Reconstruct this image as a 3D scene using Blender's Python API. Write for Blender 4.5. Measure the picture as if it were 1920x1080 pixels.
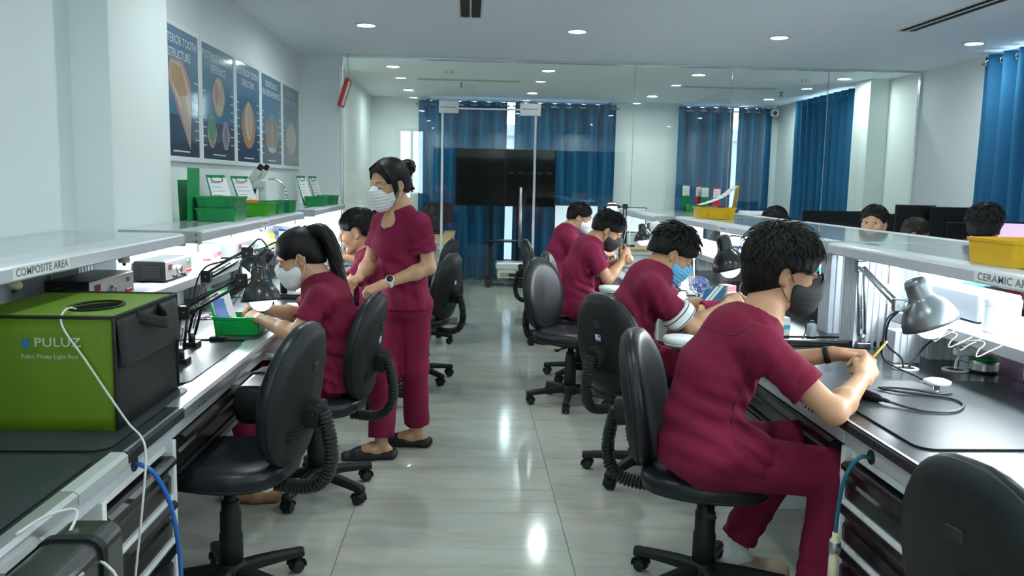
import bpy, math, random
import numpy as np
from mathutils import Matrix, Vector, Euler

random.seed(7)
RNG = np.random.default_rng(7)
SC = bpy.context.scene
for o in list(bpy.data.objects):
    bpy.data.objects.remove(o)

# ------------------------------------------------------------------ camera
CAM_POS = (0.0, 0.0, 1.45)
CAM_RIGHT = Vector((0.9984976, -0.0508297, 0.0204655))
CAM_UP = Vector((-0.0140159, 0.1241460, 0.9921650))
CAM_FWD = Vector((0.0529721, 0.9909612, -0.1232471))
cam_data = bpy.data.cameras.new('camera')
cam_data.sensor_width = 36.0
cam_data.lens = 30.0
cam_data.clip_start = 0.05
cam = bpy.data.objects.new('camera', cam_data)
SC.collection.objects.link(cam)
cm = Matrix.Identity(4)
for i in range(3):
    cm[i][0] = CAM_RIGHT[i]; cm[i][1] = CAM_UP[i]; cm[i][2] = -CAM_FWD[i]; cm[i][3] = CAM_POS[i]
cam.matrix_world = cm
SC.camera = cam

# ------------------------------------------------------------------ world, exposure
world = bpy.data.worlds.new('world'); SC.world = world
world.use_nodes = True
bg = world.node_tree.nodes['Background']
bg.inputs[0].default_value = (0.80, 0.91, 1.0, 1)
bg.inputs[1].default_value = 8.0
SC.view_settings.view_transform = 'Standard'
SC.view_settings.look = 'None'
SC.view_settings.gamma = 1.0
SC.view_settings.use_curve_mapping = False
SC.view_settings.exposure = 0.74
DOWNLIGHT = 172.0
LED_STRIP = 36.0      # emission of the strips under the bench shelves
LIGHT_COL = (0.90, 1.0, 0.985)
LED_COL = (0.88, 0.96, 1.0)

# ------------------------------------------------------------------ helpers
COL = SC.collection
def link(o, parent=None):
    COL.objects.link(o)
    if parent is not None:
        o.parent = parent
    return o
def tag(o, label=None, cat=None, group=None, kind=None):
    if label: o['label'] = label
    if cat: o['category'] = cat
    if group: o['group'] = group
    if kind: o['kind'] = kind
    return o
def thing(name, label, cat, loc=(0, 0, 0), rotz=0.0, group=None):
    o = bpy.data.objects.new(name, None)
    o.empty_display_size = 0.05
    link(o); o.location = loc; o.rotation_euler = (0, 0, rotz)
    return tag(o, label, cat, group)
def V(*a): return np.array(a, float)
def unit(v):
    v = np.asarray(v, float); return v / (np.linalg.norm(v) + 1e-12)

class MB:
    """collects geometry, links it as ONE mesh object"""
    def __init__(self, org=(0, 0, 0)):
        self.v = []; self.f = []; self.sm = []; self.org = np.array(org, float); self.M = None; self.n = 0
    def add(self, vs, fs, smooth=False):
        vs = np.asarray(vs, float).reshape(-1, 3)
        if self.M is not None:
            vs = vs @ np.array(self.M)[:3, :3].T + np.array(self.M)[:3, 3]
        self.v.append(vs - self.org)
        b = self.n
        self.f.extend([tuple(i + b for i in f) for f in fs]); self.sm.extend([smooth] * len(fs))
        self.n += len(vs); return self
    def box(self, lo, hi, ch=0.0):
        lo = np.array(lo, float); hi = np.array(hi, float)
        lo, hi = np.minimum(lo, hi), np.maximum(lo, hi)
        c = (lo + hi) / 2; s = (hi - lo) / 2
        return self.cbox(c, s, ch)
    def cbox(self, c, s, ch=0.0, R=None):
        c = np.array(c, float); s = np.array(s, float)
        ch = min(ch, 0.95 * s.min())
        if ch <= 0:
            vs = np.array([[x, y, z] for x in (-1, 1) for y in (-1, 1) for z in (-1, 1)], float) * s
            fs = [(0, 1, 3, 2), (4, 6, 7, 5), (0, 4, 5, 1), (2, 3, 7, 6), (0, 2, 6, 4), (1, 5, 7, 3)]
        else:
            vs = []; ix = {}
            for x in (-1, 1):
                for y in (-1, 1):
                    for z in (-1, 1):
                        for a in range(3):
                            p = np.array([x, y, z]) * (s - ch); p[a] = (x, y, z)[a] * s[a]
                            ix[(x, y, z, a)] = len(vs); vs.append(p)
            fs = []
            q = [(-1, -1), (1, -1), (1, 1), (-1, 1)]
            def key(a, sa, b, sb, c_, sc_):
                k = [0, 0, 0]; k[a] = sa; k[b] = sb; k[c_] = sc_; return tuple(k)
            for a in range(3):
                b, c_ = (a + 1) % 3, (a + 2) % 3
                for sa in (-1, 1):
                    f = [ix[key(a, sa, b, u, c_, w) + (a,)] for u, w in q]
                    fs.append(tuple(f if sa > 0 else f[::-1]))
                for sb in (-1, 1):
                    for sc_ in (-1, 1):      # edge along axis a
                        k0 = key(a, -1, b, sb, c_, sc_); k1 = key(a, 1, b, sb, c_, sc_)
                        f = [ix[k0 + (b,)], ix[k1 + (b,)], ix[k1 + (c_,)], ix[k0 + (c_,)]]
                        fs.append(tuple(f if sb * sc_ > 0 else f[::-1]))
            for x in (-1, 1):
                for y in (-1, 1):
                    for z in (-1, 1):
                        f = [ix[(x, y, z, 0)], ix[(x, y, z, 1)], ix[(x, y, z, 2)]]
                        fs.append(tuple(f if x * y * z > 0 else f[::-1]))
            vs = np.array(vs)
        if R is not None: vs = vs @ np.array(R).T
        return self.add(vs + c, fs)
    def tube(self, pts, r, n=10, caps=True, smooth=True, ell=None, up=None):
        """swept tube; r scalar or per-point; ell flattens along the local binormal"""
        pts = np.array(pts, float); m = len(pts)
        r = np.full(m, r, float) if np.isscalar(r) else np.array(r, float)
        T = np.gradient(pts, axis=0); T /= (np.linalg.norm(T, axis=1)[:, None] + 1e-12)
        u0 = np.array(up, float) if up is not None else (np.array([0, 0, 1.]) if abs(T[0][2]) < 0.9 else np.array([1., 0, 0]))
        vs = []
        u = unit(u0 - T[0] * (u0 @ T[0]))
        for i in range(m):
            u = u - T[i] * (u @ T[i]); u = unit(u); w = np.cross(T[i], u)
            for k in range(n):
                a = 2 * math.pi * k / n
                vs.append(pts[i] + r[i] * (math.cos(a) * u * (1 if ell is None else ell) + math.sin(a) * w))
        fs = [(i * n + k, i * n + (k + 1) % n, (i + 1) * n + (k + 1) % n, (i + 1) * n + k) for i in range(m - 1) for k in range(n)]
        self.add(vs, fs, smooth)
        if caps:
            b = self.n - m * n
            self.f.append(tuple(b + k for k in range(n))[::-1]); self.sm.append(False)
            self.f.append(tuple(b + (m - 1) * n + k for k in range(n))); self.sm.append(False)
        return self
    def cyl(self, a, b, r, r2=None, n=16, ch=0.0):
        a = np.array(a, float); b = np.array(b, float); r2 = r if r2 is None else r2
        L = np.linalg.norm(b - a); d = (b - a) / L
        prof = [(r, 0), (r2, L)]
        if ch: prof = [(r - ch, 0), (r, ch), (r2, L - ch), (r2 - ch, L)]
        return self.lathe(prof, a, d, n)
    def lathe(self, prof, o=(0, 0, 0), d=(0, 0, 1), n=20, smooth=True, caps=True, sx=1.0, ref=None):
        o = np.array(o, float); d = unit(d)
        ref = np.array(ref, float) if ref is not None else (np.array([1., 0, 0]) if abs(d[0]) < 0.9 else np.array([0, 1., 0]))
        u = unit(ref - d * (ref @ d)); w = np.cross(d, u)
        vs = []; fs = []; m = len(prof)
        for (r, h) in prof:
            for k in range(n):
                a = 2 * math.pi * k / n
                vs.append(o + d * h + r * (math.cos(a) * u * sx + math.sin(a) * w))
        for i in range(m - 1):
            for k in range(n):
                fs.append((i * n + k, i * n + (k + 1) % n, (i + 1) * n + (k + 1) % n, (i + 1) * n + k))
        self.add(vs, fs, smooth)
        if caps:
            b = self.n - m * n
            if prof[0][0] > 1e-6: self.f.append(tuple(b + k for k in range(n))[::-1]); self.sm.append(False)
            if prof[-1][0] > 1e-6: self.f.append(tuple(b + (m - 1) * n + k for k in range(n))); self.sm.append(False)
        return self
    def ball(self, c, r, n=14, R=None):
        r = np.array([r, r, r] if np.isscalar(r) else r, float)
        vs = []; fs = []; m = n // 2
        for i in range(m + 1):
            t = math.pi * i / m
            for k in range(n):
                a = 2 * math.pi * k / n
                vs.append([math.sin(t) * math.cos(a), math.sin(t) * math.sin(a), math.cos(t)])
        for i in range(m):
            for k in range(n):
                fs.append((i * n + k, (i + 1) * n + k, (i + 1) * n + (k + 1) % n, i * n + (k + 1) % n))
        vs = np.array(vs) * r
        if R is not None: vs = vs @ np.array(R).T
        return self.add(vs + np.array(c, float), fs, True)
    def prism(self, poly, a0, a1, axis=2, smooth=False):
        """poly of 2-D points (counter-clockwise) extruded along axis from a0 to a1"""
        m = len(poly); vs = []
        for h in (a0, a1):
            for p in poly:
                q = [0, 0, 0]; q[axis] = h; q[(axis + 1) % 3] = p[0]; q[(axis + 2) % 3] = p[1]; vs.append(q)
        fs = [tuple(range(m))[::-1], tuple(range(m, 2 * m))] + [(i, (i + 1) % m, m + (i + 1) % m, m + i) for i in range(m)]
        return self.add(vs, fs, smooth)
    def quad(self, a, b, c, d): return self.add([a, b, c, d], [(0, 1, 2, 3)])
    def mesh(self, name):
        me = bpy.data.meshes.new(name)
        vs = np.concatenate(self.v) if self.v else np.zeros((0, 3))
        me.from_pydata(vs.tolist(), [], self.f)
        me.polygons.foreach_set('use_smooth', self.sm)
        me.update(); return me
    def build(self, name, mat, parent=None, bevel=0):
        me = self.mesh(name)
        me.materials.append(mat)
        o = bpy.data.objects.new(name, me)
        return link(o, parent)

def np_mesh(name, vs, quads, mat, parent=None, smooth=True):
    me = bpy.data.meshes.new(name)
    vs = np.asarray(vs, np.float32); quads = np.asarray(quads, np.int32)
    me.vertices.add(len(vs)); me.vertices.foreach_set('co', vs.ravel())
    me.loops.add(quads.size); me.loops.foreach_set('vertex_index', quads.ravel())
    me.polygons.add(len(quads))
    me.polygons.foreach_set('loop_start', np.arange(0, quads.size, 4, dtype=np.int32))
    me.polygons.foreach_set('loop_total', np.full(len(quads), 4, dtype=np.int32))
    me.polygons.foreach_set('use_smooth', np.full(len(quads), smooth))
    me.update(calc_edges=True); me.validate()
    me.materials.append(mat)
    return link(bpy.data.objects.new(name, me), parent)

def rpoly(w, h, r, n=5, cx=0, cy=0):
    """rounded rectangle outline"""
    pts = []
    for qx, qy, a0 in ((1, 1, 0), (-1, 1, 90), (-1, -1, 180), (1, -1, 270)):
        for k in range(n + 1):
            a = math.radians(a0 + 90 * k / n)
            pts.append((cx + qx * (w / 2 - r) + r * math.cos(a), cy + qy * (h / 2 - r) + r * math.sin(a)))
    return pts
def bez(pts, n=24):
    """smooth Catmull-Rom path through the points"""
    P = np.array(pts, float); P = np.vstack([2 * P[0] - P[1], P, 2 * P[-1] - P[-2]])
    out = []; seg = len(P) - 3; per = max(2, n // seg)
    for i in range(seg):
        p0, p1, p2, p3 = P[i:i + 4]
        for t in np.linspace(0, 1, per, endpoint=False):
            out.append(0.5 * (2 * p1 + (p2 - p0) * t + (2 * p0 - 5 * p1 + 4 * p2 - p3) * t * t + (3 * p1 - p0 - 3 * p2 + p3) * t ** 3))
    out.append(P[-2]); return np.array(out)
def copy_tree(o, parent=None):
    c = o.copy(); COL.objects.link(c); c.parent = parent
    for ch in o.children: copy_tree(ch, c)
    return c

# ------------------------------------------------------------------ materials
MATS = {}
def mat(name, col, rough=0.5, metal=0.0, noise=0.0, nscale=30.0, bump=0.0, bscale=200.0, spec=0.5, coat=0.0, emit=0.0, emcol=None, trans=0.0, alpha=1.0, ior=1.45, rvar=0.0, stretch=None, sss=0.0):
    m = bpy.data.materials.new(name); m.use_nodes = True
    nt = m.node_tree; p = nt.nodes['Principled BSDF']
    p.inputs['Base Color'].default_value = (*col, 1)
    p.inputs['Roughness'].default_value = rough
    p.inputs['Metallic'].default_value = metal
    p.inputs['Specular IOR Level'].default_value = spec
    p.inputs['Coat Weight'].default_value = coat
    p.inputs['Coat Roughness'].default_value = 0.08
    p.inputs['IOR'].default_value = ior
    p.inputs['Transmission Weight'].default_value = trans
    p.inputs['Alpha'].default_value = alpha
    if sss:
        p.inputs['Subsurface Weight'].default_value = sss
        p.inputs['Subsurface Radius'].default_value = (0.012, 0.005, 0.003)
        p.inputs['Subsurface Scale'].default_value = 0.6
    if emit:
        p.inputs['Emission Color'].default_value = (*(emcol or col), 1); p.inputs['Emission Strength'].default_value = emit
    tc = None
    def coords():
        nonlocal tc
        if tc is None:
            t = nt.nodes.new('ShaderNodeTexCoord'); mp = nt.nodes.new('ShaderNodeMapping')
            if stretch: mp.inputs['Scale'].default_value = stretch
            nt.links.new(t.outputs['Object'], mp.inputs[0]); tc = mp
        return tc.outputs[0]
    if noise or rvar:
        n = nt.nodes.new('ShaderNodeTexNoise'); n.inputs['Scale'].default_value = nscale; n.inputs['Detail'].default_value = 5
        nt.links.new(coords(), n.inputs['Vector'])
        if noise:
            mx = nt.nodes.new('ShaderNodeMix'); mx.data_type = 'RGBA'
            mx.inputs[6].default_value = (*[c * (1 - noise) for c in col], 1); mx.inputs[7].default_value = (*[min(1, c * (1 + noise)) for c in col], 1)
            nt.links.new(n.outputs[0], mx.inputs[0]); nt.links.new(mx.outputs[2], p.inputs['Base Color'])
        if rvar:
            mr = nt.nodes.new('ShaderNodeMapRange'); mr.inputs[3].default_value = max(0, rough - rvar); mr.inputs[4].default_value = rough + rvar
            nt.links.new(n.outputs[0], mr.inputs[0]); nt.links.new(mr.outputs[0], p.inputs['Roughness'])
    if bump:
        n = nt.nodes.new('ShaderNodeTexNoise'); n.inputs['Scale'].default_value = bscale; n.inputs['Detail'].default_value = 3
        nt.links.new(coords(), n.inputs['Vector'])
        b = nt.nodes.new('ShaderNodeBump'); b.inputs['Strength'].default_value = bump; b.inputs['Distance'].default_value = 0.004
        nt.links.new(n.outputs[0], b.inputs['Height']); nt.links.new(b.outputs[0], p.inputs['Normal'])
    MATS[name] = m
    return m
def srgb(r, g, b):
    f = lambda c: (c / 255 / 12.92) if c / 255 <= 0.04045 else ((c / 255 + 0.055) / 1.055) ** 2.4
    return (f(r), f(g), f(b))
def thin_glass(name, tint, refl=1.0, rough=0.0):
    m = bpy.data.materials.new(name); m.use_nodes = True; nt = m.node_tree
    for n in list(nt.nodes): nt.nodes.remove(n)
    out = nt.nodes.new('ShaderNodeOutputMaterial'); mx = nt.nodes.new('ShaderNodeMixShader')
    tr = nt.nodes.new('ShaderNodeBsdfTransparent'); tr.inputs[0].default_value = (*tint, 1)
    gl = nt.nodes.new('ShaderNodeBsdfGlossy'); gl.inputs['Roughness'].default_value = rough; gl.inputs[0].default_value = (refl, refl, refl, 1)
    fr = nt.nodes.new('ShaderNodeFresnel'); fr.inputs[0].default_value = 1.5
    nt.links.new(fr.outputs[0], mx.inputs[0]); nt.links.new(tr.outputs[0], mx.inputs[1]); nt.links.new(gl.outputs[0], mx.inputs[2])
    nt.links.new(mx.outputs[0], out.inputs[0]); MATS[name] = m; return m

wall_m = mat('wall_paint', (0.77, 0.835, 0.83), 0.55, bump=0.05, bscale=60, noise=0.015, nscale=3)
ceil_m = mat('ceiling_paint', (0.86, 0.93, 0.985), 0.7, bump=0.03, bscale=80)
white_m = mat('white_laminate', (0.78, 0.81, 0.82), 0.4, noise=0.02)
alu_m = mat('brushed_aluminium', (0.72, 0.75, 0.78), 0.30, 0.85, noise=0.06, nscale=12, stretch=(1, 0.05, 6), rvar=0.08)
alu_paint_m = mat('anodised_shelf', (0.54, 0.575, 0.62), 0.36, 0.12, noise=0.04, nscale=6)
shelf_top_m = mat('glossy_grey_shelf_top', (0.40, 0.46, 0.46), 0.08, 0.0, spec=0.7, rvar=0.04, nscale=8)
chrome_m = mat('chrome', (0.8, 0.82, 0.84), 0.12, 1.0)
steel_m = mat('satin_steel', (0.40, 0.41, 0.41), 0.32, 1.0, rvar=0.1, nscale=20)
black_top_m = mat('black_worktop', (0.024, 0.030, 0.033), 0.26, spec=0.32, noise=0.25, nscale=9, rvar=0.04)
mat_m = mat('black_rubber_mat', (0.030, 0.037, 0.041), 0.36, spec=0.32, noise=0.25, nscale=14, rvar=0.05)
drawer_m = mat('black_drawer', (0.009, 0.010, 0.011), 0.24, noise=0.2, nscale=20)
plast_m = mat('black_plastic', (0.010, 0.012, 0.013), 0.48, spec=0.22, noise=0.25, nscale=60, bump=0.06, bscale=400)
plast_worn_m = mat('worn_black_plastic', (0.013, 0.016, 0.017), 0.50, spec=0.28, noise=0.35, nscale=18, bump=0.08, bscale=300)
leather_m = mat('black_vinyl', (0.010, 0.0125, 0.017), 0.36, spec=0.38, bump=0.02, bscale=700)
rubber_m = mat('black_rubber', (0.014, 0.016, 0.017), 0.6)
blackmetal_m = mat('black_enamel', (0.014, 0.016, 0.017), 0.28, coat=0.3)
skin_m = mat('skin', (0.47, 0.255, 0.145), 0.48, noise=0.06, nscale=40, bump=0.05, bscale=350, sss=0.12)
skin_f_m = mat('fair_skin', (0.53, 0.305, 0.185), 0.48, noise=0.05, nscale=40, bump=0.04, bscale=350, sss=0.12)
scrub_m = mat('maroon_scrub', (0.160, 0.0075, 0.033), 0.78, noise=0.08, nscale=9, bump=0.10, bscale=900, spec=0.25)
scrub_b_m = mat('rose_maroon_scrub', (0.190, 0.010, 0.046), 0.76, noise=0.08, nscale=9, bump=0.10, bscale=900, spec=0.25)
seam_m = mat('maroon_stitching', (0.11, 0.008, 0.026), 0.8)
hair_m = mat('black_hair', (0.0045, 0.0042, 0.0042), 0.46, bump=0.3, bscale=160, stretch=(1, 1, 0.25), spec=0.28)
hair_br_m = mat('dark_brown_hair', (0.018, 0.011, 0.008), 0.42, bump=0.5, bscale=160, spec=0.4)
maskw_m = mat('white_mask_fabric', (0.78, 0.80, 0.82), 0.8, bump=0.1, bscale=500)
maskb_m = mat('blue_mask_fabric', (0.16, 0.50, 0.78), 0.75, bump=0.1, bscale=500)
maskk_m = mat('black_mask_fabric', (0.03, 0.033, 0.036), 0.7, bump=0.1, bscale=500)
white_pl_m = mat('white_plastic', (0.80, 0.82, 0.82), 0.35)
green_m = mat('green_plastic', (0.010, 0.26, 0.075), 0.30, spec=0.5)
lime_tray_m = mat('yellow_green_plastic', (0.05, 0.36, 0.02), 0.30)
brightgreen_m = mat('translucent_green_plastic', (0.01, 0.50, 0.09), 0.25, trans=0.25)
yellow_m = mat('yellow_plastic', (0.72, 0.43, 0.008), 0.35, noise=0.08, nscale=12)
red_m = mat('red_card', (0.55, 0.03, 0.035), 0.5)
paper_m = mat('white_paper', (0.80, 0.82, 0.84), 0.8, noise=0.03, nscale=20)
ink_m = mat('grey_ink', (0.20, 0.21, 0.24), 0.8)
lime_m = mat('lime_nylon', (0.112, 0.215, 0.002), 0.55, noise=0.10, nscale=7, bump=0.12, bscale=600)
mesh_m = mat('black_glitter_fabric', (0.011, 0.013, 0.014), 0.5, noise=0.8, nscale=320, bump=0.7, bscale=380, spec=0.35)
blackfab_m = mat('black_webbing', (0.010, 0.011, 0.012), 0.75)
blue_cable_m = mat('blue_hose', (0.02, 0.14, 0.50), 0.35)
teal_cable_m = mat('teal_hose', (0.01, 0.13, 0.20), 0.35)
cable_w_m = mat('grey_cable', (0.55, 0.56, 0.53), 0.45)
curtain_m = mat('blue_curtain', (0.019, 0.135, 0.275), 0.75, noise=0.10, nscale=6, bump=0.15, bscale=700, stretch=(6, 6, 0.3), spec=0.3)
def add_translucent(m, col, fac):
    nt = m.node_tree; out = nt.nodes['Material Output']; p = nt.nodes['Principled BSDF']
    tr = nt.nodes.new('ShaderNodeBsdfTranslucent'); tr.inputs[0].default_value = (*col, 1); mx = nt.nodes.new('ShaderNodeMixShader'); mx.inputs[0].default_value = fac
    nt.links.new(p.outputs[0], mx.inputs[1]); nt.links.new(tr.outputs[0], mx.inputs[2]); nt.links.new(mx.outputs[0], out.inputs[0])
add_translucent(curtain_m, (.02, .20, .42), .10)
screen_black_m = mat('black_glossy_screen', (0.008, 0.009, 0.010), 0.06, spec=0.6)
wood_m = mat('pale_wood_top', (0.52, 0.36, 0.17), 0.4, noise=0.15, nscale=8, stretch=(1, 8, 1))
grey_metal_m = mat('grey_enamel', (0.16, 0.18, 0.20), 0.4, 0.2)
silver_panel_m = mat('silver_panel', (0.68, 0.70, 0.72), 0.3, 0.6)
glass_m = thin_glass('partition_glass', (0.955, 0.985, 0.972))
greenglass_m = mat('green_glass_edge', (0.05, 0.45, 0.30), 0.1, trans=0.3)
clear_m = thin_glass('clear_acrylic', (0.93, 0.97, 0.97))
lens_m = thin_glass('spectacle_lens', (.97, .98, .99), .6)
for _n in lens_m.node_tree.nodes:
    if _n.type == 'FRESNEL': _n.inputs[0].default_value = 1.12
window_glass_m = thin_glass('window_glass', (0.90, 0.96, 0.96))
down_m = mat('downlight_diffuser', (1, 1, 1), 0.5, emit=DOWNLIGHT, emcol=LIGHT_COL)
led_off_m = mat('unlit_led_diffuser', (.75, .78, .78), .5)
led_m = mat('led_diffuser', (1, 1, 1), 0.5, emit=LED_STRIP, emcol=LED_COL)
bulb_m = mat('lamp_bulb', (0.85, 0.9, 0.9), 0.4, emit=0.6, emcol=LED_COL)
bulb_on_m = mat('lit_lamp_bulb', (1, 1, 1), 0.4, emit=9.0, emcol=LED_COL)
dark_m = mat('dark_slot', (0.015, 0.016, 0.017), 0.6)
eye_w_m = mat('eye_white', (0.72, 0.70, 0.67), 0.2)
iris_m = mat('dark_iris', (0.012, 0.008, 0.006), 0.15)
lip_m = mat('lips', (0.45, 0.18, 0.14), 0.45)
sock_m = mat('white_sock', (0.70, 0.72, 0.72), 0.85, bump=0.2, bscale=300)
clog_m = mat('beige_clog', (0.42, 0.33, 0.25), 0.6)
slipper_m = mat('black_slipper', (0.016, 0.018, 0.018), 0.55)
tan_m = mat('tan_shoe', (0.38, 0.22, 0.11), 0.6)
jeans_m = mat('charcoal_trousers', (0.020, 0.021, 0.024), 0.8, bump=0.1, bscale=600)

def text(body, size, M, mat_, name, parent=None, extrude=0.0005, align='LEFT', spacing=1.0, squash=1.0, bold=0.0):
    """flat lettering turned into a mesh; M places its XY plane"""
    cu = bpy.data.curves.new(name, 'FONT'); cu.body = body; cu.size = size; cu.extrude = extrude
    cu.align_x = align; cu.align_y = 'CENTER'; cu.space_character = spacing; cu.space_line = 0.95; cu.resolution_u = 3
    if bold: cu.offset = bold
    t = bpy.data.objects.new(name + '_tmp', cu); COL.objects.link(t)
    dg = bpy.context.evaluated_depsgraph_get()
    me = bpy.data.meshes.new_from_object(t.evaluated_get(dg)); me.name = name
    bpy.data.objects.remove(t); bpy.data.curves.remove(cu)
    me.transform(Matrix.Diagonal((squash, 1, 1, 1))); me.transform(M)
    me.materials.clear(); me.materials.append(mat_)
    return link(bpy.data.objects.new(name, me), parent)
def frame_m(o, x, y):
    """matrix with origin o and in-plane axes x, y"""
    x = Vector(x).normalized(); y = Vector(y).normalized(); z = x.cross(y)
    m = Matrix.Identity(4)
    for i in range(3): m[i][0], m[i][1], m[i][2], m[i][3] = x[i], y[i], z[i], o[i]
    return m
# ------------------------------------------------------------------ room shell
CEIL = 2.64
GY = 8.59                       # plane of the glass partition
def struct(name, mb, m): return tag(mb.build(name, m), kind='structure')

def floor_material():
    m = bpy.data.materials.new('marble_floor_tile'); m.use_nodes = True; nt = m.node_tree; p = nt.nodes['Principled BSDF']
    geo = nt.nodes.new('ShaderNodeNewGeometry'); info = nt.nodes.new('ShaderNodeObjectInfo')
    mul = nt.nodes.new('ShaderNodeVectorMath'); mul.operation = 'MULTIPLY_ADD'
    cmb = nt.nodes.new('ShaderNodeCombineXYZ')
    for i, f in enumerate((13.0, 29.0, 7.0)):
        mm = nt.nodes.new('ShaderNodeMath'); mm.operation = 'MULTIPLY'; mm.inputs[1].default_value = f
        nt.links.new(info.outputs['Random'], mm.inputs[0]); nt.links.new(mm.outputs[0], cmb.inputs[i])
    mul.inputs[1].default_value = (1, 1, 1)
    nt.links.new(geo.outputs['Position'], mul.inputs[0]); nt.links.new(cmb.outputs[0], mul.inputs[2])
    mp = nt.nodes.new('ShaderNodeMapping'); mp.inputs['Rotation'].default_value = (0, 0, 0.22); mp.inputs['Scale'].default_value = (1.0, 3.4, 1)
    nt.links.new(mul.outputs[0], mp.inputs[0])
    n1 = nt.nodes.new('ShaderNodeTexNoise'); n1.inputs['Scale'].default_value = 2.2; n1.inputs['Detail'].default_value = 9; n1.inputs['Distortion'].default_value = 0.7
    wv = nt.nodes.new('ShaderNodeTexWave'); wv.bands_direction = 'Y'; wv.inputs['Scale'].default_value = 0.55; wv.inputs['Distortion'].default_value = 9.0; wv.inputs['Detail'].default_value = 5; wv.inputs['Detail Scale'].default_value = 1.4
    nt.links.new(mp.outputs[0], n1.inputs[0]); nt.links.new(mp.outputs[0], wv.inputs[0])
    r1 = nt.nodes.new('ShaderNodeValToRGB'); e = r1.color_ramp.elements
    e[0].position = 0.30; e[0].color = (0.405, 0.425, 0.375, 1); e[1].position = 0.72; e[1].color = (0.49, 0.51, 0.455, 1)
    r2 = nt.nodes.new('ShaderNodeValToRGB'); e = r2.color_ramp.elements
    e[0].position = 0.0; e[0].color = (0.86, 0.84, 0.78, 1); e[1].position = 0.10; e[1].color = (1, 1, 1, 1)
    mx = nt.nodes.new('ShaderNodeMix'); mx.data_type = 'RGBA'; mx.blend_type = 'MULTIPLY'; mx.inputs[0].default_value = 0.55
    nt.links.new(n1.outputs[0], r1.inputs[0]); nt.links.new(wv.outputs[0], r2.inputs[0])
    nt.links.new(r1.outputs[0], mx.inputs[6]); nt.links.new(r2.outputs[0], mx.inputs[7]); nt.links.new(mx.outputs[2], p.inputs['Base Color'])
    p.inputs['Roughness'].default_value = 0.11; p.inputs['Specular IOR Level'].default_value = 0.5
    return m
tile_m = floor_material()
grout_m = mat('grout', (0.22, 0.22, 0.20), 0.8)
mb = MB(); mb.box((-2.0, -3.1, -0.12), (4.8, 12.9, -0.006)); floor = struct('floor', mb, grout_m)
TX, TY = 0.905, 0.755
tmb = MB(); tmb.box((-TX / 2 + .0013, -TY / 2 + .0013, -0.010), (TX / 2 - .0013, TY / 2 - .0013, 0.0))
tile_me = tmb.mesh('tile'); tile_me.materials.append(tile_m)
for i in range(-2, 5):
    for j in range(-9, 13):
        cx = -0.485 + TX * (i + .5); cy = 3.61 + TY * (j + .5)
        if cx - TX / 2 > 4.56 or cy - TY / 2 > 12.6 or cy < -3.2: continue
        link(bpy.data.objects.new('tile', tile_me), floor).location = (cx, cy, 0)

mb = MB(); mb.box((-2.0, -3.1, CEIL), (4.8, 12.9, CEIL + .12)); struct('ceiling', mb, ceil_m)
mb = MB()
mb.box((-1.95, -3.1, 0), (-1.72, 3.86, CEIL)); mb.box((-1.95, 3.86, 0), (-1.555, 4.60, CEIL), 0.004)
mb.box((-1.95, 4.60, 0), (-1.64, 8.50, CEIL)); mb.box((-1.95, 8.50, 0), (-1.25, 8.70, CEIL)); mb.box((-1.95, 8.70, 0), (-1.41, 12.9, CEIL))
struct('wall_left', mb, wall_m)
def wall_with_openings(name, axis, plane, thick, a0, a1, ops):
    """wall along X (axis 0) or Y (axis 1) with rectangular openings (b0, b1, z0, z1)"""
    mb = MB()
    def bx(b0, b1, z0, z1):
        if b1 - b0 < 1e-4 or z1 - z0 < 1e-4: return
        if axis == 0: mb.box((b0, plane, z0), (b1, plane + thick, z1))
        else: mb.box((plane, b0, z0), (plane + thick, b1, z1))
    cur = a0
    for b0, b1, z0, z1 in ops:
        bx(cur, b0, 0, CEIL); bx(b0, b1, 0, z0); bx(b0, b1, z1, CEIL); cur = b1
    bx(cur, a1, 0, CEIL)
    return struct(name, mb, wall_m)
wins_added_fill = [(-1.64, -1.02, 0.40, 2.60)]  # unseen window, added so daylight fills the camera-facing walls
wins_back = [(-0.62, 2.10, 0.25, 2.63), (3.12, 4.34, 0.25, 2.63)]
wins_right = [(4.55, 7.30, 0.30, 2.63), (9.95, 11.60, 0.30, 2.63)]
wall_with_openings('wall_back', 0, 12.60, 0.22, -1.95, 4.8, wins_back)
wall_with_openings('wall_right', 1, 4.56, 0.22, -3.1, 12.9, wins_right)
mb = MB(); mb.box((4.34, 9.24, 0), (4.56, 9.62, CEIL), .004); struct('trim_pillar', mb, wall_m)
wall_with_openings('wall_behind', 0, -3.22, 0.22, -2.0, 4.8, wins_added_fill)
wn = 0
frame_white_m = mat('window_frame', (0.6, 0.63, 0.65), 0.4, 0.3)
for axis, ops in ((0, wins_back), (1, wins_right), (2, wins_added_fill)):
    for b0, b1, z0, z1 in ops:
        wn += 1
        def P(b, d, z): return (b, 12.60 + d, z) if axis == 0 else ((4.56 + d, b, z) if axis == 1 else (b, -3.0 - d, z))
        mb = MB()
        for c0, c1, y0, y1 in ((b0, b1, z0, z0 + .05), (b0, b1, z1 - .022, z1), (b0, b0 + .05, z0, z1), (b1 - .05, b1, z0, z1), ((b0 + b1) / 2 - .03, (b0 + b1) / 2 + .03, z0, z1)):
            mb.box(P(c0, .12, y0), P(c1, .17, y1), .003)
        w = struct('window_%d' % wn, mb, frame_white_m)  # the last one is the added fill window behind the camera
        mb = MB(); mb.box(P(b0 + .05, .14, z0 + .05), P(b1 - .05, .146, z1 - .022)); mb.build('pane', window_glass_m, w)
# skirting along the visible lower walls
mb = MB(); mb.box((-1.41, 12.588, 0), (4.56, 12.6, .08)); struct('baseboard_back', mb, white_m)

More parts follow.
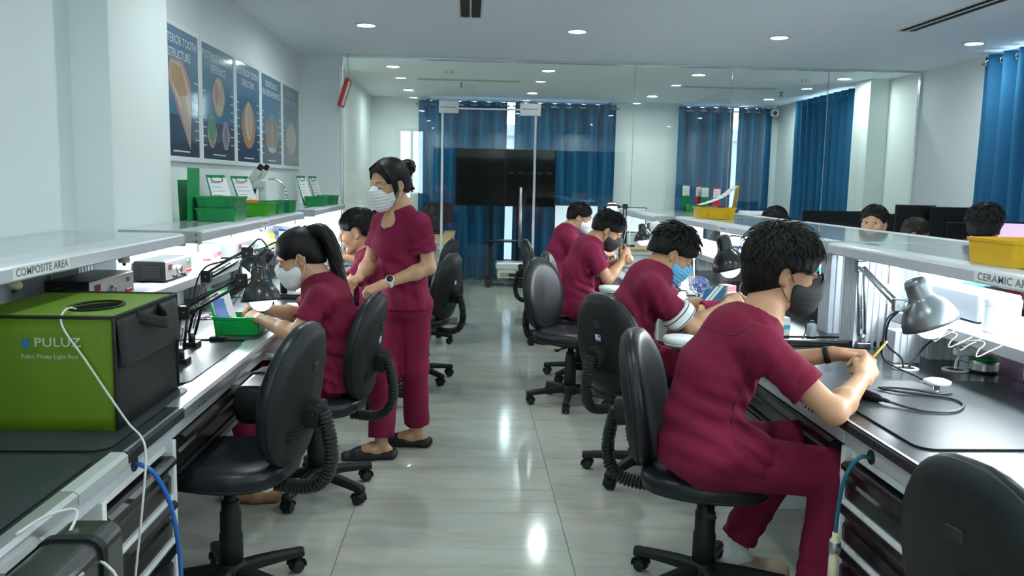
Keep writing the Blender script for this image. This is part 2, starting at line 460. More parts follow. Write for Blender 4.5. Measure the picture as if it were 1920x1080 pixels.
# neighbouring roofline seen in the curtain gaps
mb = MB(); mb.box((-3, 16.0, -1), (9, 18, 2.42)); mb.box((-3, 15.9, 2.30), (9, 16.0, 2.5))
tag(mb.build('neighbouring_building', mat('dull_concrete', (0.10, 0.11, 0.13), 0.8, noise=.2, nscale=3)), 'dark concrete building outside beyond the curtain gap', 'building')

# ------------------------------------------------------------------ glass partition and door
mb = MB(); mb.box((-1.25, GY - .02, CEIL - .022), (4.56, GY + .02, CEIL), .002); mb.box((-1.262, GY - .02, 0), (-1.236, GY + .02, CEIL - .022)); mb.box((4.535, GY - .02, 0), (4.56, GY + .02, CEIL - .022))
mb.box((-1.236, GY - .012, 0), (-0.27, GY + .012, .012)); mb.box((.67, GY - .012, 0), (4.535, GY + .012, .012))
part = struct('wall_glass', mb, alu_m)
for x0, x1, z0, z1 in ((-1.235, -.272, .012, 2.615), (-.27, .668, 2.20, 2.615), (.672, 1.638, .012, 2.615), (1.642, 2.618, .012, 2.615), (2.622, 3.598, .012, 2.615), (3.602, 4.533, .012, 2.615)):
    mb = MB(); mb.box((x0, GY - .005, z0), (x1, GY + .005, z1)); mb.build('glass_pane', glass_m, part)
strip_m = mat('clear_seal_strip', (0.60, 0.66, 0.69), 0.25, 0.3)
for x in (-.262, .660):
    mb = MB(); mb.box((x - .012, GY - .012, .03), (x + .012, GY + .012, 2.16), .003); mb.build('seal_strip', strip_m, part)
mb = MB(); mb.box((-.25, GY - .01, 2.150), (.65, GY + .01, 2.170), .003); mb.build('seal_strip', strip_m, part)
for x in (1.64, 2.62, 3.60):
    mb = MB(); mb.box((x - .002, GY - .006, .012), (x + .002, GY + .006, 2.615)); mb.build('joint_seal', strip_m, part)
mb = MB(); mb.box((-.243, GY - .005, .012), (.645, GY + .005, 2.145)); door = struct('door_1', mb, glass_m)
for x0, x1, z0, z1 in ((-.30, -.10, 2.11, 2.235), (.50, .71, 2.10, 2.225), (-.243, -.09, .012, .075), (.50, .645, .012, .075)):
    mb = MB(); mb.box((x0, GY - .020, z0), (x1, GY + .020, z1), .003)
    c = mb.build('patch_fitting', steel_m, door)
    if z0 > 1:
        s = MB(); s.box((x0 + .02 if x0 < 0 else x0 + .02, GY - .0215, 2.165), (x1 - .03, GY - .0195, 2.170)); s.build('slot', dark_m, c)
mb = MB(); mb.cyl((.525, GY - .055, .80), (.525, GY - .055, 1.40), .016, n=14, ch=.003)
h = mb.build('pull_handle', steel_m, door)
for z in (.92, 1.28):
    mb = MB(); mb.cyl((.525, GY - .055, z), (.525, GY, z), .009, n=10); mb.build('standoff', steel_m, h)
mb = MB(); mb.box((-.245, GY - .06, 0.0005), (.02, GY + .01, .010), .002); tag(mb.build('floor_spring_plate', steel_m, door), 'steel floor plate under the door')

# ------------------------------------------------------------------ ceiling fittings
ring = MB(); ring.lathe([(.066, 0), (.085, -.002), (.086, -.006), (.067, -.010), (.064, -.002)], n=28, caps=False); ring_me = ring.mesh('trim_ring'); ring_me.materials.append(white_pl_m)
disc = MB(); disc.lathe([(0, -.0035), (.063, -.0035), (.065, .0)], n=28, caps=False); disc_me = disc.mesh('diffuser'); disc_me.materials.append(down_m)
rown = {-2.6: 'behind the camera', -.25: 'above the camera', 2.13: 'second row from the front', 4.5: 'middle row over the benches', 6.88: 'row before the glass partition', 9.28: 'row behind the glass partition', 11.62: 'row by the back curtains'}
coln = {-.81: 'leftmost', .84: 'second from left', 2.46: 'third from left', 4.06: 'rightmost'}
for y, rn in rown.items():
    for x, cn in coln.items():
        d = thing('downlight', 'round white recessed ceiling downlight, %s in the %s' % (cn, rn) if 'row' in rn else 'round white recessed ceiling downlight, %s of those %s' % (cn, rn), 'downlight', (x, y, CEIL), 0, 'round ceiling downlights')
        link(bpy.data.objects.new('trim_ring', ring_me), d); link(bpy.data.objects.new('diffuser', disc_me), d)
def slot_vent(label, x0, x1, y0, y1):
    t = thing('slot_vent', label, 'air vent', ((x0 + x1) / 2, (y0 + y1) / 2, CEIL), 0, 'linear ceiling air vents')
    o = t.location
    alongy = (y1 - y0) > (x1 - x0)
    mb = MB(o); fr = .014
    mb.box((x0, y0, CEIL - .008), (x1, y0 + fr, CEIL - .0002), .002); mb.box((x0, y1 - fr, CEIL - .008), (x1, y1, CEIL - .0002), .002)
    mb.box((x0, y0 + fr, CEIL - .008), (x0 + fr, y1 - fr, CEIL - .0002), .002); mb.box((x1 - fr, y0 + fr, CEIL - .008), (x1, y1 - fr, CEIL - .0002), .002)
    mb.build('frame', white_pl_m, t)
    mb = MB(o); mb.box((x0 + fr, y0 + fr, CEIL - .002), (x1 - fr, y1 - fr, CEIL - .0004)); mb.build('dark_slot', dark_m, t)
    mb = MB(o)
    if alongy: mb.box(((x0 + x1) / 2 - .006, y0 + fr, CEIL - .008), ((x0 + x1) / 2 + .006, y1 - fr, CEIL - .002))
    else: mb.box((x0 + fr, (y0 + y1) / 2 - .008, CEIL - .008), (x1 - fr, (y0 + y1) / 2 + .008, CEIL - .002))
    mb.build('divider', white_pl_m, t)
    for s in (-1, 1):
        mb = MB(o)
        if alongy: cx = (x0 + x1) / 2 + s * .035; mb.box((cx - .004, y0 + fr, CEIL - .006), (cx + .004, y1 - fr, CEIL - .002))
        else: cy = (y0 + y1) / 2 + s * .035; mb.box((x0 + fr, cy - .004, CEIL - .006), (x1 - fr, cy + .004, CEIL - .002))
        mb.build('blade', dark_m, t)
slot_vent('twin slot ceiling air vent at the top centre of the view', -.085, .085, 5.0, 6.45)
slot_vent('long black slot ceiling air vent near the right curtains', 3.19, 3.35, 4.6, 6.46)
slot_vent('thin slot air vent behind the glass, above the door', -.63, .60, 10.29, 10.44)
slot_vent('thin slot air vent behind the glass, right of the door', 2.57, 3.72, 10.34, 10.49)
for (x, y), lab in (((-.22, 9.52), 'small white smoke detector on the ceiling left of the door'), ((3.73, 9.50), 'small white smoke detector on the ceiling near the right pillar')):
    t = thing('smoke_detector', lab, 'smoke detector', (x, y, CEIL), 0, 'ceiling smoke detectors')
    mb = MB(); mb.lathe([(.055, 0), (.055, -.012), (.045, -.03), (.02, -.034), (0, -.034)], n=18); mb.build('body', white_pl_m, t)
    mb = MB()
    for k in range(6): a = k * math.pi / 3; mb.cbox((.047 * math.cos(a), .047 * math.sin(a), -.024), (.006, .006, .004))
    mb.build('sensor_vent', dark_m, t)
for (x, y), lab in (((-.10, 10.66), 'ceiling sprinkler head behind the glass above the door'), ((3.92, 10.78), 'ceiling sprinkler head behind the glass near the right curtains')):
    t = thing('sprinkler', lab, 'sprinkler', (x, y, CEIL), 0, 'sprinkler heads')
    mb = MB(); mb.lathe([(.03, 0), (.03, -.006), (.01, -.01), (.01, -.05), (0, -.05)], n=12); mb.build('body', steel_m, t)
    mb = MB(); mb.lathe([(0, -.055), (.024, -.055), (.024, -.05), (0, -.05)], n=12); mb.build('deflector', steel_m, t)

# ------------------------------------------------------------------ curtains
def curtain(label, axis, plane, b0, b1, z0, z1, side=-1, nf=None, amp=.068, group='blue curtains'):
    """hanging pleated curtain with eyelets; axis 0 along X, 1 along Y"""
    L = b1 - b0; nf = nf or max(3, int(round(L / .21))); base = ((b0 + b1) / 2, plane, z0) if axis == 0 else (plane, (b0 + b1) / 2, z0)
    t = thing('curtain', label, 'curtain', base, 0, group)
    n = nf * 20; zz = np.linspace(z1, z0, 26); ph = RNG.uniform(0, 6)
    u = np.linspace(0, 1, n + 1)
    vs = []
    for j, z in enumerate(zz):
        q = (z1 - z) / (z1 - z0)
        w = u + .012 * np.sin(2 * np.pi * u * 3.1 + ph) * q
        off = amp * (1 - .25 * q) * np.sin(2 * np.pi * nf * u) + .014 * q * np.sin(2 * np.pi * nf * .5 * u + 4 * q + ph) + .008 * q * np.sin(2 * np.pi * nf * 1.7 * u + 7 * q)
        for i in range(n + 1):
            b = b0 + L * w[i]; d = plane + side * off[i]
            vs.append((b, d, z) if axis == 0 else (d, b, z))
    vs = np.array(vs) - np.array(base)
    th = np.zeros(3); th[1 - axis] = .003
    m = len(vs); vs2 = np.vstack([vs, vs + th])
    q = []
    for j in range(25):
        for i in range(n):
            a = j * (n + 1) + i
            q.append((a, a + 1, a + n + 2, a + n + 1)); q.append((m + a, m + a + n + 1, m + a + n + 2, m + a + 1))
    for i in range(n):
        q.append((i, m + i, m + i + 1, i + 1))
    np_mesh('fabric', vs2, q, curtain_m, t)
    gm = MB()
    for k in range(nf * 2):
        uu = (k + .5) / (nf * 2); b = b0 + L * uu + 0; s = 1 if k % 2 == 0 else -1
        d = plane + side * amp * math.sin(2 * math.pi * nf * uu) * 0
        gm = MB(base)
        pts = []
        for a in range(13):
            an = 2 * math.pi * a / 12
            w_ = .026 * math.cos(an) * .55
            pts.append((b + w_, d + s * .026 * math.cos(an) * .8, z1 - .055 + .026 * math.sin(an)) if axis == 0 else (d + s * .026 * math.cos(an) * .8, b + w_, z1 - .055 + .026 * math.sin(an)))
        gm.tube(pts, .0055, n=6, caps=False); gm.build('eyelet', chrome_m, t)
    rod = MB(base)
    e0, e1 = b0 - .04, b1 + .04
    rod.cyl((e0, plane, z1 - .055) if axis == 0 else (plane, e0, z1 - .055), (e1, plane, z1 - .055) if axis == 0 else (plane, e1, z1 - .055), .012, n=10); rod.build('rod', steel_m, t)
curtain('blue curtain behind the glass, left of the gap over the television', 0, 12.50, -.72, .55, .03, 2.588)
curtain('blue curtain behind the glass, right of the gap over the television', 0, 12.50, .66, 2.13, .03, 2.588)
curtain('blue curtain behind the glass, left of the narrow bright gap', 0, 12.50, 3.05, 3.86, .03, 2.588)
curtain('blue curtain behind the glass, between the bright gap and the corner', 0, 12.50, 3.93, 4.43, .03, 2.588)
curtain('blue curtain on the right wall behind the glass', 1, 4.46, 9.85, 11.66, .03, 2.605)
curtain('blue curtain at the right edge in front of the glass', 1, 4.46, 4.5, 7.36, .03, 2.605)

# ------------------------------------------------------------------ back room furniture
t = thing('television', 'large black flat television on a floor stand behind the glass door', 'television', (.52, 12.02, 0))
o = t.location
mb = MB(o); mb.box((-.18, 11.99, 1.11), (1.22, 12.03, 1.905), .006); mb.build('bezel', plast_m, t)
mb = MB(o); mb.box((-.165, 11.987, 1.13), (1.205, 11.9895, 1.89)); mb.build('screen', screen_black_m, t)
mb = MB(o); mb.box((.30, 12.04, .1), (.36, 12.09, 1.6), .004); mb.box((.68, 12.04, .1), (.74, 12.09, 1.6), .004); mb.box((.30, 12.035, 1.3), (.74, 12.05, 1.36)); mb.build('stand_post', plast_m, t)
mb = MB(o); mb.box((.22, 11.75, .62), (.86, 12.1, .64), .003); mb.build('shelf', plast_m, t)
mb = MB(o); mb.box((.25, 11.65, .035), (.35, 12.35, .10), .008); mb.box((.70, 11.65, .035), (.80, 12.35, .10), .008); mb.box((.3, 11.9, .10), (.8, 12.15, .12), .005); mb.build('base', plast_m, t)
for x in (.3, .75):
    for y in (11.68, 12.30):
        mb = MB(o); mb.cyl((x - .015, y, .022), (x + .015, y, .022), .0215, n=12); mb.build('caster', rubber_m, t)
t = thing('disc_player', 'grey box player stacked under the television stand', 'player', (.62, 11.9, .121)); o = t.location
mb = MB(o); mb.box((.42, 11.75, .122), (.86, 12.1, .235), .006); mb.build('body', white_pl_m, t)
mb = MB(o); mb.box((.46, 11.744, .14), (.82, 11.75, .20)); mb.build('front_panel', mat('beige_panel', (.45, .40, .25), .4), t)
mb = MB(o); mb.box((.58, 11.738, .150), (.72, 11.744, .19)); mb.build('display', dark_m, t)
t = thing('projector', 'white projector resting on the box player behind the glass door', 'projector', (.62, 11.9, .236)); o = t.location
mb = MB(o); mb.box((.40, 11.74, .2365), (.86, 12.08, .34), .02); mb.build('body', white_pl_m, t)
mb = MB(o); mb.cyl((.74, 11.745, .29), (.74, 11.72, .29), .038, n=18); mb.build('lens', dark_m, t)
def simple_desk(label, x0, x1, y0, y1, z=.75, top=wood_m, legm=white_m, front=None):
    t = thing('office_desk', label, 'desk', ((x0 + x1) / 2, (y0 + y1) / 2, 0)); o = t.location
    mb = MB(o); mb.box((x0, y0, z - .028), (x1, y1, z), .003); mb.build('desktop', top, t)
    for x in (x0 + .02, x1 - .06):
        for y in (y0 + .02, y1 - .06):
            mb = MB(o); mb.box((x, y, 0.001), (x + .04, y + .04, z - .0285), .002); mb.build('leg', legm, t)
    mb = MB(o); mb.box((x0 + .06, y1 - .05, .35), (x1 - .06, y1 - .03, z - .03)); mb.build('modesty_panel', legm, t)
    mb = MB(o); mb.box((x0 + .02, y0 + .02, z - .07), (x1 - .02, y0 + .05, z - .0285)); mb.build('rail', legm, t)
    return t
simple_desk('pale wood desk with white legs behind the glass, nearer of two', -1.36, -.20, 9.7, 10.85)
simple_desk('pale wood desk with white legs behind the glass, by the curtain', -1.36, -.17, 11.0, 12.2)
t = thing('laptop', 'open black laptop on the wooden desk behind the glass', 'laptop', (-.5, 11.4, .751)); o = t.location
mb = MB(o); mb.box((-.72, 11.2, .7515), (-.32, 11.48, .772), .006); mb.build('keyboard_base', plast_m, t)
mb = MB(o); mb.M = Matrix.Translation((-.52, 11.49, .774)) @ Matrix.Rotation(math.radians(-20), 4, 'X'); mb.box((-.2, 0, 0), (.2, .012, .27), .004); mb.build('lid', plast_m, t)
t = thing('desktop_monitor', 'dark monitor seen from behind on the wooden desk behind the glass', 'monitor', (-.36, 11.9, .751)); o = t.location
mb = MB(o); mb.M = Matrix.Translation((-.42, 11.9, .88)) @ Matrix.Rotation(math.radians(-18), 4, 'X'); mb.box((-.2, 0, 0), (.2, .03, .28), .008); mb.build('panel', plast_m, t)
mb = MB(o); mb.cyl((-.42, 11.93, .765), (-.42, 11.93, .95), .02, n=12); mb.box((-.52, 11.83, .7515), (-.32, 12.02, .766), .004); mb.build('stand', plast_m, t)

t = thing('hanging_sign', 'red framed white sign hanging beside the glass partition', 'sign', (-1.19, 8.42, 2.13)); o = t.location
mb = MB(o); M0 = Matrix.Translation((-1.195, 8.42, 2.265)) @ Matrix.Rotation(math.radians(17), 4, 'Y')
mb.M = M0
mb.box((-.018, -.11, -.135), (.018, -.09, .135), .003); mb.box((-.018, .09, -.135), (.018, .11, .135), .003); mb.box((-.018, -.09, -.135), (.018, .09, -.118), .003); mb.box((-.018, -.09, .118), (.018, .09, .135), .003); mb.build('frame', red_m, t)
mb = MB(o); mb.M = M0; mb.box((-.012, -.09, -.118), (.012, .09, .118)); mb.build('panel', white_pl_m, t)
mb = MB(o); mb.tube([(-1.15, 8.42, 2.39), (-1.17, 8.42, 2.635)], .002, n=5); mb.build('wire', dark_m, t)
t = thing('security_camera', 'small white security camera in the far corner by the curtain', 'camera', (4.40, 12.40, 2.46)); o = t.location
mb = MB(o); mb.box((4.36, 12.30, 2.47), (4.46, 12.40, 2.56), .015); mb.build('body', white_pl_m, t)
mb = MB(o); mb.cyl((4.40, 12.302, 2.51), (4.395, 12.275, 2.51), .03, n=14); mb.build('lens', dark_m, t)
mb = MB(o); mb.cyl((4.42, 12.37, 2.555), (4.42, 12.37, 2.639), .015, n=10); mb.build('bracket', white_pl_m, t)

# dark storage shelving behind the camera, seen only in reflections
t = thing('storage_shelving', 'dark storage shelving against the wall behind the camera', 'shelving', (-.4, -2.8, 0)); o = t.location
dk = mat('charcoal_laminate', (.03, .032, .035), .5)
for x in (-.8, .3, 1.4, 2.5, 3.6): 
    mb = MB(o); mb.box((x, -2.99, 0.001), (x + .03, -2.6, 2.2)); mb.build('upright', dk, t)
for z in (.4, .8, 1.2, 1.6, 2.0):
    mb = MB(o); mb.box((-.8, -2.99, z), (3.63, -2.6, z + .03)); mb.build('shelf_board', dk, t)
mb = MB(o); mb.box((-.8, -2.999, 0.001), (3.63, -2.99, 2.2)); mb.build('back_board', dk, t)
for k in range(5):
    mb = MB(); mb.lathe([(.05, 0), (.09, .05), (.095, .055), (.09, .06), (.045, .006), (0, .006)], (1.0 + .22 * k, -2.75, 1.631), n=18, caps=False); tag(mb.build('white_bowl', white_pl_m), '%s white bowl on the shelving behind the camera' % ['leftmost', 'second', 'third', 'fourth', 'rightmost'][k], 'bowl', 'white bowls behind the camera')
# ------------------------------------------------------------------ workbenches
DZ = 0.75
grey_cap_m = mat('grey_end_cap', (0.36, 0.40, 0.38), 0.5)
def fluted(mb, x0, x1, y0, y1, z0, z1, n=5, d=.006):
    """upright aluminium post with flutes on all sides"""
    poly = []
    def side(a, b, nx, ny):
        m = max(2, int(round(math.dist(a, b) / .03)))
        for k in range(m):
            for q, dd in ((0, 0), (.42, 0), (.5, d), (.92, d)):
                u = (k + q) / m
                poly.append((a[0] + (b[0] - a[0]) * u - nx * dd, a[1] + (b[1] - a[1]) * u - ny * dd))
    side((x0, y0), (x1, y0), 0, -1); side((x1, y0), (x1, y1), 1, 0); side((x1, y1), (x0, y1), 0, 1); side((x0, y1), (x0, y0), -1, 0)
    mb.prism(poly, z0, z1, 2)
def drawer_prof(xf, s, z0, z1):
    """drawer front seen end-on: x outwards is s; lip at the top"""
    h = z1 - z0
    pts = [(xf, z0), (xf + s * .016, z0 + .004), (xf + s * .018, z0 + h * .45), (xf + s * .010, z0 + h * .52), (xf + s * .012, z0 + h * .70), (xf + s * .034, z0 + h * .80), (xf + s * .036, z0 + h * .92), (xf + s * .026, z1), (xf - s * .02, z1), (xf - s * .02, z0)]
    return pts
def add_drawer(root, o, xf, s, y0, y1, z0, z1):
    mb = MB(o); pr = drawer_prof(xf, s, z0, z1)
    poly = [(z, x) for x, z in pr]          # axis 1: (z, x)
    if s < 0: poly = poly[::-1]
    mb.prism(poly, y0, y1, 1); return mb.build('drawer', drawer_m, root)
def bench_unit(label, s, xf, xb, y0, y1, cab=None, edge=alu_m, knee=True, mats=(), drawers=4, edges=None, ew=.095):
    """s=+1: front faces +X (left bench); s=-1: front faces -X (right bench)"""
    t = thing('workbench', label, 'workbench', ((xf + xb) / 2, (y0 + y1) / 2, 0), 0, 'dental workbenches'); o = t.location
    g = .002
    mb = MB(o); mb.box((xf - s * .035, y0 + g, DZ - .03), (xb, y1 - g, DZ), .002); mb.build('worktop', black_top_m, t)
    # nosing along the front edge
    poly = [(DZ + .002, xf - s * ew), (DZ + .002, xf - s * .010), (DZ - .006, xf), (DZ - .030, xf), (DZ - .034, xf - s * .02), (DZ - .034, xf - s * .036), (DZ - .0005, xf - s * .0362), (DZ - .0005, xf - s * ew)]
    for e0, e1, em in (edges or [(y0, y1, edge)]):
        mb = MB(o); mb.prism(poly if s < 0 else poly[::-1], e0 + g, e1 - g, 1)
        mb.build('front_edge', em, t)
        if em is black_top_m:
            mb = MB(o); mb.box((xf - s * .014, e0 + g, DZ + .0021), (xf - s * .004, e1 - g, DZ + .0032)); mb.build('edge_trim', alu_m, t)
    mb = MB(o); mb.box((xf - s * .05, y0 + g, DZ - .095), (xf - s * .035, y1 - g, DZ - .0345), .002); ap = mb.build('apron', alu_paint_m, t)
    for k in range(3):
        yy = y0 + .25 + .03 * k
        mb = MB(o); mb.cyl((xf - s * .0352, yy, DZ - .06), (xf - s * .0335, yy, DZ - .06), .005, n=10); mb.build('screw', dark_m, ap)
    for yy in (y0 + g, y1 - .03):
        mb = MB(o); mb.box((xf - s * .06, yy, .001), (xb, yy + .026, DZ - .0305), .002); mb.build('side_panel', white_m, t)
    mb = MB(o); mb.box((xb - s * (-.02), y0 + .03, .08), (xb - s * (-.04), y1 - .032, DZ - .0305)); mb.build('back_panel', white_m, t)
    if cab:
        c0, c1 = cab
        mb = MB(o); w = .024; x0_, x1_ = xf - s * .052, xf - s * .50
        for yy in (c0, c1 - w): mb.box((xf - s * .026, yy, .03), (x1_, yy + w, DZ - .0955), .002)
        mb.box((x0_, c0 + w, .03), (x1_, c1 - w, .06)); mb.box((x0_, c0 + w, DZ - .13), (x1_, c1 - w, DZ - .0955)); mb.box((x1_, c0 + w, .06), (x1_ + s * .01, c1 - w, DZ - .13))
        mb.build('cabinet_frame', white_m, t)
        zt = DZ - .135; zb = .065; hh = (zt - zb) / drawers
        for k in range(drawers):
            add_drawer(t, o, xf - s * .052, s, c0 + w + .002, c1 - w - .002, zb + hh * k + .012, zb + hh * (k + 1) - .006)
            if k: 
                mb = MB(o); mb.box((xf - s * .030, c0 + w, zb + hh * k - .0055), (xf - s * .09, c1 - w, zb + hh * k + .0115)); mb.build('rail', white_m, t)
    if knee:
        k0, k1 = knee
        add_drawer(t, o, xf - s * .052, s, k0, k1, .545, DZ - .098)
        add_drawer(t, o, xf - s * .066, s, k0, k1, .475, .54)
    for (mx0, mx1, my0, my1) in mats:
        mb = MB(o); mb.prism(rpoly(mx1 - mx0, my1 - my0, .05, cx=(mx0 + mx1) / 2, cy=(my0 + my1) / 2), DZ + .0024, DZ + .0058, 2)
        m_ = mb.build('work_mat', mat_m, t); m_['label'] = 'black rubber work mat'
    return t
LF, LB = -.850, -1.635
bu0 = bench_unit('left workbench nearest the camera, under the lime light box', 1, LF, -1.715, .6, 2.57, cab=(2.04, 2.565), knee=False, edges=[(.6, 1.86, alu_m), (1.86, 2.14, grey_cap_m), (2.14, 2.57, black_top_m)], mats=[(-1.60, -.905, 1.20, 2.10), (-1.6, -.905, 2.14, 2.81)], ew=.042)
bench_unit('left workbench in front of the ponytailed woman', 1, LF, -1.552, 2.571, 4.62, cab=None, knee=(2.62, 3.42), mats=[(-1.50, -.935, 2.86, 3.60), (-1.45, -.90, 3.66, 4.40)])
bench_unit('left workbench in front of the short-haired man without a mask', 1, LF, LB, 4.621, 6.54, cab=(4.66, 5.0), knee=(5.05, 5.9), mats=[(-1.45, -.92, 5.0, 5.9)])
bench_unit('left workbench farthest from the camera, beside the partition', 1, LF, LB, 6.541, 8.40, cab=(6.6, 7.0), knee=(7.05, 7.9), mats=[(-1.45, -.92, 6.9, 7.8)])
RF, RC = 1.155, 2.06
bu1 = bench_unit('right workbench nearest the camera, with paper on its black top', -1, RF, RC, .6, 2.545, cab=(1.62, 2.54), knee=False, edge=black_top_m, mats=[], ew=.05)
for bu, xp, s_, yp, zp in ((bu0, -.885, 1, 2.262, .680), (bu1, 1.19, -1, 2.36, .672)):
    mb = MB(bu.location); mb.cyl((xp, yp, zp), (xp + s_ * .004, yp, zp), .022, n=18, ch=.001); tag(mb.build('hose_port', dark_m, bu), 'black hose port')
bench_unit('right workbench where the man in glasses works', -1, RF, RC, 2.546, 3.68, cab=None, knee=(2.6, 3.64), edge=black_top_m, ew=.05, mats=[(1.235, 1.95, 2.18, 2.99)])
bench_unit('right workbench in front of the man with the blue mask', -1, RF, RC, 3.681, 5.30, cab=(3.72, 3.95), knee=(4.0, 4.95), mats=[(1.26, 1.8, 3.9, 4.8)])
bench_unit('right workbench in front of the man with the black mask', -1, RF, RC, 5.301, 6.80, cab=(5.35, 5.65), knee=(5.7, 6.6), mats=[(1.26, 1.8, 5.6, 6.5)])
bench_unit('right workbench farthest from the camera, beside the partition', -1, RF, RC, 6.801, 8.40, cab=(6.85, 7.15), knee=(7.2, 8.1), mats=[(1.26, 1.8, 7.1, 8.0)])
bench_unit('far side workbench behind the nearest ceramic shelf', 1, 2.97, RC + .004, .9, 3.68, cab=None, knee=(1.5, 2.5), mats=[])
bench_unit('far side workbench in front of the man looking up', 1, 2.97, RC + .004, 3.681, 8.40, cab=None, knee=(4.4, 5.4), mats=[])

# raised ledges on the benches
def ledge(label, s, xf, xb, y0, y1, z, posts):
    t = thing('bench_ledge', label, 'shelf', ((xf + xb) / 2, (y0 + y1) / 2, DZ), 0, 'raised white bench ledges'); o = t.location
    poly = [(z, xb), (z, xf + (-s) * .012), (z - .012, xf), (z - .052, xf), (z - .060, xf - s * .012), (z - .06, xb)]
    mb = MB(o); mb.prism(poly if s < 0 else poly[::-1], y0, y1, 1); mb.build('board', white_ledge_m, t)
    for yy in (y0 - .004, y1):
        mb = MB(o); mb.box((xf - s * .006, yy, z - .056), (xb, yy + .004, z - .004)); mb.build('end_cap', grey_cap_m, t)
    for (px0, px1, py0, py1) in posts:
        mb = MB(o); fluted(mb, px0, px1, py0, py1, DZ + .0005, z - .0602); mb.build('post', alu_paint_m, t)
    return t
white_ledge_m = mat('white_ledge', (0.58, 0.61, 0.65), 0.25, 0.15, noise=.02)
ledge('white ledge carrying two black control boxes at the left wall', 1, -1.37, -1.55, 2.35, 4.55, .95, [(-1.52, -1.44, 2.5, 2.62), (-1.52, -1.42, 3.66, 3.80)])
ledge('white ledge behind the desk lamps on the left bench', 1, -1.37, -1.632, 4.62, 6.45, .95, [(-1.6, -1.48, 4.9, 5.0), (-1.6, -1.48, 6.1, 6.2)])
ledge('white ledge at the far end of the left bench', 1, -1.37, -1.632, 6.7, 8.38, .95, [(-1.6, -1.48, 6.9, 7.0), (-1.6, -1.48, 8.0, 8.1)])
ledge('white ledge with wire hooks at the right bench front', -1, 1.845, 2.30, .9, 3.60, .94, [(1.74, 1.85, 3.33, 3.42), (1.93, 2.06, 3.40, 3.49), (1.93, 2.06, 1.3, 1.4)])
ledge('white ledge behind the black lamp on the right bench', -1, 1.80, 2.30, 4.15, 6.70, .94, [(1.93, 2.06, 4.3, 4.4), (1.93, 2.06, 6.2, 6.3)])
ledge('white ledge at the far end of the right bench', -1, 1.80, 2.30, 6.85, 8.38, .94, [(1.93, 2.06, 7.0, 7.1), (1.93, 2.06, 8.0, 8.1)])

# long upper shelves with light strips underneath
def shelf(label, s, xf, xb, y0, y1, posts, ztop=1.205, led=led_m):
    t = thing('bench_shelf', label, 'shelf', ((xf + xb) / 2, (y0 + y1) / 2, DZ), 0, 'aluminium shelves over the benches'); o = t.location
    i = -s                                   # inward
    poly = [(ztop, xf + i * .12), (ztop, xf + i * .018), (ztop - .006, xf + i * .006), (ztop - .012, xf), (ztop - .046, xf), (ztop - .051, xf + i * .008), (ztop - .051, xf + i * .12)]
    mb = MB(o); mb.prism(poly if s < 0 else poly[::-1], y0, y1, 1); mb.build('front_profile', alu_paint_m, t)
    mb = MB(o); mb.box((xf + i * .124, y0, ztop - .045), (xb, y1, ztop - .001), .001); mb.build('top_board', shelf_top_m, t)
    if s < 0:                                # free-standing shelf: same profile on the far side
        q = xb
        poly = [(ztop, q - i * .0), (ztop, q + i * .10), (ztop - .012, q + i * .115), (ztop - .046, q + i * .115), (ztop - .051, q + i * .1), (ztop - .051, q)]
        mb = MB(o); mb.prism(poly[::-1], y0, y1, 1); mb.build('rear_profile', alu_paint_m, t)
    for yy in (y0 - .008, y1):
        mb = MB(o); mb.box((xf - s * (-.004), yy, ztop - .058), (xf + i * .20, yy + .008, ztop - .003), .003); c = mb.build('end_plate', grey_cap_m, t)
        for zz in (ztop - .018, ztop - .048):
            sm = MB(o); yq = yy if yy < y1 else yy + .008
            sm.cyl((xf + i * .02, yq - (.002 if yy < y1 else -.002), zz), (xf + i * .02, yq, zz), .004, n=8); sm.build('screw', dark_m, c)
    xl = xf + i * (.20 if s > 0 else .30)
    mb = MB(o); mb.box((xl - .03, y0 + .05, ztop - .062), (xl + .03, y1 - .05, ztop - .0455), .002); mb.build('light_strip', led, t)
    if s < 0:
        xl = xb - i * .10
        mb = MB(o); mb.box((xl - .03, y0 + .05, ztop - .062), (xl + .03, y1 - .05, ztop - .0455), .002); mb.build('light_strip', led_m, t)
    for (px0, px1, py0, py1) in posts:
        mb = MB(o); fluted(mb, px0, px1, py0, py1, DZ + .0005, ztop - .0465); mb.build('post', alu_paint_m, t)
    return t
sh1 = shelf('near left aluminium shelf lettered COMPOSITE AREA', 1, -1.21, -1.715, .6, 3.72, [(-1.70, -1.585, 3.56, 3.70), (-1.70, -1.6, 1.0, 1.12)], led=led_off_m)
sh2 = shelf('left aluminium shelf holding the row of green trays', 1, -1.19, -1.552, 3.885, 6.29, [])
sh2b = MB(sh2.location); sh2b.box((-1.553, 4.605, 1.161), (-1.635, 6.29, 1.204)); sh2b.build('back_board', shelf_top_m, sh2)
for y in (4.62, 6.0):
    mb = MB(sh2.location); fluted(mb, -1.63, -1.585 + .03, y, y + .12, DZ + .0005, 1.1585); mb.build('post', alu_paint_m, sh2)
sh3 = shelf('far left aluminium shelf with two green trays', 1, -1.20, -1.635, 6.79, 8.42, [(-1.63, -1.555, 7.0, 7.12), (-1.63, -1.555, 8.2, 8.32)])
sh4 = shelf('near right aluminium shelf lettered CERAMIC AREA', -1, 1.65, 2.40, .6, 3.83, [(1.72, 1.86, 3.66, 3.80), (2.10, 2.26, 3.66, 3.80), (2.10, 2.26, 1.3, 1.44)])
sh5 = shelf('middle right aluminium shelf with the yellow paper tray', -1, 1.65, 2.40, 3.95, 6.735, [(1.74, 1.86, 3.98, 4.10), (2.10, 2.26, 4.02, 4.12), (2.10, 2.26, 6.4, 6.5), (2.10, 2.26, 5.2, 5.3)])
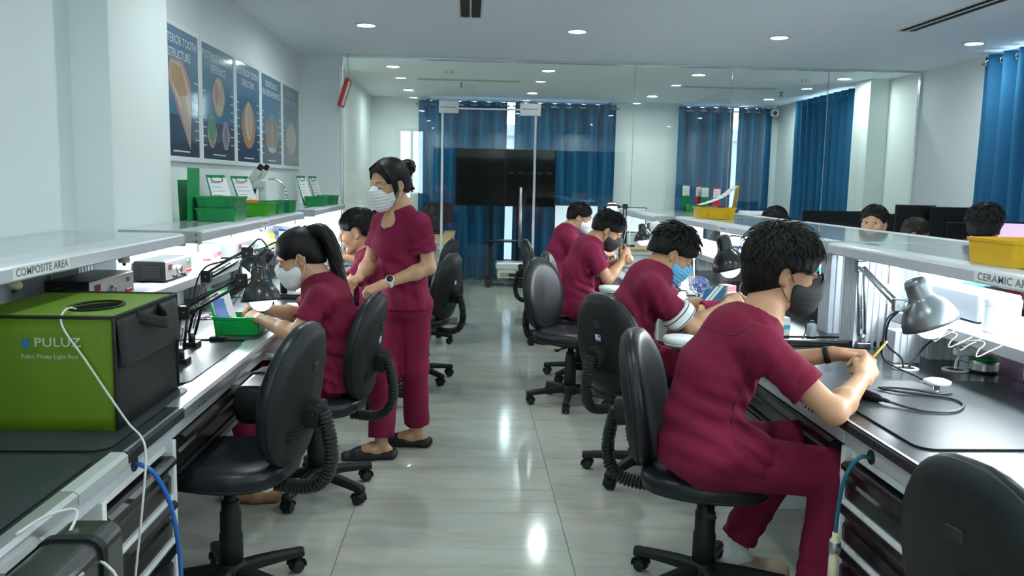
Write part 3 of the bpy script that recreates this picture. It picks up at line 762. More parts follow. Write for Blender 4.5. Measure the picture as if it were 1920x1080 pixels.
sh6 = shelf('far right aluminium shelf near the glass partition', -1, 1.50, 2.40, 6.80, 8.42, [(2.10, 2.26, 6.9, 7.0), (2.10, 2.26, 8.1, 8.2)])
# labels on the shelves
def shelf_label(root, x, yc, z, s, w, h, body=None, size=.03, sq=1.0):
    o = root.location
    mb = MB(o); mb.box((x, yc - w / 2, z - h / 2), (x + s * .0012, yc + w / 2, z + h / 2)); p = mb.build('paper_label', paper_m, root)
    if body:
        M = frame_m((x + s * .0016 - o[0], yc - o[1], z - o[2]), (0, s, 0), (0, 0, 1))
        text(body, size, M, ink_m, 'lettering', p, .0002, 'CENTER', 1.05, sq, bold=.0006)
    else:
        for k in range(5):
            m2 = MB(o); y_ = yc + (k - 2) * w * .15; m2.box((x + s * .0013, y_ - w * .05, z - h * (.18 + .05 * (k % 2))), (x + s * .0018, y_ + w * .04, z + h * .2)); m2.build('print_mark', ink_m, p)
shelf_label(sh1, -1.21, 2.492, 1.1785, 1, .33, .0335, 'COMPOSITE AREA', .031, 1.14)
shelf_label(sh4, 1.65, 2.515, 1.1785, -1, .335, .0335, 'CERAMIC AREA', .033, 1.25)
shelf_label(sh2, -1.19, 5.10, 1.178, 1, .16, .032)
shelf_label(sh3, -1.20, 7.3, 1.178, 1, .18, .032)
shelf_label(sh5, 1.65, 5.45, 1.178, -1, .22, .032)

# ------------------------------------------------------------------ wall posters
poster_m = mat('poster_blue', (0.020, 0.145, 0.285), 0.5, coat=0.9, noise=.35, nscale=3)
poster_d_m = mat('poster_navy', (0.009, 0.030, 0.075), 0.5, coat=0.9)
poster_g_m = mat('faded_poster_blue', (0.055, 0.15, 0.26), 0.5, coat=0.9)
poster_gg_m = mat('faded_poster_grey', (0.16, 0.20, 0.22), 0.5, coat=0.9)
pframe_m = mat('poster_white_frame', (0.72, 0.77, 0.78), 0.45)
ptext_m = mat('poster_lettering', (0.60, 0.66, 0.66), 0.6)
ptextf_m = mat('poster_faded_lettering', (0.30, 0.38, 0.42), 0.6)
tooth = {k: mat('print_' + k, c, .5, coat=.6, noise=.25, nscale=40, stretch=(1, 1, .25)) for k, c in dict(amber=(.36, .21, .09), cream=(.50, .42, .30), pink=(.40, .19, .18), bone=(.40, .33, .26), green=(.08, .27, .12), lilac=(.26, .25, .36), violet=(.15, .15, .21), gold=(.42, .33, .14), rust=(.38, .19, .10), pale=(.42, .42, .39)).items()}
PX = -1.6385
def blob(root, o, y, z, w, h, key, lay, pts=None, shape='egg'):
    """flat printed shape on the poster"""
    mb = MB(o); n = 28; poly = []
    for k in range(n):
        a = 2 * math.pi * k / n; c, s_ = math.cos(a), math.sin(a)
        r = 1.0
        if shape == 'egg': r = 1 - .42 * max(0, s_) ** 3          # pointed at the top
        if shape == 'root': r = 1 - .62 * max(0, -s_) ** 2
        if shape == 'molar': r = 1 + .10 * math.cos(4 * a) - .08 * math.cos(2 * a)
        poly.append((y + c * w / 2 * r, z + s_ * h / 2))
    if pts: poly = pts
    mb.prism(poly, PX + .0175 + .0004 * lay, PX + .0178 + .0004 * lay, 0); return mb.build('printed_tooth', tooth[key], root)
def poster(label, y0, y1, lines, tsize, kind, base=poster_m, low=poster_d_m, tm=ptext_m):
    z0, z1 = 1.525, 2.285; yc = (y0 + y1) / 2; w = y1 - y0
    t = thing('wall_poster', label, 'poster', (PX, yc, z0), 0, 'framed dental wall posters'); o = t.location
    f = .03
    mb = MB(o); mb.box((PX, y0, z0), (PX + .022, y0 + f, z1), .003); mb.box((PX, y1 - f, z0), (PX + .022, y1, z1), .003); mb.box((PX, y0 + f, z0), (PX + .022, y1 - f, z0 + f), .003); mb.box((PX, y0 + f, z1 - f), (PX + .022, y1 - f, z1), .003); mb.build('frame', pframe_m, t)
    mb = MB(o); mb.box((PX, y0 + f, z0 + .26), (PX + .017, y1 - f, z1 - f)); s_ = mb.build('sheet', base, t)
    mb = MB(o); mb.box((PX, y0 + f, z0 + f), (PX + .017, y1 - f, z0 + .26)); mb.build('sheet_lower_band', low, t)
    for k, ln in enumerate(lines):
        text(ln, tsize, frame_m((PX + .0172 - o[0], yc - o[1], z1 - .095 - k * tsize * 1.12 - o[2]), (0, 1, 0), (0, 0, 1)), tm, 'title', t, .0001, 'CENTER', 1.0, 1.0)
    if kind == 'incisor':
        text('Incisor', .032, frame_m((PX + .0172 - o[0], yc - o[1], z1 - .22 - o[2]), (0, 1, 0), (0, 0, 1)), tm, 'subtitle', t, .0001, 'CENTER')
        P_ = lambda l: [(yc + a, z0 + b) for a, b in l]
        blob(t, o, 0, 0, 0, 0, 'pink', 0, P_([(.12, .10), (.20, .30), (.17, .46), (.05, .56), (-.16, .56), (-.2, .46), (-.05, .28)]))
        blob(t, o, 0, 0, 0, 0, 'cream', 1, P_([(.15, .07), (.17, .25), (.14, .42), (.03, .54), (-.15, .55), (-.16, .44), (0, .28)]))
        blob(t, o, 0, 0, 0, 0, 'amber', 2, P_([(.12, .38), (.02, .53), (-.14, .54), (-.15, .44), (-.02, .36)]))
        blob(t, o, 0, 0, 0, 0, 'bone', 3, P_([(.14, .10), (.14, .25), (.06, .37), (-.01, .36), (.03, .26)]))
    elif kind == 'molars':
        blob(t, o, yc, z0 + .43, .27, .25, 'gold', 0, shape='molar'); blob(t, o, yc, z0 + .43, .24, .23, 'cream', 1, shape='molar'); blob(t, o, yc - .05, z0 + .45, .09, .15, 'pink', 2, shape='egg'); blob(t, o, yc + .05, z0 + .45, .08, .16, 'bone', 2)
        blob(t, o, yc - .16, z0 + .20, .19, .20, 'cream', 0, shape='molar'); blob(t, o, yc - .16, z0 + .215, .17, .16, 'green', 1, shape='molar'); blob(t, o, yc - .15, z0 + .125, .08, .04, 'pink', 2)
        blob(t, o, yc + .15, z0 + .19, .18, .19, 'gold', 0, shape='molar'); blob(t, o, yc + .15, z0 + .195, .165, .17, 'lilac', 1, shape='molar'); blob(t, o, yc + .15, z0 + .19, .07, .12, 'violet', 2)
    elif kind == 'root':
        blob(t, o, yc, z0 + .30, .40, .34, 'rust', 0); blob(t, o, yc, z0 + .31, .35, .31, 'amber', 1); blob(t, o, yc, z0 + .33, .20, .28, 'cream', 2); blob(t, o, yc + .02, z0 + .33, .10, .24, 'bone', 3)
    elif kind == 'arch':
        blob(t, o, yc, z0 + .28, .44, .32, 'gold', 0); blob(t, o, yc, z0 + .29, .39, .29, 'violet', 1); blob(t, o, yc, z0 + .25, .15, .24, 'amber', 2, shape='molar'); blob(t, o, yc, z0 + .145, .30, .045, 'pale', 3, shape='molar')
    else:
        blob(t, o, yc, z0 + .28, .44, .30, 'pale', 0); blob(t, o, yc, z0 + .27, .20, .24, 'cream', 1)
    for k in range(7):
        for sd in (-1, 1):
            mb = MB(o); z = z0 + .12 + k * .055 + .01 * sd; a = yc + sd * w * .40; mb.box((PX + .0172, a - .04, z), (PX + .0175, a + .035, z + .006)); mb.build('caption_line', tm, t)
    mb = MB(o); mb.box((PX + .0172, yc - .14, z0 + .055), (PX + .0175, yc + .14, z0 + .063)); mb.build('caption_line', tm, t)
poster('leftmost framed poster reading ANTERIOR TOOTH STRUCTURE, partly behind the column', 4.63, 5.335, ['ANTERIOR TOOTH', 'STRUCTURE'], .068, 'incisor')
poster('framed poster reading POSTERIOR ANATOMY REFERENCE with three molars', 5.345, 6.11, ['POSTERIOR ANATOMY', 'REFERENCE'], .066, 'molars')
poster('middle framed poster reading POSTERIOR TOOTH STRUCTURE with one tooth', 6.12, 6.84, ['POSTERIOR TOOTH', 'STRUCTURE'], .066, 'root')
poster('fourth framed poster reading EDENTULOUS FEATURES REFERENCE with a dark arch', 6.85, 7.61, ['EDENTULOUS', 'FEATURES REFERENCE'], .064, 'arch')
poster('rightmost framed poster, pale and faded, nearest the glass partition', 7.62, 8.38, ['EDENTULOUS', 'FEATURES REFERENCE'], .064, 'fade', poster_g_m, poster_gg_m, ptextf_m)
# ------------------------------------------------------------------ task chairs
def superell(a, p): 
    c, s = math.cos(a), math.sin(a)
    return math.copysign(abs(c) ** (2 / p), c), math.copysign(abs(s) ** (2 / p), s)
def cushion(mb, outline, prof, M, bow=0.0, n=36):
    """closed pad: outline(a)->(u,v); prof list of (scale, height); bow curves along u"""
    vs = []; fs = []; m = len(prof)
    for sc_, h in prof:
        for k in range(n):
            u, v = outline(2 * math.pi * k / n); u *= sc_; v *= sc_
            vs.append((u, v, h + bow * u * u))
    for i in range(m - 1):
        for k in range(n):
            fs.append((i * n + k, i * n + (k + 1) % n, (i + 1) * n + (k + 1) % n, (i + 1) * n + k))
    mb.M = M; mb.add(vs, fs, True); mb.M = None
def make_chair_meshes():
    out = {}
    # seat: local +x forward
    so = lambda a: (superell(a, 2.9)[0] * (.225 + .0 * a), superell(a, 2.9)[1] * .225 * (1 - .10 * (superell(a, 2.9)[0] > 0) * superell(a, 2.9)[0]))
    mb = MB(); cushion(mb, so, [(.98, .425), (1.0, .440), (.985, .462), (.93, .476), (.80, .484), (.55, .483), (.25, .480), (.01, .479)], None); out['seat_cushion'] = (mb, leather_m)
    mb = MB(); cushion(mb, so, [(.01, .398), (.55, .398), (.88, .405), (.97, .414), (.985, .4245), (.01, .4245)], None); out['seat_pan'] = (mb, plast_worn_m)
    mb = MB(); mb.box((-.10, -.07, .372), (.12, .07, .3975), .008); out['tilt_mechanism'] = (mb, plast_m)
    mb = MB(); mb.tube(bez([(.02, -.06, .385), (.03, -.17, .383), (.05, -.25, .39)], 10), .006, n=8); mb.ball((.05, -.255, .39), (.02, .012, .01)); out['height_lever'] = (mb, plast_m)
    # backrest: local plane (u = sideways, v = up), normal along +x
    def bo(a):
        c, s = superell(a, 2.5)
        v = s * .245; u = c * .212 * (1 - .20 * max(0, s) ** 1.5 - .05 * max(0, -s))
        return u, v
    Mb = Matrix.Translation((-.262, 0, .700)) @ Matrix.Rotation(math.radians(-9), 4, 'Y') @ Matrix(((0, 0, 1, 0), (1, 0, 0, 0), (0, 1, 0, 0), (0, 0, 0, 1)))
    mb = MB(); cushion(mb, bo, [(.985, .0), (1.0, .012), (.98, .032), (.90, .046), (.7, .052), (.35, .050), (.01, .049)], Mb, bow=.75); out['back_cushion'] = (mb, leather_m)
    mb = MB(); cushion(mb, bo, [(.01, -.034), (.45, -.033), (.80, -.030), (.93, -.022), (.99, -.006), (.995, -.0005), (.01, -.0005)], Mb, bow=.75); out['back_shell'] = (mb, plast_worn_m)
    mb = MB(); mb.M = Mb
    for v in (-.095, -.108, -.121, -.134):
        mb.tube([(u, v + .35 * u * u, -.0335 + .75 * u * u + .001) for u in np.linspace(-.13, .13, 9)], .003, n=5)
    mb.M = None; out['shell_rib'] = (mb, plast_m)
    mb = MB(); mb.M = Mb; mb.box((-.022, .085, -.0375), (.022, .118, -.030), .003); mb.M = None; out['shell_recess'] = (mb, dark_m)
    # pivot housing on the shell and the ribbed J-shaped support
    mb = MB(); mb.M = Mb; mb.prism(rpoly(.085, .10, .03, cx=0, cy=-.055), -.078, -.031, 2); mb.M = None; out['pivot_housing'] = (mb, plast_worn_m)
    mb = MB(); mb.M = Mb; mb.cyl((0.043, -.05, -.056), (.062, -.05, -.056), .014, n=10); mb.M = None; out['pivot_knob'] = (mb, plast_m)
    path = bez([(-.335, 0, .645), (-.352, 0, .58), (-.362, 0, .50), (-.352, 0, .435), (-.315, 0, .393), (-.25, 0, .378), (-.17, 0, .383)], 60)
    d = np.r_[0, np.cumsum(np.linalg.norm(np.diff(path, axis=0), axis=1))]; L = d[-1]
    nn = 150; tt = np.linspace(0, L, nn); pp = np.stack([np.interp(tt, d, path[:, i]) for i in range(3)], 1)
    rr = .029 + .0042 * np.sign(np.sin(2 * np.pi * tt / .0135)) 
    mb = MB(); mb.tube(pp, rr, n=12, smooth=False, ell=.72, up=(1, 0, 0)); out['bellows_support'] = (mb, rubber_m)
    # gas column
    mb = MB(); mb.cyl((0, 0, .235), (0, 0, .372), .021, n=16); out['gas_piston'] = (mb, plast_m)
    mb = MB(); mb.lathe([(.040, .125), (.040, .225), (.036, .235), (.036, .305), (.031, .315), (.031, .345), (.024, .347)], n=18); out['column_cover'] = (mb, plast_worn_m)
    mb = MB(); mb.lathe([(.030, .062), (.046, .066), (.052, .085), (.050, .118), (.042, .128), (.02, .128)], n=18); out['base_hub'] = (mb, plast_worn_m)
    # leg with castor, pointing +x
    mb = MB()
    for xs in [np.linspace(.03, .285, 10)]:
        vs = []
        for x in xs:
            u = (x - .03) / .255; w = .026 - .007 * u; zt = .118 - .030 * u ** 1.5; zb = zt - (.040 - .012 * u)
            vs += [(x, -w, zb), (x, -w * 1.02, zt - .010), (x, -w * .6, zt), (x, w * .6, zt), (x, w * 1.02, zt - .010), (x, w, zb)]
        n = 6; fs = [(i * n + k, i * n + (k + 1) % n, (i + 1) * n + (k + 1) % n, (i + 1) * n + k) for i in range(9) for k in range(n)]
        fs = [f[::-1] for f in fs]
        fs += [tuple(range(n)), tuple(range(9 * n, 10 * n))[::-1]]
        mb.add(vs, fs)
    mb.cyl((.272, 0, .058), (.272, 0, .088), .019, n=12)
    out['leg'] = (mb, plast_worn_m)
    mb = MB()
    prof = []
    for k in range(13):
        a = math.radians(-20 + 200 * k / 12); prof.append((.262 + .029 * math.cos(a), .031 + .029 * math.sin(a)))
    poly = [(x, z) for x, z in prof] + [(x * .0 + (.262 + (x - .262) * .80), .031 + (z - .031) * .80) for x, z in prof[::-1]]
    # hood: x,z polygon extruded along y (axis 1 takes (z,x))
    mb.prism([(z, x) for x, z in poly], -.024, .024, 1); out['castor_hood'] = (mb, plast_m)
    mb = MB()
    for s in (-1, 1): mb.lathe([(.006, 0), (.022, .001), (.0245, .005), (.0245, .013), (.021, .016), (0, .016)], (.262, s * .005, .0255), (0, s, 0), n=16)
    out['castor_wheel'] = (mb, rubber_m)
    res = {}
    for k, (b, m) in out.items():
        me = b.mesh(k); me.materials.append(m); res[k] = me
    return res
CHM = make_chair_meshes()
sticker_m = mat('blue_white_sticker', (0.05, 0.14, 0.55), .4)
def chair(label, x, y, face, base=0.3, up=0.0, sticker=False):
    t = thing('task_chair', label, 'chair', (x, y, 0), math.radians(face), 'black task chairs')
    for k, me in CHM.items():
        if k in ('leg', 'castor_hood', 'castor_wheel', 'pivot_knob', 'shell_rib', 'shell_recess', 'base_hub'): continue
        o = link(bpy.data.objects.new(k, me), t)
        if k not in ('column_cover',): o.location.z = up if k != 'gas_piston' else up / 2
        if k == 'back_shell':
            link(bpy.data.objects.new('shell_rib', CHM['shell_rib']), o); link(bpy.data.objects.new('shell_recess', CHM['shell_recess']), o)
            if sticker:
                mb = MB(); M = Matrix.Translation((-.262, 0, .700)) @ Matrix.Rotation(math.radians(-9), 4, 'Y') @ Matrix(((0, 0, 1, 0), (1, 0, 0, 0), (0, 1, 0, 0), (0, 0, 0, 1)))
                mb.M = M; mb.box((-.022, .02, -.0350), (.012, .052, -.0338)); mb.build('sticker', paper_m, o)
                mb = MB(); mb.M = M; mb.box((-.021, .036, -.0353), (-.004, .051, -.0349)); mb.box((-.021, .021, -.0353), (.011, .028, -.0349)); mb.build('sticker_print', sticker_m, o)
        if k == 'pivot_housing': link(bpy.data.objects.new('pivot_knob', CHM['pivot_knob']), o)
    hub = link(bpy.data.objects.new('base_hub', CHM['base_hub']), t)
    for k in range(5):
        lg = link(bpy.data.objects.new('leg', CHM['leg']), t); lg.rotation_euler.z = base + k * 2 * math.pi / 5
        link(bpy.data.objects.new('castor_hood', CHM['castor_hood']), lg); link(bpy.data.objects.new('castor_wheel', CHM['castor_wheel']), lg)
    return t
chair('empty black task chair at the left front, its shell turned to the camera', -.80, 2.86, 169, .35, up=.035)
chair('black task chair under the ponytailed woman', -.685, 3.86, 172, .15, sticker=True)
chair('black task chair under the short-haired man without a mask', -.60, 5.42, 172, .5)
chair('empty black task chair right of the standing woman, paper tag on its back', -.36, 6.15, 158, .2, sticker=True)
chair('empty black task chair on the left of the aisle, nearest the glass door', -.40, 7.60, 165, .6)
chair('black task chair under the man in glasses', .855, 2.86, -24, .25)
chair('black task chair under the man with the blue mask, sticker on its shell', .87, 4.10, 33, .9, sticker=True)
chair('empty black task chair in the aisle, cushion turned to the camera', .690, 5.50, -38, .15, up=.012)
chair('black task chair under the man with the black mask', .86, 6.25, -12, .4)
chair('black task chair under the man with grey-streaked hair', .80, 7.65, -8, .1)
chair('black task chair shell cropped by the lower right corner', 1.245, 1.60, 14, .2)
chair('black task chair behind the glass partition on the right', 3.05, 10.4, 230, .3)
# ------------------------------------------------------------------ implicit surfaces for people
def cap(a, b, ra, rb, k=.02, lat=None, ls=1.0, sub=False):
    return dict(t='cap', a=np.array(a, float), b=np.array(b, float), ra=ra, rb=rb, k=k, lat=None if lat is None else unit(lat), ls=ls, sub=sub)
def ell(c, r, R=None, k=.02, sub=False):
    return dict(t='ell', c=np.array(c, float), r=np.array([r] * 3 if np.isscalar(r) else r, float), R=None if R is None else np.array(R, float), k=k, sub=sub)
def slv(a, b, ra, rb, c, rin, k=.03, lat=None, ls=1.0):
    """sleeve or trouser leg: capsule cut square at c and hollow at its end"""
    p = cap(a, b, ra, rb, k, lat, ls); p['t'] = 'slv'; p['c'] = np.array(c, float); p['rin'] = rin; p['u'] = unit(np.array(b, float) - np.array(a, float)); return p
def half(n, d, k=.01):
    """keep the side where n.p < d"""
    return dict(t='half', n=unit(n), d=d, k=k, sub='cut')
def prim_bounds(p):
    if p['t'] in ('cap', 'slv'):
        r = max(p['ra'], p['rb']) * max(1, p['ls']); return np.minimum(p['a'], p['b']) - r, np.maximum(p['a'], p['b']) + r
    if p['t'] == 'ell':
        r = p['r'].max(); return p['c'] - r, p['c'] + r
def prim_eval(p, X, Y, Z):
    if p['t'] == 'half':
        return X * p['n'][0] + Y * p['n'][1] + Z * p['n'][2] - p['d']
    if p['t'] in ('cap', 'slv'):
        a, b = p['a'], p['b']; ba = b - a
        dx, dy, dz = X - a[0], Y - a[1], Z - a[2]
        t = np.clip((dx * ba[0] + dy * ba[1] + dz * ba[2]) / (ba @ ba + 1e-12), 0, 1)
        dx = dx - t * ba[0]; dy = dy - t * ba[1]; dz = dz - t * ba[2]
        s2 = dx * dx + dy * dy + dz * dz
        if p['lat'] is not None:
            l = p['lat']; q = dx * l[0] + dy * l[1] + dz * l[2]
            s2 = s2 - q * q * (1 - 1 / p['ls'] ** 2)
        d = np.sqrt(np.maximum(s2, 0)) - (p['ra'] + (p['rb'] - p['ra']) * t)
        if p['t'] == 'slv':
            c, u = p['c'], p['u']; q = (X - c[0]) * u[0] + (Y - c[1]) * u[1] + (Z - c[2]) * u[2]
            ex, ey, ez = X - c[0] - q * u[0], Y - c[1] - q * u[1], Z - c[2] - q * u[2]
            inner = np.maximum(np.sqrt(ex * ex + ey * ey + ez * ez) - p['rin'], -.03 - q)
            d = np.maximum(np.maximum(d, q), -inner)
        return d
    c = p['c']; dx, dy, dz = X - c[0], Y - c[1], Z - c[2]
    if p['R'] is not None:
        R = p['R']
        dx, dy, dz = dx * R[0, 0] + dy * R[1, 0] + dz * R[2, 0], dx * R[0, 1] + dy * R[1, 1] + dz * R[2, 1], dx * R[0, 2] + dy * R[1, 2] + dz * R[2, 2]
    r = p['r']
    k0 = np.sqrt((dx / r[0]) ** 2 + (dy / r[1]) ** 2 + (dz / r[2]) ** 2)
    k1 = np.sqrt((dx / r[0] ** 2) ** 2 + (dy / r[1] ** 2) ** 2 + (dz / r[2] ** 2) ** 2)
    return k0 * (k0 - 1) / (k1 + 1e-9)
def smin(a, b, k):
    h = np.maximum(k - np.abs(a - b), 0) / k
    return np.minimum(a, b) - h * h * k * .25
def field(prims, lo, hi, h, disp=None):
    n = np.ceil((hi - lo) / h).astype(int) + 1
    ax = [(lo[i] + h * np.arange(n[i])).astype(np.float32) for i in range(3)]
    D = np.full(n, .08, np.float32)
    done = disp is None
    if disp is not None: prims = [p for p in prims if not p['sub']] + [p for p in prims if p['sub']]
    for p in prims:
        if not done and p['sub']:
            D = D + disp(ax[0][:, None, None], ax[1][None, :, None], ax[2][None, None, :]); done = True
        if p['t'] == 'half':
            d = prim_eval(p, ax[0][:, None, None], ax[1][None, :, None], ax[2][None, None, :]); D = -smin(-D, -d, p['k']); continue
        b0, b1 = prim_bounds(p); m = p['k'] + 3 * h + .01
        i0 = np.maximum(np.floor((b0 - m - lo) / h).astype(int), 0); i1 = np.minimum(np.ceil((b1 + m - lo) / h).astype(int) + 1, n)
        if np.any(i1 <= i0): continue
        sl = tuple(slice(i0[i], i1[i]) for i in range(3))
        d = prim_eval(p, ax[0][sl[0]][:, None, None], ax[1][sl[1]][None, :, None], ax[2][sl[2]][None, None, :])
        if p['sub']: D[sl] = -smin(-D[sl], d, p['k'])
        else: D[sl] = smin(D[sl], d, p['k'])
    if not done:
        D = D + disp(ax[0][:, None, None], ax[1][None, :, None], ax[2][None, None, :])
    return D, lo
EDG = [(0, 1), (2, 3), (4, 5), (6, 7), (0, 2), (1, 3), (4, 6), (5, 7), (0, 4), (1, 5), (2, 6), (3, 7)]
CRN = np.array([(x, y, z) for x in (0, 1) for y in (0, 1) for z in (0, 1)])
def nets(D, lo, h):
    S = D < 0
    nx, ny, nz = D.shape
    cnt = np.zeros((nx - 1, ny - 1, nz - 1), np.int8)
    for c in CRN: cnt += S[c[0]:nx - 1 + c[0], c[1]:ny - 1 + c[1], c[2]:nz - 1 + c[2]]
    act = (cnt > 0) & (cnt < 8)
    I, J, K = np.nonzero(act); N = len(I)
    idx = np.full(act.shape, -1, np.int32); idx[I, J, K] = np.arange(N)
    vals = [D[I + c[0], J + c[1], K + c[2]] for c in CRN]
    pos = np.zeros((N, 3), np.float32); num = np.zeros(N, np.float32)
    for a, b in EDG:
        va, vb = vals[a], vals[b]; m = (va < 0) != (vb < 0)
        t = np.where(m, va / np.where(m, va - vb, 1), 0)
        q = CRN[a] + t[:, None] * (CRN[b] - CRN[a]); pos += q * m[:, None]; num += m
    pos = (pos / num[:, None] + np.stack([I, J, K], 1)) * h + lo
    F = []
    for ax in range(3):
        o = [(ax + 1) % 3, (ax + 2) % 3]
        sa = [slice(None)] * 3; sb = [slice(None)] * 3; sa[ax] = slice(0, -1); sb[ax] = slice(1, None)
        A = S[tuple(sa)]; B = S[tuple(sb)]; ch = A != B
        q = list(np.nonzero(ch)); inner = np.ones(len(q[0]), bool)
        for d in o: inner &= (q[d] > 0) & (q[d] < D.shape[d] - 1)
        q = [x[inner] for x in q]; sgn = A[tuple(q)]
        def cell(d0, d1):
            r = [x.copy() for x in q]; r[o[0]] = r[o[0]] + d0; r[o[1]] = r[o[1]] + d1; return idx[tuple(r)]
        f = np.stack([cell(-1, -1), cell(0, -1), cell(0, 0), cell(-1, 0)], 1)
        f[~sgn] = f[~sgn][:, ::-1]; F.append(f)
    F = np.concatenate(F); F = F[(F >= 0).all(1)]
    return pos, F
def sdf(prims, h, disp=None, box=None, pad=.03):
    bs = [prim_bounds(p) for p in prims if not p['sub']]
    lo = np.min([b[0] for b in bs], 0) - pad; hi = np.max([b[1] for b in bs], 0) + pad
    if box is not None: lo = np.maximum(lo, box[0]); hi = np.minimum(hi, box[1])
    D, lo = field(prims, lo, hi, h, disp); return nets(D, lo, h)
def join(parts):
    vs = []; fs = []; n = 0
    for v, f in parts:
        vs.append(v); fs.append(f + n); n += len(v)
    return np.concatenate(vs), np.concatenate(fs)
def tubes_np(paths, n=6):
    """many tapered tubes -> verts, quads ; paths = [(pts, radii, flat)]"""
    mb_v = []; q = []; b = 0
    for pts, r, flat, nrm in paths:
        pts = np.asarray(pts, float); m = len(pts); T = np.gradient(pts, axis=0); T /= np.linalg.norm(T, axis=1)[:, None] + 1e-9
        for i in range(m):
            u = unit(nrm[i] - T[i] * (nrm[i] @ T[i])); w = np.cross(T[i], u)
            for k in range(n):
                a = 2 * math.pi * k / n; mb_v.append(pts[i] + r[i] * (math.cos(a) * u * flat + math.sin(a) * w))
        for i in range(m - 1):
            for k in range(n): q.append((b + i * n + k, b + i * n + (k + 1) % n, b + (i + 1) * n + (k + 1) % n, b + (i + 1) * n + k))
        b += m * n
    return np.array(mb_v), np.array(q, int)

def head_frame(d, pitch=0.0, roll=0.0):
    """columns: forward, left, up"""
    d = unit([d[0], d[1], 0]); l = np.array([-d[1], d[0], 0.]); u = np.array([0, 0, 1.])
    p = math.radians(pitch); f = d * math.cos(p) + u * math.sin(p); up = np.cross(f, l) * 1.0
    r = math.radians(roll); l2 = l * math.cos(r) + up * math.sin(r); up2 = up * math.cos(r) - l * math.sin(r)
    return np.stack([f, l2, up2], 1)
def head_prims(o, H, s=1.0, female=False, nose=1.0):
    P = lambda x, y, z: o + H @ (np.array([x, y, z]) * s)
    pr = [ell(P(-.012, 0, .034), np.array([.099, .076, .088]) * s, H, .02),
          ell(P(.028, 0, -.025), np.array([.064, .063, .083]) * s, H, .03),
          cap(P(-.01, .046, -.052), P(.062, .014, -.098), .018 * s, .016 * s, .022), cap(P(-.01, -.046, -.052), P(.062, -.014, -.098), .018 * s, .016 * s, .022),
          ell(P(.070, 0, -.100), np.array([.022, .024, .018]) * s, H, .02)]
    for y in (1, -1):
        pr += [ell(P(.058, .040 * y, -.026), np.array([.026, .024, .024]) * s, H, .022), cap(P(.086, .016 * y, .030), P(.066, .052 * y, .026), .010 * s, .009 * s, .014)]
        pr += [ell(P(.103, .031 * y, .008), np.array([.013, .018, .012]) * s, H, .012, sub=True)]
        pr += [ell(P(.083, .031 * y, .007), np.array([.0145, .0165, .0130]) * s, H, .005)]      # eyelid bulge
    pr += [cap(P(.092, 0, .016), P(.110 * (.97 + .03 * nose), 0, -.024), .0075 * s, .0125 * s, .012),
           ell(P(.101, .011, -.030), .0085 * s, None, .006), ell(P(.101, -.011, -.030), .0085 * s, None, .006),
           cap(P(.088, .017, -.058), P(.096, 0, -.055), .0055 * s, .007 * s, .006), cap(P(.088, -.017, -.058), P(.096, 0, -.055), .0055 * s, .007 * s, .006),
           cap(P(.086, .014, -.069), P(.093, 0, -.070), .0055 * s, .0075 * s, .006), cap(P(.086, -.014, -.069), P(.093, 0, -.070), .0055 * s, .0075 * s, .006),
           cap(P(.095, .016, -.0635), P(.095, -.016, -.0635), .0022 * s, .0022 * s, .004, sub=True)]
    for y in (1, -1):
        a = math.radians(18); E = H @ np.array([[math.cos(a), 0, math.sin(a)], [0, 1, 0], [-math.sin(a), 0, math.cos(a)]]) @ np.array([[math.cos(.45 * y), math.sin(.45 * y), 0], [-math.sin(.45 * y), math.cos(.45 * y), 0], [0, 0, 1]])
        pr += [ell(P(-.012, .079 * y, -.004), np.array([.019, .0065, .032]) * s, E, .006), ell(P(-.006, .0855 * y, .0), np.array([.010, .006, .018]) * s, E, .004, sub=True), ell(P(-.004, .078 * y, -.030), np.array([.009, .006, .010]) * s, E, .008)]
    return pr
FL = [(.041, .026, .020), (.046, .029, .021), (.042, .027, .020), (.033, .020, .018)]
def hand_prims(w, X, Z, side=1, curl=None, thumb=(35, 20, 25), spread=(6, 1, -4, -10), s=1.0, thumb_out=42):
    """w wrist; X along the hand; Z back of the hand; thumb on +Y*side"""
    X = unit(X); Z = unit(np.array(Z) - X * (np.array(Z) @ X)); Yv = np.cross(Z, X) * side
    P = lambda x, y, z: w + s * (X * x + Yv * y + Z * z)
    pr = []; ky = (.028, .0095, -.009, -.026); kx = (.086, .089, .084, .077)
    curl = curl or [(30, 40, 25)] * 4
    for i in range(4):
        pr.append(cap(P(-.004, ky[i] * .55, 0), P(kx[i], ky[i], -.002 if i in (1, 2) else -.005), .0165 * s, .0110 * s, .014))
        p = P(kx[i], ky[i], -.003); a = 0; sp = math.radians(spread[i]); r = (.0096, .0090, .0082, .0072)
        for j in range(3):
            a += math.radians(curl[i][j]); d = X * math.cos(a) * math.cos(sp) + Yv * math.sin(sp) * math.cos(a) - Z * math.sin(a)
            q = p + d * FL[i][j] * s
            pr.append(cap(p, q, (r[j] - .0006 * (i == 3) * 2) * s, (r[j + 1] - .0006 * (i == 3) * 2) * s, .005)); p = q
    # thumb
    p = P(.018, .022, -.008); to = math.radians(thumb_out); a = 0
    pr.append(cap(P(0, .008, -.002), p, .017 * s, .0155 * s, .012))
    d0 = X * math.cos(to) + Yv * math.sin(to) * .85 - Z * math.sin(to) * .45; d0 = unit(d0)
    inn = unit(-Yv * .75 - Z * .45 + X * .4); inn = unit(inn - d0 * (inn @ d0))
    L = (.042, .033, .026); r = (.0145, .0112, .0100, .0078)
    for j in range(3):
        a += math.radians(thumb[j]) * (.3 if j == 0 else 1); d = d0 * math.cos(a) + inn * math.sin(a); q = p + d * L[j] * s
        pr.append(cap(p, q, r[j] * s, r[j + 1] * s, .006)); p = q
    return pr

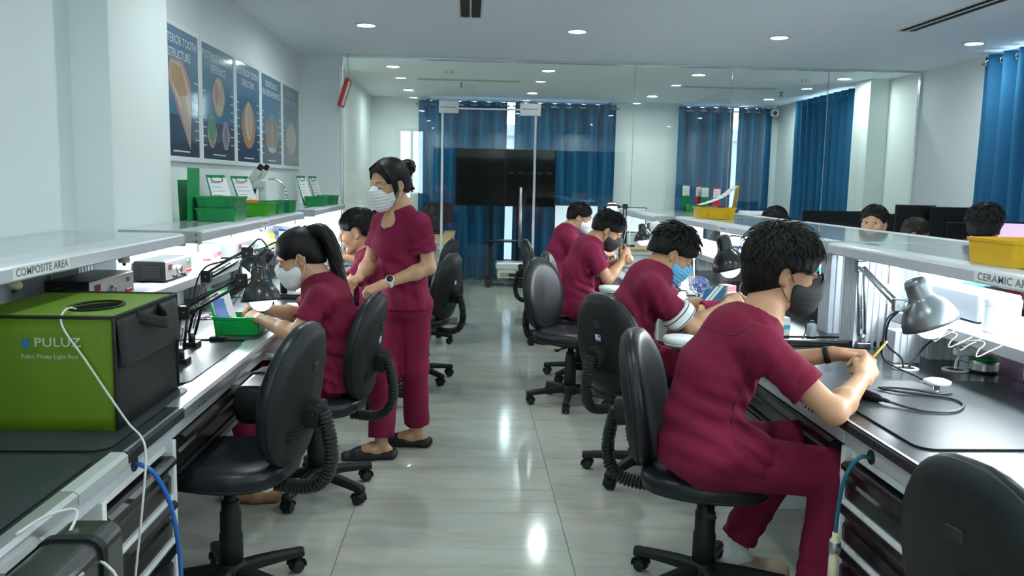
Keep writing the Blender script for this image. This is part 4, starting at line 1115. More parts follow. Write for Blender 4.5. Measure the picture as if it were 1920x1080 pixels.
def folds(specs, base=.0012, seed=0):
    """cloth relief: list of (centre, radius, direction, wavelength, amplitude)"""
    ph = np.random.default_rng(seed).uniform(0, 6.28, 8)
    def f(X, Y, Z):
        w = np.sin(9 * X + 5 * Z + ph[0]) + np.sin(11 * Y - 7 * Z + ph[1]) + .6 * np.sin(17 * Z + 9 * X + ph[2])
        d = base * (np.sin(26 * X + 19 * Z + 2 * w + ph[3]) + np.sin(23 * Y - 31 * Z + 1.5 * w + ph[4]))
        for c, R, n, lam, amp in specs:
            n = unit(n); g = np.exp(-((X - c[0]) ** 2 + (Y - c[1]) ** 2 + (Z - c[2]) ** 2) / (R * R))
            ph_ = (X - c[0]) * n[0] + (Y - c[1]) * n[1] + (Z - c[2]) * n[2]
            sn = np.sin(2 * np.pi * ph_ / lam + .9 * w)
            d = d + amp * g * (np.abs(sn) ** .6 * np.sign(sn))
        return d.astype(np.float32)
    return f

def hair_cap(o, H, s, thick=.018, front=.055, low=-.055, top=.0, strand=.0028, fr=70, seed=0, extra=(), h=.005, sidecut=1.0, fringe=0.0, nape=None, slope=.45, kcut=.012):
    """hair shell over the skull: prims + face cut-outs"""
    P = lambda x, y, z: o + H @ (np.array([x, y, z]) * s)
    pr = [ell(P(-.016, 0, .038 + top), (np.array([.100, .078, .088]) + thick) * s, H, .02),
          ell(P(-.050, 0, -.012), (np.array([.062, .064, .062]) + thick * .7) * s, H, .03)]
    if nape: pr.append(ell(P(-.062, 0, nape), (np.array([.040, .046, .05]) + thick * .4) * s, H, .03))
    pr += list(extra)
    # face opening, sideburn opening, lower trim
    pr.append(ell(P(.115, 0, -.055 - fringe), np.array([.085, .085, .105]) * s, H, .012, sub=True))
    for y in (1, -1):
        pr.append(ell(P(.046, .085 * y, -.046), np.array([.052, .05, .064]) * s, H, .010, sub=True))
        pr.append(ell(P(-.006, .096 * y, -.014), np.array([.030, .030, .036]) * s * sidecut, H, .008, sub=True))
    nl = unit(H[:, 2] - slope * H[:, 0]); pr.append(half(-nl, -(nl @ P(0, 0, low + .1 * slope)), kcut))
    f, l, u = H[:, 0], H[:, 1], H[:, 2]; rg = np.random.default_rng(seed).uniform(0, 6, 4)
    def disp(X, Y, Z):
        x = (X - o[0]) * f[0] + (Y - o[1]) * f[1] + (Z - o[2]) * f[2]; y = (X - o[0]) * l[0] + (Y - o[1]) * l[1] + (Z - o[2]) * l[2]; z = (X - o[0]) * u[0] + (Y - o[1]) * u[1] + (Z - o[2]) * u[2]
        an = np.arctan2(y, x + .03); wob = 2.2 * np.sin(22 * z + rg[0]) + 1.5 * np.sin(31 * x + rg[1])
        return (strand * (np.sin(fr * .35 * an + wob) * .6 + np.sin(fr * an + 1.7 * wob + rg[2]) * .4)).astype(np.float32)
    return sdf(pr, h, disp)
def locks(o, H, s, n, seed, thick=.018, th0=(.1, 2.0), length=.055, r=.0045, lift=.006, swirl=.5, region=None, droop=0.0, flick=0.0, top=.0, zone=True, zface=.050, tilt=.35):
    """tapered locks of hair lying over the cap"""
    rg = np.random.default_rng(seed); paths = []
    C = np.array([-.016, 0, .038 + top]); R = np.array([.100, .078, .088]) + thick
    tries = 0
    while len(paths) < n and tries < n * 12:
        tries += 1
        th = rg.uniform(*th0); ph = rg.uniform(-np.pi, np.pi)
        if region and not region(th, ph): continue
        L = length * rg.uniform(.6, 1.25); m = 6; pts = []; nr = []; loc = []
        sw = rg.normal(0, swirl)
        for i in range(m):
            u = i / (m - 1); t = th + (L / .1) * u; p = ph + sw * u * L / .1 / max(.4, math.sin(min(th + .3, 1.57)))
            dv = np.array([math.sin(t) * math.cos(p), math.sin(t) * math.sin(p), math.cos(t)])
            ca, sa = math.cos(-tilt), math.sin(-tilt)
            dv = np.array([ca * dv[0] + sa * dv[2], dv[1], -sa * dv[0] + ca * dv[2]])
            rad = 1 / math.sqrt(((dv / R) ** 2).sum())
            q = C + dv * (rad - .004 + lift * math.sin(u * 2.2) + flick * u * u)
            q[2] -= droop * u * u
            pts.append(o + H @ (q * s)); nr.append(H @ dv); loc.append(q)
        loc = np.array(loc)
        if zone and np.any((np.abs(loc[:, 1]) > .045) & (loc[:, 0] > -.034) & (loc[:, 2] < .034)): continue
        if zone and np.any((loc[:, 0] > .050) & (loc[:, 2] < zface)): continue
        rr = r * rg.uniform(.7, 1.3) * np.array([.35, .9, 1, .85, .55, .06]) * s
        paths.append((pts, rr, .45, nr))
    return tubes_np(paths, 5)
# ------------------------------------------------------------------ people
FIST = [(62, 80, 45)] * 4; LOOSE = [(35, 50, 30), (42, 55, 30), (48, 58, 30), (52, 58, 30)]; PINCH = [(48, 48, 22), (58, 60, 30), (66, 72, 38), (70, 75, 40)]; FLAT = [(15, 20, 12)] * 4
def person(label, S):
    root = thing('person', label, 'person', (S['root'][0], S['root'][1], 0), 0, 'people working in the dental laboratory')
    R0 = np.array([S['root'][0], S['root'][1], 0.]); k = S.get('k', 1.0); q = S.get('h', .0045)
    skin = S.get('skin', skin_m); cloth = S.get('cloth', scrub_m)
    o, H, s = S['head']; o = np.array(o, float); nb = np.array(S['neck'], float)
    Pl = lambda x, y, z: o + H @ (np.array([x, y, z]) * s)
    spine = [(np.array(p, float), r * k, ls) for p, r, ls in S['spine']]
    lat = unit(np.array(S['sh']['L']) - np.array(S['sh']['R']))
    pieces = []
    # --- skin: head, neck and upper chest
    hp = head_prims(o, H, s, nose=S.get('nose', 1.0))
    hp += [cap(Pl(-.030, 0, -.045), nb, .056 * s * S.get('nk', 1), .060 * s * S.get('nk', 1), .03), cap(nb, nb + np.array([0, 0, -.05]) - 0 * lat, .062 * s, .07 * s, .03)]
    hp += [cap(nb + lat * .10 * k + V(0, 0, -.045), nb - lat * .10 * k + V(0, 0, -.045), .036 * k, .036 * k, .05)]
    if 'chest_skin' in S: hp.append(ell(S['chest_skin'][0], S['chest_skin'][1], None, .03))
    pieces.append(sdf(hp, q))
    # --- skin: arms and hands
    for sd, sg in (('L', -1), ('R', 1)):
        if sd not in S.get('arms', 'LR'): continue
        a, e, w = (np.array(S[n][sd], float) for n in ('sh', 'el', 'wr'))
        st = a + (e - a) * .25; fd = unit(w - e); m = e + (w - e) * .30
        ap = [cap(st, e, .046 * k, .038 * k, .02), cap(e, m, .040 * k, .042 * k, .02), cap(m, w, .041 * k, .0255 * k, .02)]
        hd = S['hand'][sd]
        ap += hand_prims(w + fd * .012, hd.get('X', fd), hd['Z'], sg, hd.get('curl', LOOSE), hd.get('thumb', (35, 20, 25)), s=hd.get('s', .98 * k), thumb_out=hd.get('to', 42))
        pieces.append(sdf(ap, S.get('hh', q)))
    # --- hidden trunk and legs inside the clothes
    tp = [cap(spine[i][0], spine[i + 1][0], spine[i][1] * .72, spine[i + 1][1] * .72, .05, lat, spine[i][2]) for i in range(len(spine) - 1)] + [cap(S['sh']['L'], S['sh']['R'], .045 * k, .045 * k, .05)]
    tp += [cap(S['sh'][d], np.array(S['sh'][d]) + (np.array(S['el'][d]) - np.array(S['sh'][d])) * .35, .042 * k, .042 * k, .03) for d in 'LR']
    tp += [cap(spine[-1][0], nb, .07 * k, .058 * k, .05)]
    for d in 'LR':
        tp += [cap(S['hip'][d], S['kn'][d], .050 * k, .038 * k, .04), cap(S['kn'][d], S['an'][d], .037 * k, .030 * k, .03)]
    pieces.append(sdf(tp, .016))
    for d in 'LR':                                   # bare feet and ankles
        if S.get('feet', {}).get(d) == 'bare':
            an = np.array(S['an'][d]); td = unit(S['toe'][d]); 
            fp = [cap(an + V(0, 0, .10), an, .034, .034, .02), cap(an - td * .035 + V(0, 0, -.045), an + td * .08 + V(0, 0, -.05), .028, .030, .03, np.cross(td, V(0, 0, 1)), 1.15), cap(an + td * .05 + V(0, 0, -.03), an + td * .15 + V(0, 0, -.058), .03, .018, .03, np.cross(td, V(0, 0, 1)), 1.8)]
            pieces.append(sdf(fp, .006))
    v, f = join(pieces); np_mesh('body', v - R0, f, skin, root)
    # --- scrub top
    off = .016
    hs = S.get('hc', .0085)
    tp = [cap(spine[i][0], spine[i + 1][0], spine[i][1], spine[i + 1][1], .05, lat, spine[i][2]) for i in range(len(spine) - 1)]
    shL, shR = np.array(S['sh']['L'], float), np.array(S['sh']['R'], float)
    shL = shL * .88 + spine[-1][0] * .12 + V(0, 0, .004); shR = shR * .88 + spine[-1][0] * .12 + V(0, 0, .004)
    tp += [cap(shL, spine[-1][0], .052 * k, .085 * k, .07), cap(shR, spine[-1][0], .052 * k, .085 * k, .07)]
    tp += [cap(spine[-1][0], nb + V(0, 0, -.02), .095 * k, .070 * k, .05, lat, 1.25)]
    tp += S.get('bust', [])
    sl = {}
    for d in 'LR':
        a, e = np.array(S['sh'][d], float), np.array(S['el'][d], float); L = S.get('sleeve', {}).get(d, .66); b = a + (e - a) * (L + .10)
        dn = V(0, 0, -.012)
        c_ = a + (e - a) * L; a_ = a * .92 + spine[-1][0] * .08; tp.append(slv(a_, b, .059 * k, .0675 * k, c_, .0475 * k, .05)); sl[d] = (a, e, c_)
    tp += S.get('drape', [])
    # sleeve openings, neck hole, hem
    nd = unit(Pl(-.030, 0, -.045) - nb)
    tp.append(cap(nb + nd * .005, nb + nd * .12, .064 * s * S.get('nk', 1) + .004, .085, .012, sub=True))
    tp += S.get('cuts', [])
    fs = [(sl[d][0] + (sl[d][1] - sl[d][0]) * .25 + V(0, 0, -.05), .10, (sl[d][1] - sl[d][0]) + V(0, 0, .1), .045, .003) for d in 'LR'] + S.get('folds', [])
    v, f = sdf(tp, hs, folds(fs, seed=S.get('seed', 1)))
    top = np_mesh('scrub_top', v - R0, f, cloth, root)
    for sm_ in S.get('seams', []):
        pth = bez(sm_, 40); vv = v[np.argmin(((v[None, :, :] - pth[:, None, :]) ** 2).sum(2), 1)]
        for _ in range(3): vv[1:-1] = (vv[:-2] + 2 * vv[1:-1] + vv[2:]) / 4
        mb = MB(R0); mb.tube(vv, .0022, n=5); mb.build('seam', seam_m, top)
    # --- trousers
    tp = []
    pel = spine[0][0]
    tp.append(ell(pel + V(0, 0, -.005), np.array([.118, .125, .100]) * k + 0, None, .05)); tp.append(cap(S['hip']['L'], S['hip']['R'], .094 * k, .094 * k, .05))
    for d in 'LR':
        tr = S.get('tr', (.088, .073, .066, .062))
        hz = np.array(S['an'][d], float) + S.get('hemz', {}).get(d, V(0, 0, .03)); u = unit(np.array(S['an'][d], float) - np.array(S['kn'][d], float))
        tp += [cap(S['hip'][d], S['kn'][d], tr[0] * k, tr[1] * k, .03), slv(S['kn'][d], hz + u * .04, tr[2] * k, tr[3] * k, hz, tr[3] * k - .014, .035)]
    tp += S.get('tcuts', [])
    fs = []; tf = S.get('tf', 1.0)
    for d in 'LR':
        kn, hp_, an = np.array(S['kn'][d], float), np.array(S['hip'][d], float), np.array(S['an'][d], float)
        fs += [(kn - (kn - an) * .05, .10, kn - hp_ + (an - kn) * .6, .05, .005 * tf), (hp_, .13, kn - hp_ + V(0, 0, .2), .06, .005 * tf), (an + (kn - an) * .2, .1, an - kn, .06, .004 * tf)]
    v, f = sdf(tp, .010, folds(fs, seed=S.get('seed', 1) + 5))
    np_mesh('trousers', v - R0, f, S.get('trousers', cloth), root)
    # --- feet
    for d in 'LR':
        kind = S.get('feet', {}).get(d, 'shoe')
        an = np.array(S['an'][d], float); td = unit(S.get('toe', {}).get(d, (S['kn'][d][0] - S['hip'][d][0], S['kn'][d][1] - S['hip'][d][1], 0))); sd_ = np.cross(td, V(0, 0, 1))
        fl = an.copy(); fl[2] = 0
        if kind == 'bare':
            sm = S.get('shoe_m', slipper_m)
            pr = [cap(fl - td * .055 + V(0, 0, .020), fl + td * .185 + V(0, 0, .020), .022, .022, .02, sd_, 2.0), cap(fl + td * .06 + V(0, 0, .045), fl + td * .12 + V(0, 0, .034), .036, .030, .03, sd_, 1.45), cap(fl - td * .062 + V(0, 0, .03), fl - td * .02 + V(0, 0, .03), .024, .02, .02, sd_, 1.6),
                  cap(fl - td * .045 + V(0, 0, .075), fl + td * .025 + V(0, 0, .075), .030, .034, .01, sub=True), half((0, 0, -1), -.002, .004)]
            v, f = sdf(pr, .006); np_mesh('slipper', v - R0, f, sm, root)
        else:
            if S.get('socks', True):
                pr = [cap(an + V(0, 0, .11), an, .038, .040, .02), cap(an + V(0, 0, -.03) - td * .02, an + V(0, 0, -.04) + td * .04, .036, .034, .03)]
                v, f = sdf(pr, .008); np_mesh('sock', v - R0, f, sock_m, root)
            pr = [cap(fl - td * .05 + V(0, 0, .036), fl + td * .03 + V(0, 0, .040), .036, .040, .03, sd_, 1.15), cap(fl + td * .03 + V(0, 0, .046), fl + td * .16 + V(0, 0, .034), .044, .034, .03, sd_, 1.35), half((0, 0, -1), -.002, .004),
                  cap(fl - td * .03 + V(0, 0, .105), fl + td * .02 + V(0, 0, .10), .040, .042, .012, sub=True)]
            v, f = sdf(pr, .007); np_mesh('shoe', v - R0, f, S.get('shoe_m', clog_m), root)
    # --- face details
    fc = S.get('face', {})
    if fc.get('brow', True):
        for y in (1, -1):
            mb = MB(R0); mb.tube([Pl(.0945, .013 * y, .028), Pl(.094, .026 * y, .034), Pl(.082, .043 * y, .033), Pl(.070, .053 * y, .027)], [.0014 * s, .0026 * s, .0022 * s, .0008 * s], n=6, ell=.6); mb.build('eyebrow', hair_m, root)
    if fc.get('eyes') == 'open':
        for y in (1, -1):
            mb = MB(R0); mb.ball(Pl(.0900, .031 * y, .007), np.array([.0095, .0125, .0048]) * s, 14, H); e = mb.build('eye', eye_w_m, root)
            mb = MB(R0); mb.ball(Pl(.0975, .031 * y + .002 * fc.get('look', 0), .0072), np.array([.0030, .0052, .0050]) * s, 12, H); mb.build('iris', iris_m, e)
            mb = MB(R0); mb.tube([Pl(.0925, .017 * y, .0095), Pl(.0998, .026 * y, .0135), Pl(.0980, .037 * y, .0132), Pl(.0895, .046 * y, .009)], .0014 * s, n=5); mb.build('eyelash', iris_m, e)
    elif fc.get('eyes', 'down') == 'down':
        for y in (1, -1):
            mb = MB(R0); mb.tube([Pl(.0935, .018 * y, .003), Pl(.0985, .026 * y, -.0015), Pl(.0975, .036 * y, -.002), Pl(.0890, .046 * y, .002)], [.0009 * s, .0016 * s, .0018 * s, .0012 * s], n=5); mb.build('eyelash', iris_m, root)
    if fc.get('lips'):
        mb = MB(R0); mb.tube([Pl(.0905, .019, -.062), Pl(.1005, .008, -.0555), Pl(.1030, 0, -.0565), Pl(.1005, -.008, -.0555), Pl(.0905, -.019, -.062)], [.001 * s, .0035 * s, .0038 * s, .0035 * s, .001 * s], n=6, ell=.7); mb.tube([Pl(.0905, .017, -.064), Pl(.0985, 0, -.0715), Pl(.0905, -.017, -.064)], [.001 * s, .0044 * s, .001 * s], n=6); mb.build('lips', lip_m, root)
    # --- mask
    mk = S.get('mask')
    if mk:
        mm, st = mk; big = 1.0 if st != 'cup' else 1.08
        f_, l_, u_ = H[:, 0], H[:, 1], H[:, 2]
        pr = [ell(Pl(.042, 0, -.048), np.array([.076 * big, .071, .064]) * s, H, .02), cap(Pl(.108, 0, -.010), Pl(.088, 0, -.085), .017 * s * big, .026 * s, .05), ell(Pl(.072, 0, -.098), np.array([.034, .040, .028]) * s, H, .03),
              half(-f_, -(f_ @ Pl(.022 if st != 'wide' else .010, 0, 0)), .01), half(u_ - .22 * f_, (u_ - .22 * f_) @ Pl(.107, 0, -.004) , .01)]
        def pl(X, Y, Z, st=st):
            z = ((X - o[0]) * u_[0] + (Y - o[1]) * u_[1] + (Z - o[2]) * u_[2]) / s
            if st == 'pleat': return (.0016 * np.sin(2 * np.pi * z / .017)).astype(np.float32)
            return (.0004 * np.sin(2 * np.pi * z / .02)).astype(np.float32)
        v, f = sdf(pr, .0035, pl); mo = np_mesh('face_mask', v - R0, f, mm, root)
        lm = maskk_m if mm is maskk_m else maskw_m
        for y in (1, -1):
            mb = MB(R0); mb.tube(bez([Pl(.024, .068 * y, -.022), Pl(.004, .078 * y, .006), Pl(-.016, .080 * y, .024), Pl(-.032, .080 * y, .004), Pl(-.020, .078 * y, -.034), Pl(.020, .066 * y, -.088)], 20), .0017 * s, n=6); mb.build('ear_loop', lm, mo)
    if S.get('hair'): 
        hv = join(S['hair'](o, H, s)); np_mesh('hair', hv[0] - R0, hv[1], S.get('hair_m', hair_m), root)
    for fn in S.get('extra', []): fn(root, R0, Pl, S)
    return root

def band(root, R0, w, d, r, width, m, name, parent=None, lab=None):
    d = unit(d); mb = MB(R0); mb.lathe([(r - .003, -width / 2), (r, -width / 2 + .002), (r + .001, 0), (r, width / 2 - .002), (r - .003, width / 2)], w, d, n=24, caps=False)
    b = mb.build(name, m, root)
    if lab: b['label'] = lab
    return b
def deg(a): return (math.cos(math.radians(a)), math.sin(math.radians(a)))
def seated(x, y, heading, **kw):
    """joints of a seated figure; face is the heading in degrees"""
    f = V(*deg(heading), 0); l = V(-f[1], f[0], 0); c = V(x, y, 0); hw = kw.pop('hw', .09); up = V(0, 0, 1)
    S = dict(root=(x, y), hip=dict(L=c + l * hw + up * .555, R=c - l * hw + up * .555), kn=dict(L=c + f * .42 + l * .13 + up * .52, R=c + f * .42 - l * .13 + up * .52), an=dict(L=c + f * .36 + l * .12 + up * .085, R=c + f * .36 - l * .12 + up * .085), toe=dict(L=f, R=f))
    S.update(kw); return S

# ---- short men's hair styles
def hair_m1(o, H, s):
    a = hair_cap(o, H, s, thick=.027, low=-.098, top=.006, seed=3, h=.0042, strand=.0016, fr=90, nape=-.058, fringe=-.010, kcut=.035)
    b = locks(o, H, s, 900, 4, thick=.028, th0=(.02, 1.9), length=.085, r=.0036, lift=.006, swirl=.35, top=.006, flick=.002)
    c = locks(o, H, s, 130, 9, thick=.026, th0=(.8, 1.2), length=.062, r=.0034, lift=.010, swirl=.5, region=lambda t, p: abs(p) < .8, droop=.006, flick=.010, top=.006, zface=.044)
    d = locks(o, H, s, 120, 10, thick=.029, th0=(.0, 1.0), length=.06, r=.0024, lift=.016, swirl=1.0, top=.006, flick=.010)
    return [a, b, c, d]
def hair_spiky(seed, thick=.016, flick=.014, nape=None):
    def f(o, H, s):
        a = hair_cap(o, H, s, thick=thick, low=-.062, seed=seed, h=.005, nape=nape, slope=.55, fringe=-.014)
        b = locks(o, H, s, 380, seed + 1, thick=thick, th0=(.05, 1.2), length=.05, r=.0038, lift=.011, swirl=.7, flick=flick)
        c = locks(o, H, s, 220, seed + 2, thick=thick - .002, th0=(1.0, 1.9), length=.04, r=.0034, lift=.003, swirl=.3)
        return [a, b, c]
    return f
def hair_short(seed, thick=.013, low=-.05, h=.005, fringe=-.008, side=1.0):
    def f(o, H, s):
        return [hair_cap(o, H, s, thick=thick, low=low, seed=seed, h=h, strand=.0016, fringe=fringe, sidecut=side), locks(o, H, s, 330, seed, thick=thick, th0=(.05, 1.4), length=.038, r=.0034, lift=.005, swirl=.6, flick=.004)]
    return f

# ---- man in glasses, right front
def glasses(root, R0, Pl, S):
    mb = MB(R0)
    for y in (1, -1):
        mb.tube([Pl(.112 - .0025 * (abs(math.cos(a)) if math.cos(a) * y > 0 else 0) * 3, .033 * y + .025 * math.cos(a), .002 + .021 * math.sin(a)) for a in np.linspace(0, 2 * math.pi, 25)], .0011, n=6, caps=False)
        mb.tube([Pl(.106, .058 * y, .008), Pl(.05, .076 * y, .014), Pl(-.02, .080 * y, .014), Pl(-.035, .080 * y, -.004)], .0018, n=6)
    mb.tube([Pl(.113, .009, .006), Pl(.116, 0, .009), Pl(.113, -.009, .006)], .0016, n=6)
    g = mb.build('glasses_frame', blackmetal_m, root)
    for y in (1, -1):
        mb = MB(R0); ring = [Pl(.1125, .033 * y + .0235 * math.cos(a), .002 + .0195 * math.sin(a)) for a in np.linspace(0, 2 * math.pi, 21)[:-1]]
        mb.add(ring + [p + H1 @ V(-.001, 0, 0) for p in ring], [tuple(range(20)), tuple(range(39, 19, -1))]); mb.build('lens', lens_m, g)
H1 = head_frame(deg(-10), -8)
def m1_extra(root, R0, Pl, S):
    glasses(root, R0, Pl, S)
    w = np.array(S['wr']['L']); e = np.array(S['el']['L']); d = unit(w - e)
    band(root, R0, w - d * .012, d, .031, .022, blackfab_m, 'wrist_band', lab='black fitness band')
M1 = dict(root=(.86, 2.76), head=((1.062, 2.795, 1.168), H1, 1.03), neck=(.985, 2.775, 1.015), nk=1.08,
    spine=[((.800, 2.76, .555), .122, 1.28), ((.800, 2.76, .69), .116, 1.26), ((.840, 2.765, .835), .122, 1.28), ((.915, 2.77, .950), .105, 1.32)],
    sh=dict(L=(.965, 2.955, .955), R=(.935, 2.585, .945)), el=dict(L=(1.09, 3.03, .80), R=(1.128, 2.49, .772)), wr=dict(L=(1.300, 2.935, .862), R=(1.305, 2.690, .830)),
    hand=dict(L=dict(X=(.93, -.22, .02), Z=(-.15, .55, .8), curl=PINCH, thumb=(30, 15, 20), to=30, s=1.10), R=dict(s=1.10, X=(.62, .70, .34), Z=(.45, -.72, .55), curl=[(50, 62, 30), (60, 75, 40), (64, 80, 42), (68, 80, 42)], thumb=(30, 25, 25), to=30)),
    sleeve=dict(L=.62, R=.64), hip=dict(L=(.81, 2.86, .555), R=(.81, 2.665, .56)), kn=dict(L=(1.18, 2.93, .53), R=(1.205, 2.615, .535)), an=dict(L=(1.02, 2.985, .095), R=(1.155, 2.61, .10)),
    toe=dict(L=(.98, -.1, 0), R=(1, 0, 0)), hemz=dict(L=V(0, 0, .065), R=V(0, 0, .02)), tr=(.096, .080, .074, .064),
    drape=[cap((.80, 2.665, .575), (.93, 2.65, .575), .112, .098, .05), cap((.80, 2.86, .575), (.92, 2.87, .575), .112, .098, .05), ell((.785, 2.76, .565), (.130, .175, .11), None, .04)],
    cuts=[half((0, 0, -1), -.512, .008)],
    folds=[((.93, 2.62, .63), .12, (.6, .1, .8), .055, .007), ((.80, 2.62, .68), .13, (.25, 0, 1), .07, .005), ((.95, 2.60, .84), .09, (.8, .1, .5), .05, .006), ((.88, 2.66, 1.0), .10, (.7, .4, -.5), .06, .004), ((.72, 2.75, .62), .14, (.1, .2, 1), .08, .004)],
    seams=[[(.905, 2.60, 1.03), (.84, 2.62, .99), (.80, 2.70, .985), (.79, 2.80, .985)], [(.90, 2.60, .86), (.86, 2.60, .74), (.86, 2.60, .62), (.875, 2.60, .50)], [(.915, 2.60, 1.00), (.885, 2.57, .93), (.90, 2.565, .87), (.95, 2.60, .86)]], mask=(maskk_m, 'cup'), hair=hair_m1, extra=[m1_extra], seed=11, hc=.0075, h=.0038, hh=.0036, face=dict(eyes='down'))
p1 = person('man with tousled black hair, glasses and black mask at the right front', M1)
# stitched yoke seam across the back of the shirt
# ---- man with blue mask
def m2_extra(root, R0, Pl, S):
    a, e = np.array(S['sh']['R'], float), np.array(S['el']['R'], float); u = unit(e - a); c = a + (e - a) * .70
    for dz, w_, m_ in ((0, .058, white_pl_m), (-.018, .007, dark_m), (.022, .006, dark_m)):
        mb = MB(R0); r = .082 + (.001 if m_ is dark_m else 0)
        mb.lathe([(r - .02, -w_ / 2), (r, -w_ / 2 + .001), (r + .002, 0), (r, w_ / 2 - .001), (r - .02, w_ / 2)], c + u * dz, u, n=28, caps=False)
        b = mb.build('sleeve_cuff' if m_ is white_pl_m else 'cuff_stripe', sock_m if m_ is white_pl_m else m_, root); b['label'] = 'white sleeve cuff' if m_ is white_pl_m else 'black cuff stripe'
M2 = seated(.87, 4.17, 8, head=((1.035, 4.235, 1.108), head_frame(deg(-4), -38), 1.0), neck=(.955, 4.22, 1.035),
    spine=[((.835, 4.17, .555), .120, 1.30), ((.815, 4.17, .69), .112, 1.28), ((.835, 4.18, .84), .112, 1.30), ((.905, 4.20, .965), .092, 1.35)],
    sh=dict(L=(.955, 4.39, .965), R=(.885, 4.02, .955)), el=dict(L=(1.12, 4.42, .80), R=(1.085, 4.03, .770)), wr=dict(L=(1.32, 4.33, .87), R=(1.30, 4.16, .86)),
    hand=dict(L=dict(Z=(-.3, .5, .8), curl=PINCH), R=dict(Z=(.2, -.6, .8), curl=PINCH)), sleeve=dict(L=.66, R=.62), drape=[cap((.85, 4.08, .57), (.98, 4.08, .57), .104, .09, .05), cap((.85, 4.26, .57), (.97, 4.27, .57), .104, .09, .05), ell((.81, 4.17, .56), (.13, .17, .10), None, .04)],
    cuts=[half((0, 0, -1), -.512, .008)], folds=[((.93, 4.04, .66), .12, (.5, .1, .9), .055, .006), ((.88, 4.02, .84), .10, (.9, 0, .4), .06, .006), ((.95, 4.05, .57), .1, (1, 0, .4), .05, .006)],
    mask=(maskb_m, 'pleat'), hair=hair_spiky(21, .022, .016, -.05), extra=[m2_extra], seed=12, trousers=jeans_m, shoe_m=slipper_m)
person('man with spiky black hair and blue mask bending over the right bench', M2)
# ---- man with black mask
M3 = seated(.85, 6.10, 5, head=((1.010, 6.10, 1.118), head_frame(deg(-6), -36), .98), neck=(.905, 6.10, 1.045),
    spine=[((.825, 6.10, .555), .120, 1.30), ((.800, 6.10, .69), .112, 1.28), ((.810, 6.10, .84), .112, 1.30), ((.865, 6.10, .975), .090, 1.35)],
    sh=dict(L=(.91, 6.28, .975), R=(.875, 5.93, .965)), el=dict(L=(1.05, 6.30, .82), R=(.99, 5.93, .785)), wr=dict(L=(1.13, 6.15, .90), R=(1.11, 6.03, .905)),
    hand=dict(L=dict(Z=(.2, .6, .6), curl=PINCH), R=dict(X=(.45, .35, .75), Z=(.5, -.8, .1), curl=PINCH)), drape=[cap((.84, 6.01, .57), (.97, 6.01, .57), .104, .09, .05), cap((.84, 6.19, .57), (.96, 6.19, .57), .104, .09, .05), ell((.79, 6.10, .56), (.13, .17, .10), None, .04)],
    cuts=[half((0, 0, -1), -.512, .008)], folds=[((.9, 5.95, .68), .12, (.5, .1, .9), .06, .006), ((.86, 5.94, .85), .1, (.9, 0, .4), .06, .005)],
    mask=(maskk_m, 'cup'), hair=hair_spiky(31, .018, .012), seed=13, h=.006, hh=.005, cloth=scrub_b_m)
person('man with spiky hair and black mask holding a tool by his face', M3)
# ---- man with white mask, far right bench
M4 = seated(.84, 7.58, 5, head=((1.000, 7.58, 1.150), head_frame(deg(-8), -16), .98), neck=(.915, 7.58, 1.065),
    spine=[((.82, 7.58, .555), .118, 1.30), ((.80, 7.58, .69), .108, 1.28), ((.825, 7.58, .85), .108, 1.30), ((.88, 7.58, .985), .090, 1.35)],
    sh=dict(L=(.905, 7.76, .98), R=(.885, 7.41, .97)), el=dict(L=(1.03, 7.80, .79), R=(1.0, 7.40, .80)), wr=dict(L=(1.22, 7.68, .82), R=(1.20, 7.46, .83)),
    hand=dict(L=dict(Z=(0, .3, .9), curl=PINCH), R=dict(Z=(0, -.3, .9), curl=PINCH)), drape=[ell((.79, 7.58, .56), (.13, .17, .10), None, .04)],
    cuts=[half((0, 0, -1), -.512, .008)], mask=(maskw_m, 'cup'), hair=hair_short(41, .014), seed=14, h=.007, hh=.006, cloth=scrub_b_m, hc=.011)
person('man with short greying hair and white mask, farthest along the right bench', M4)

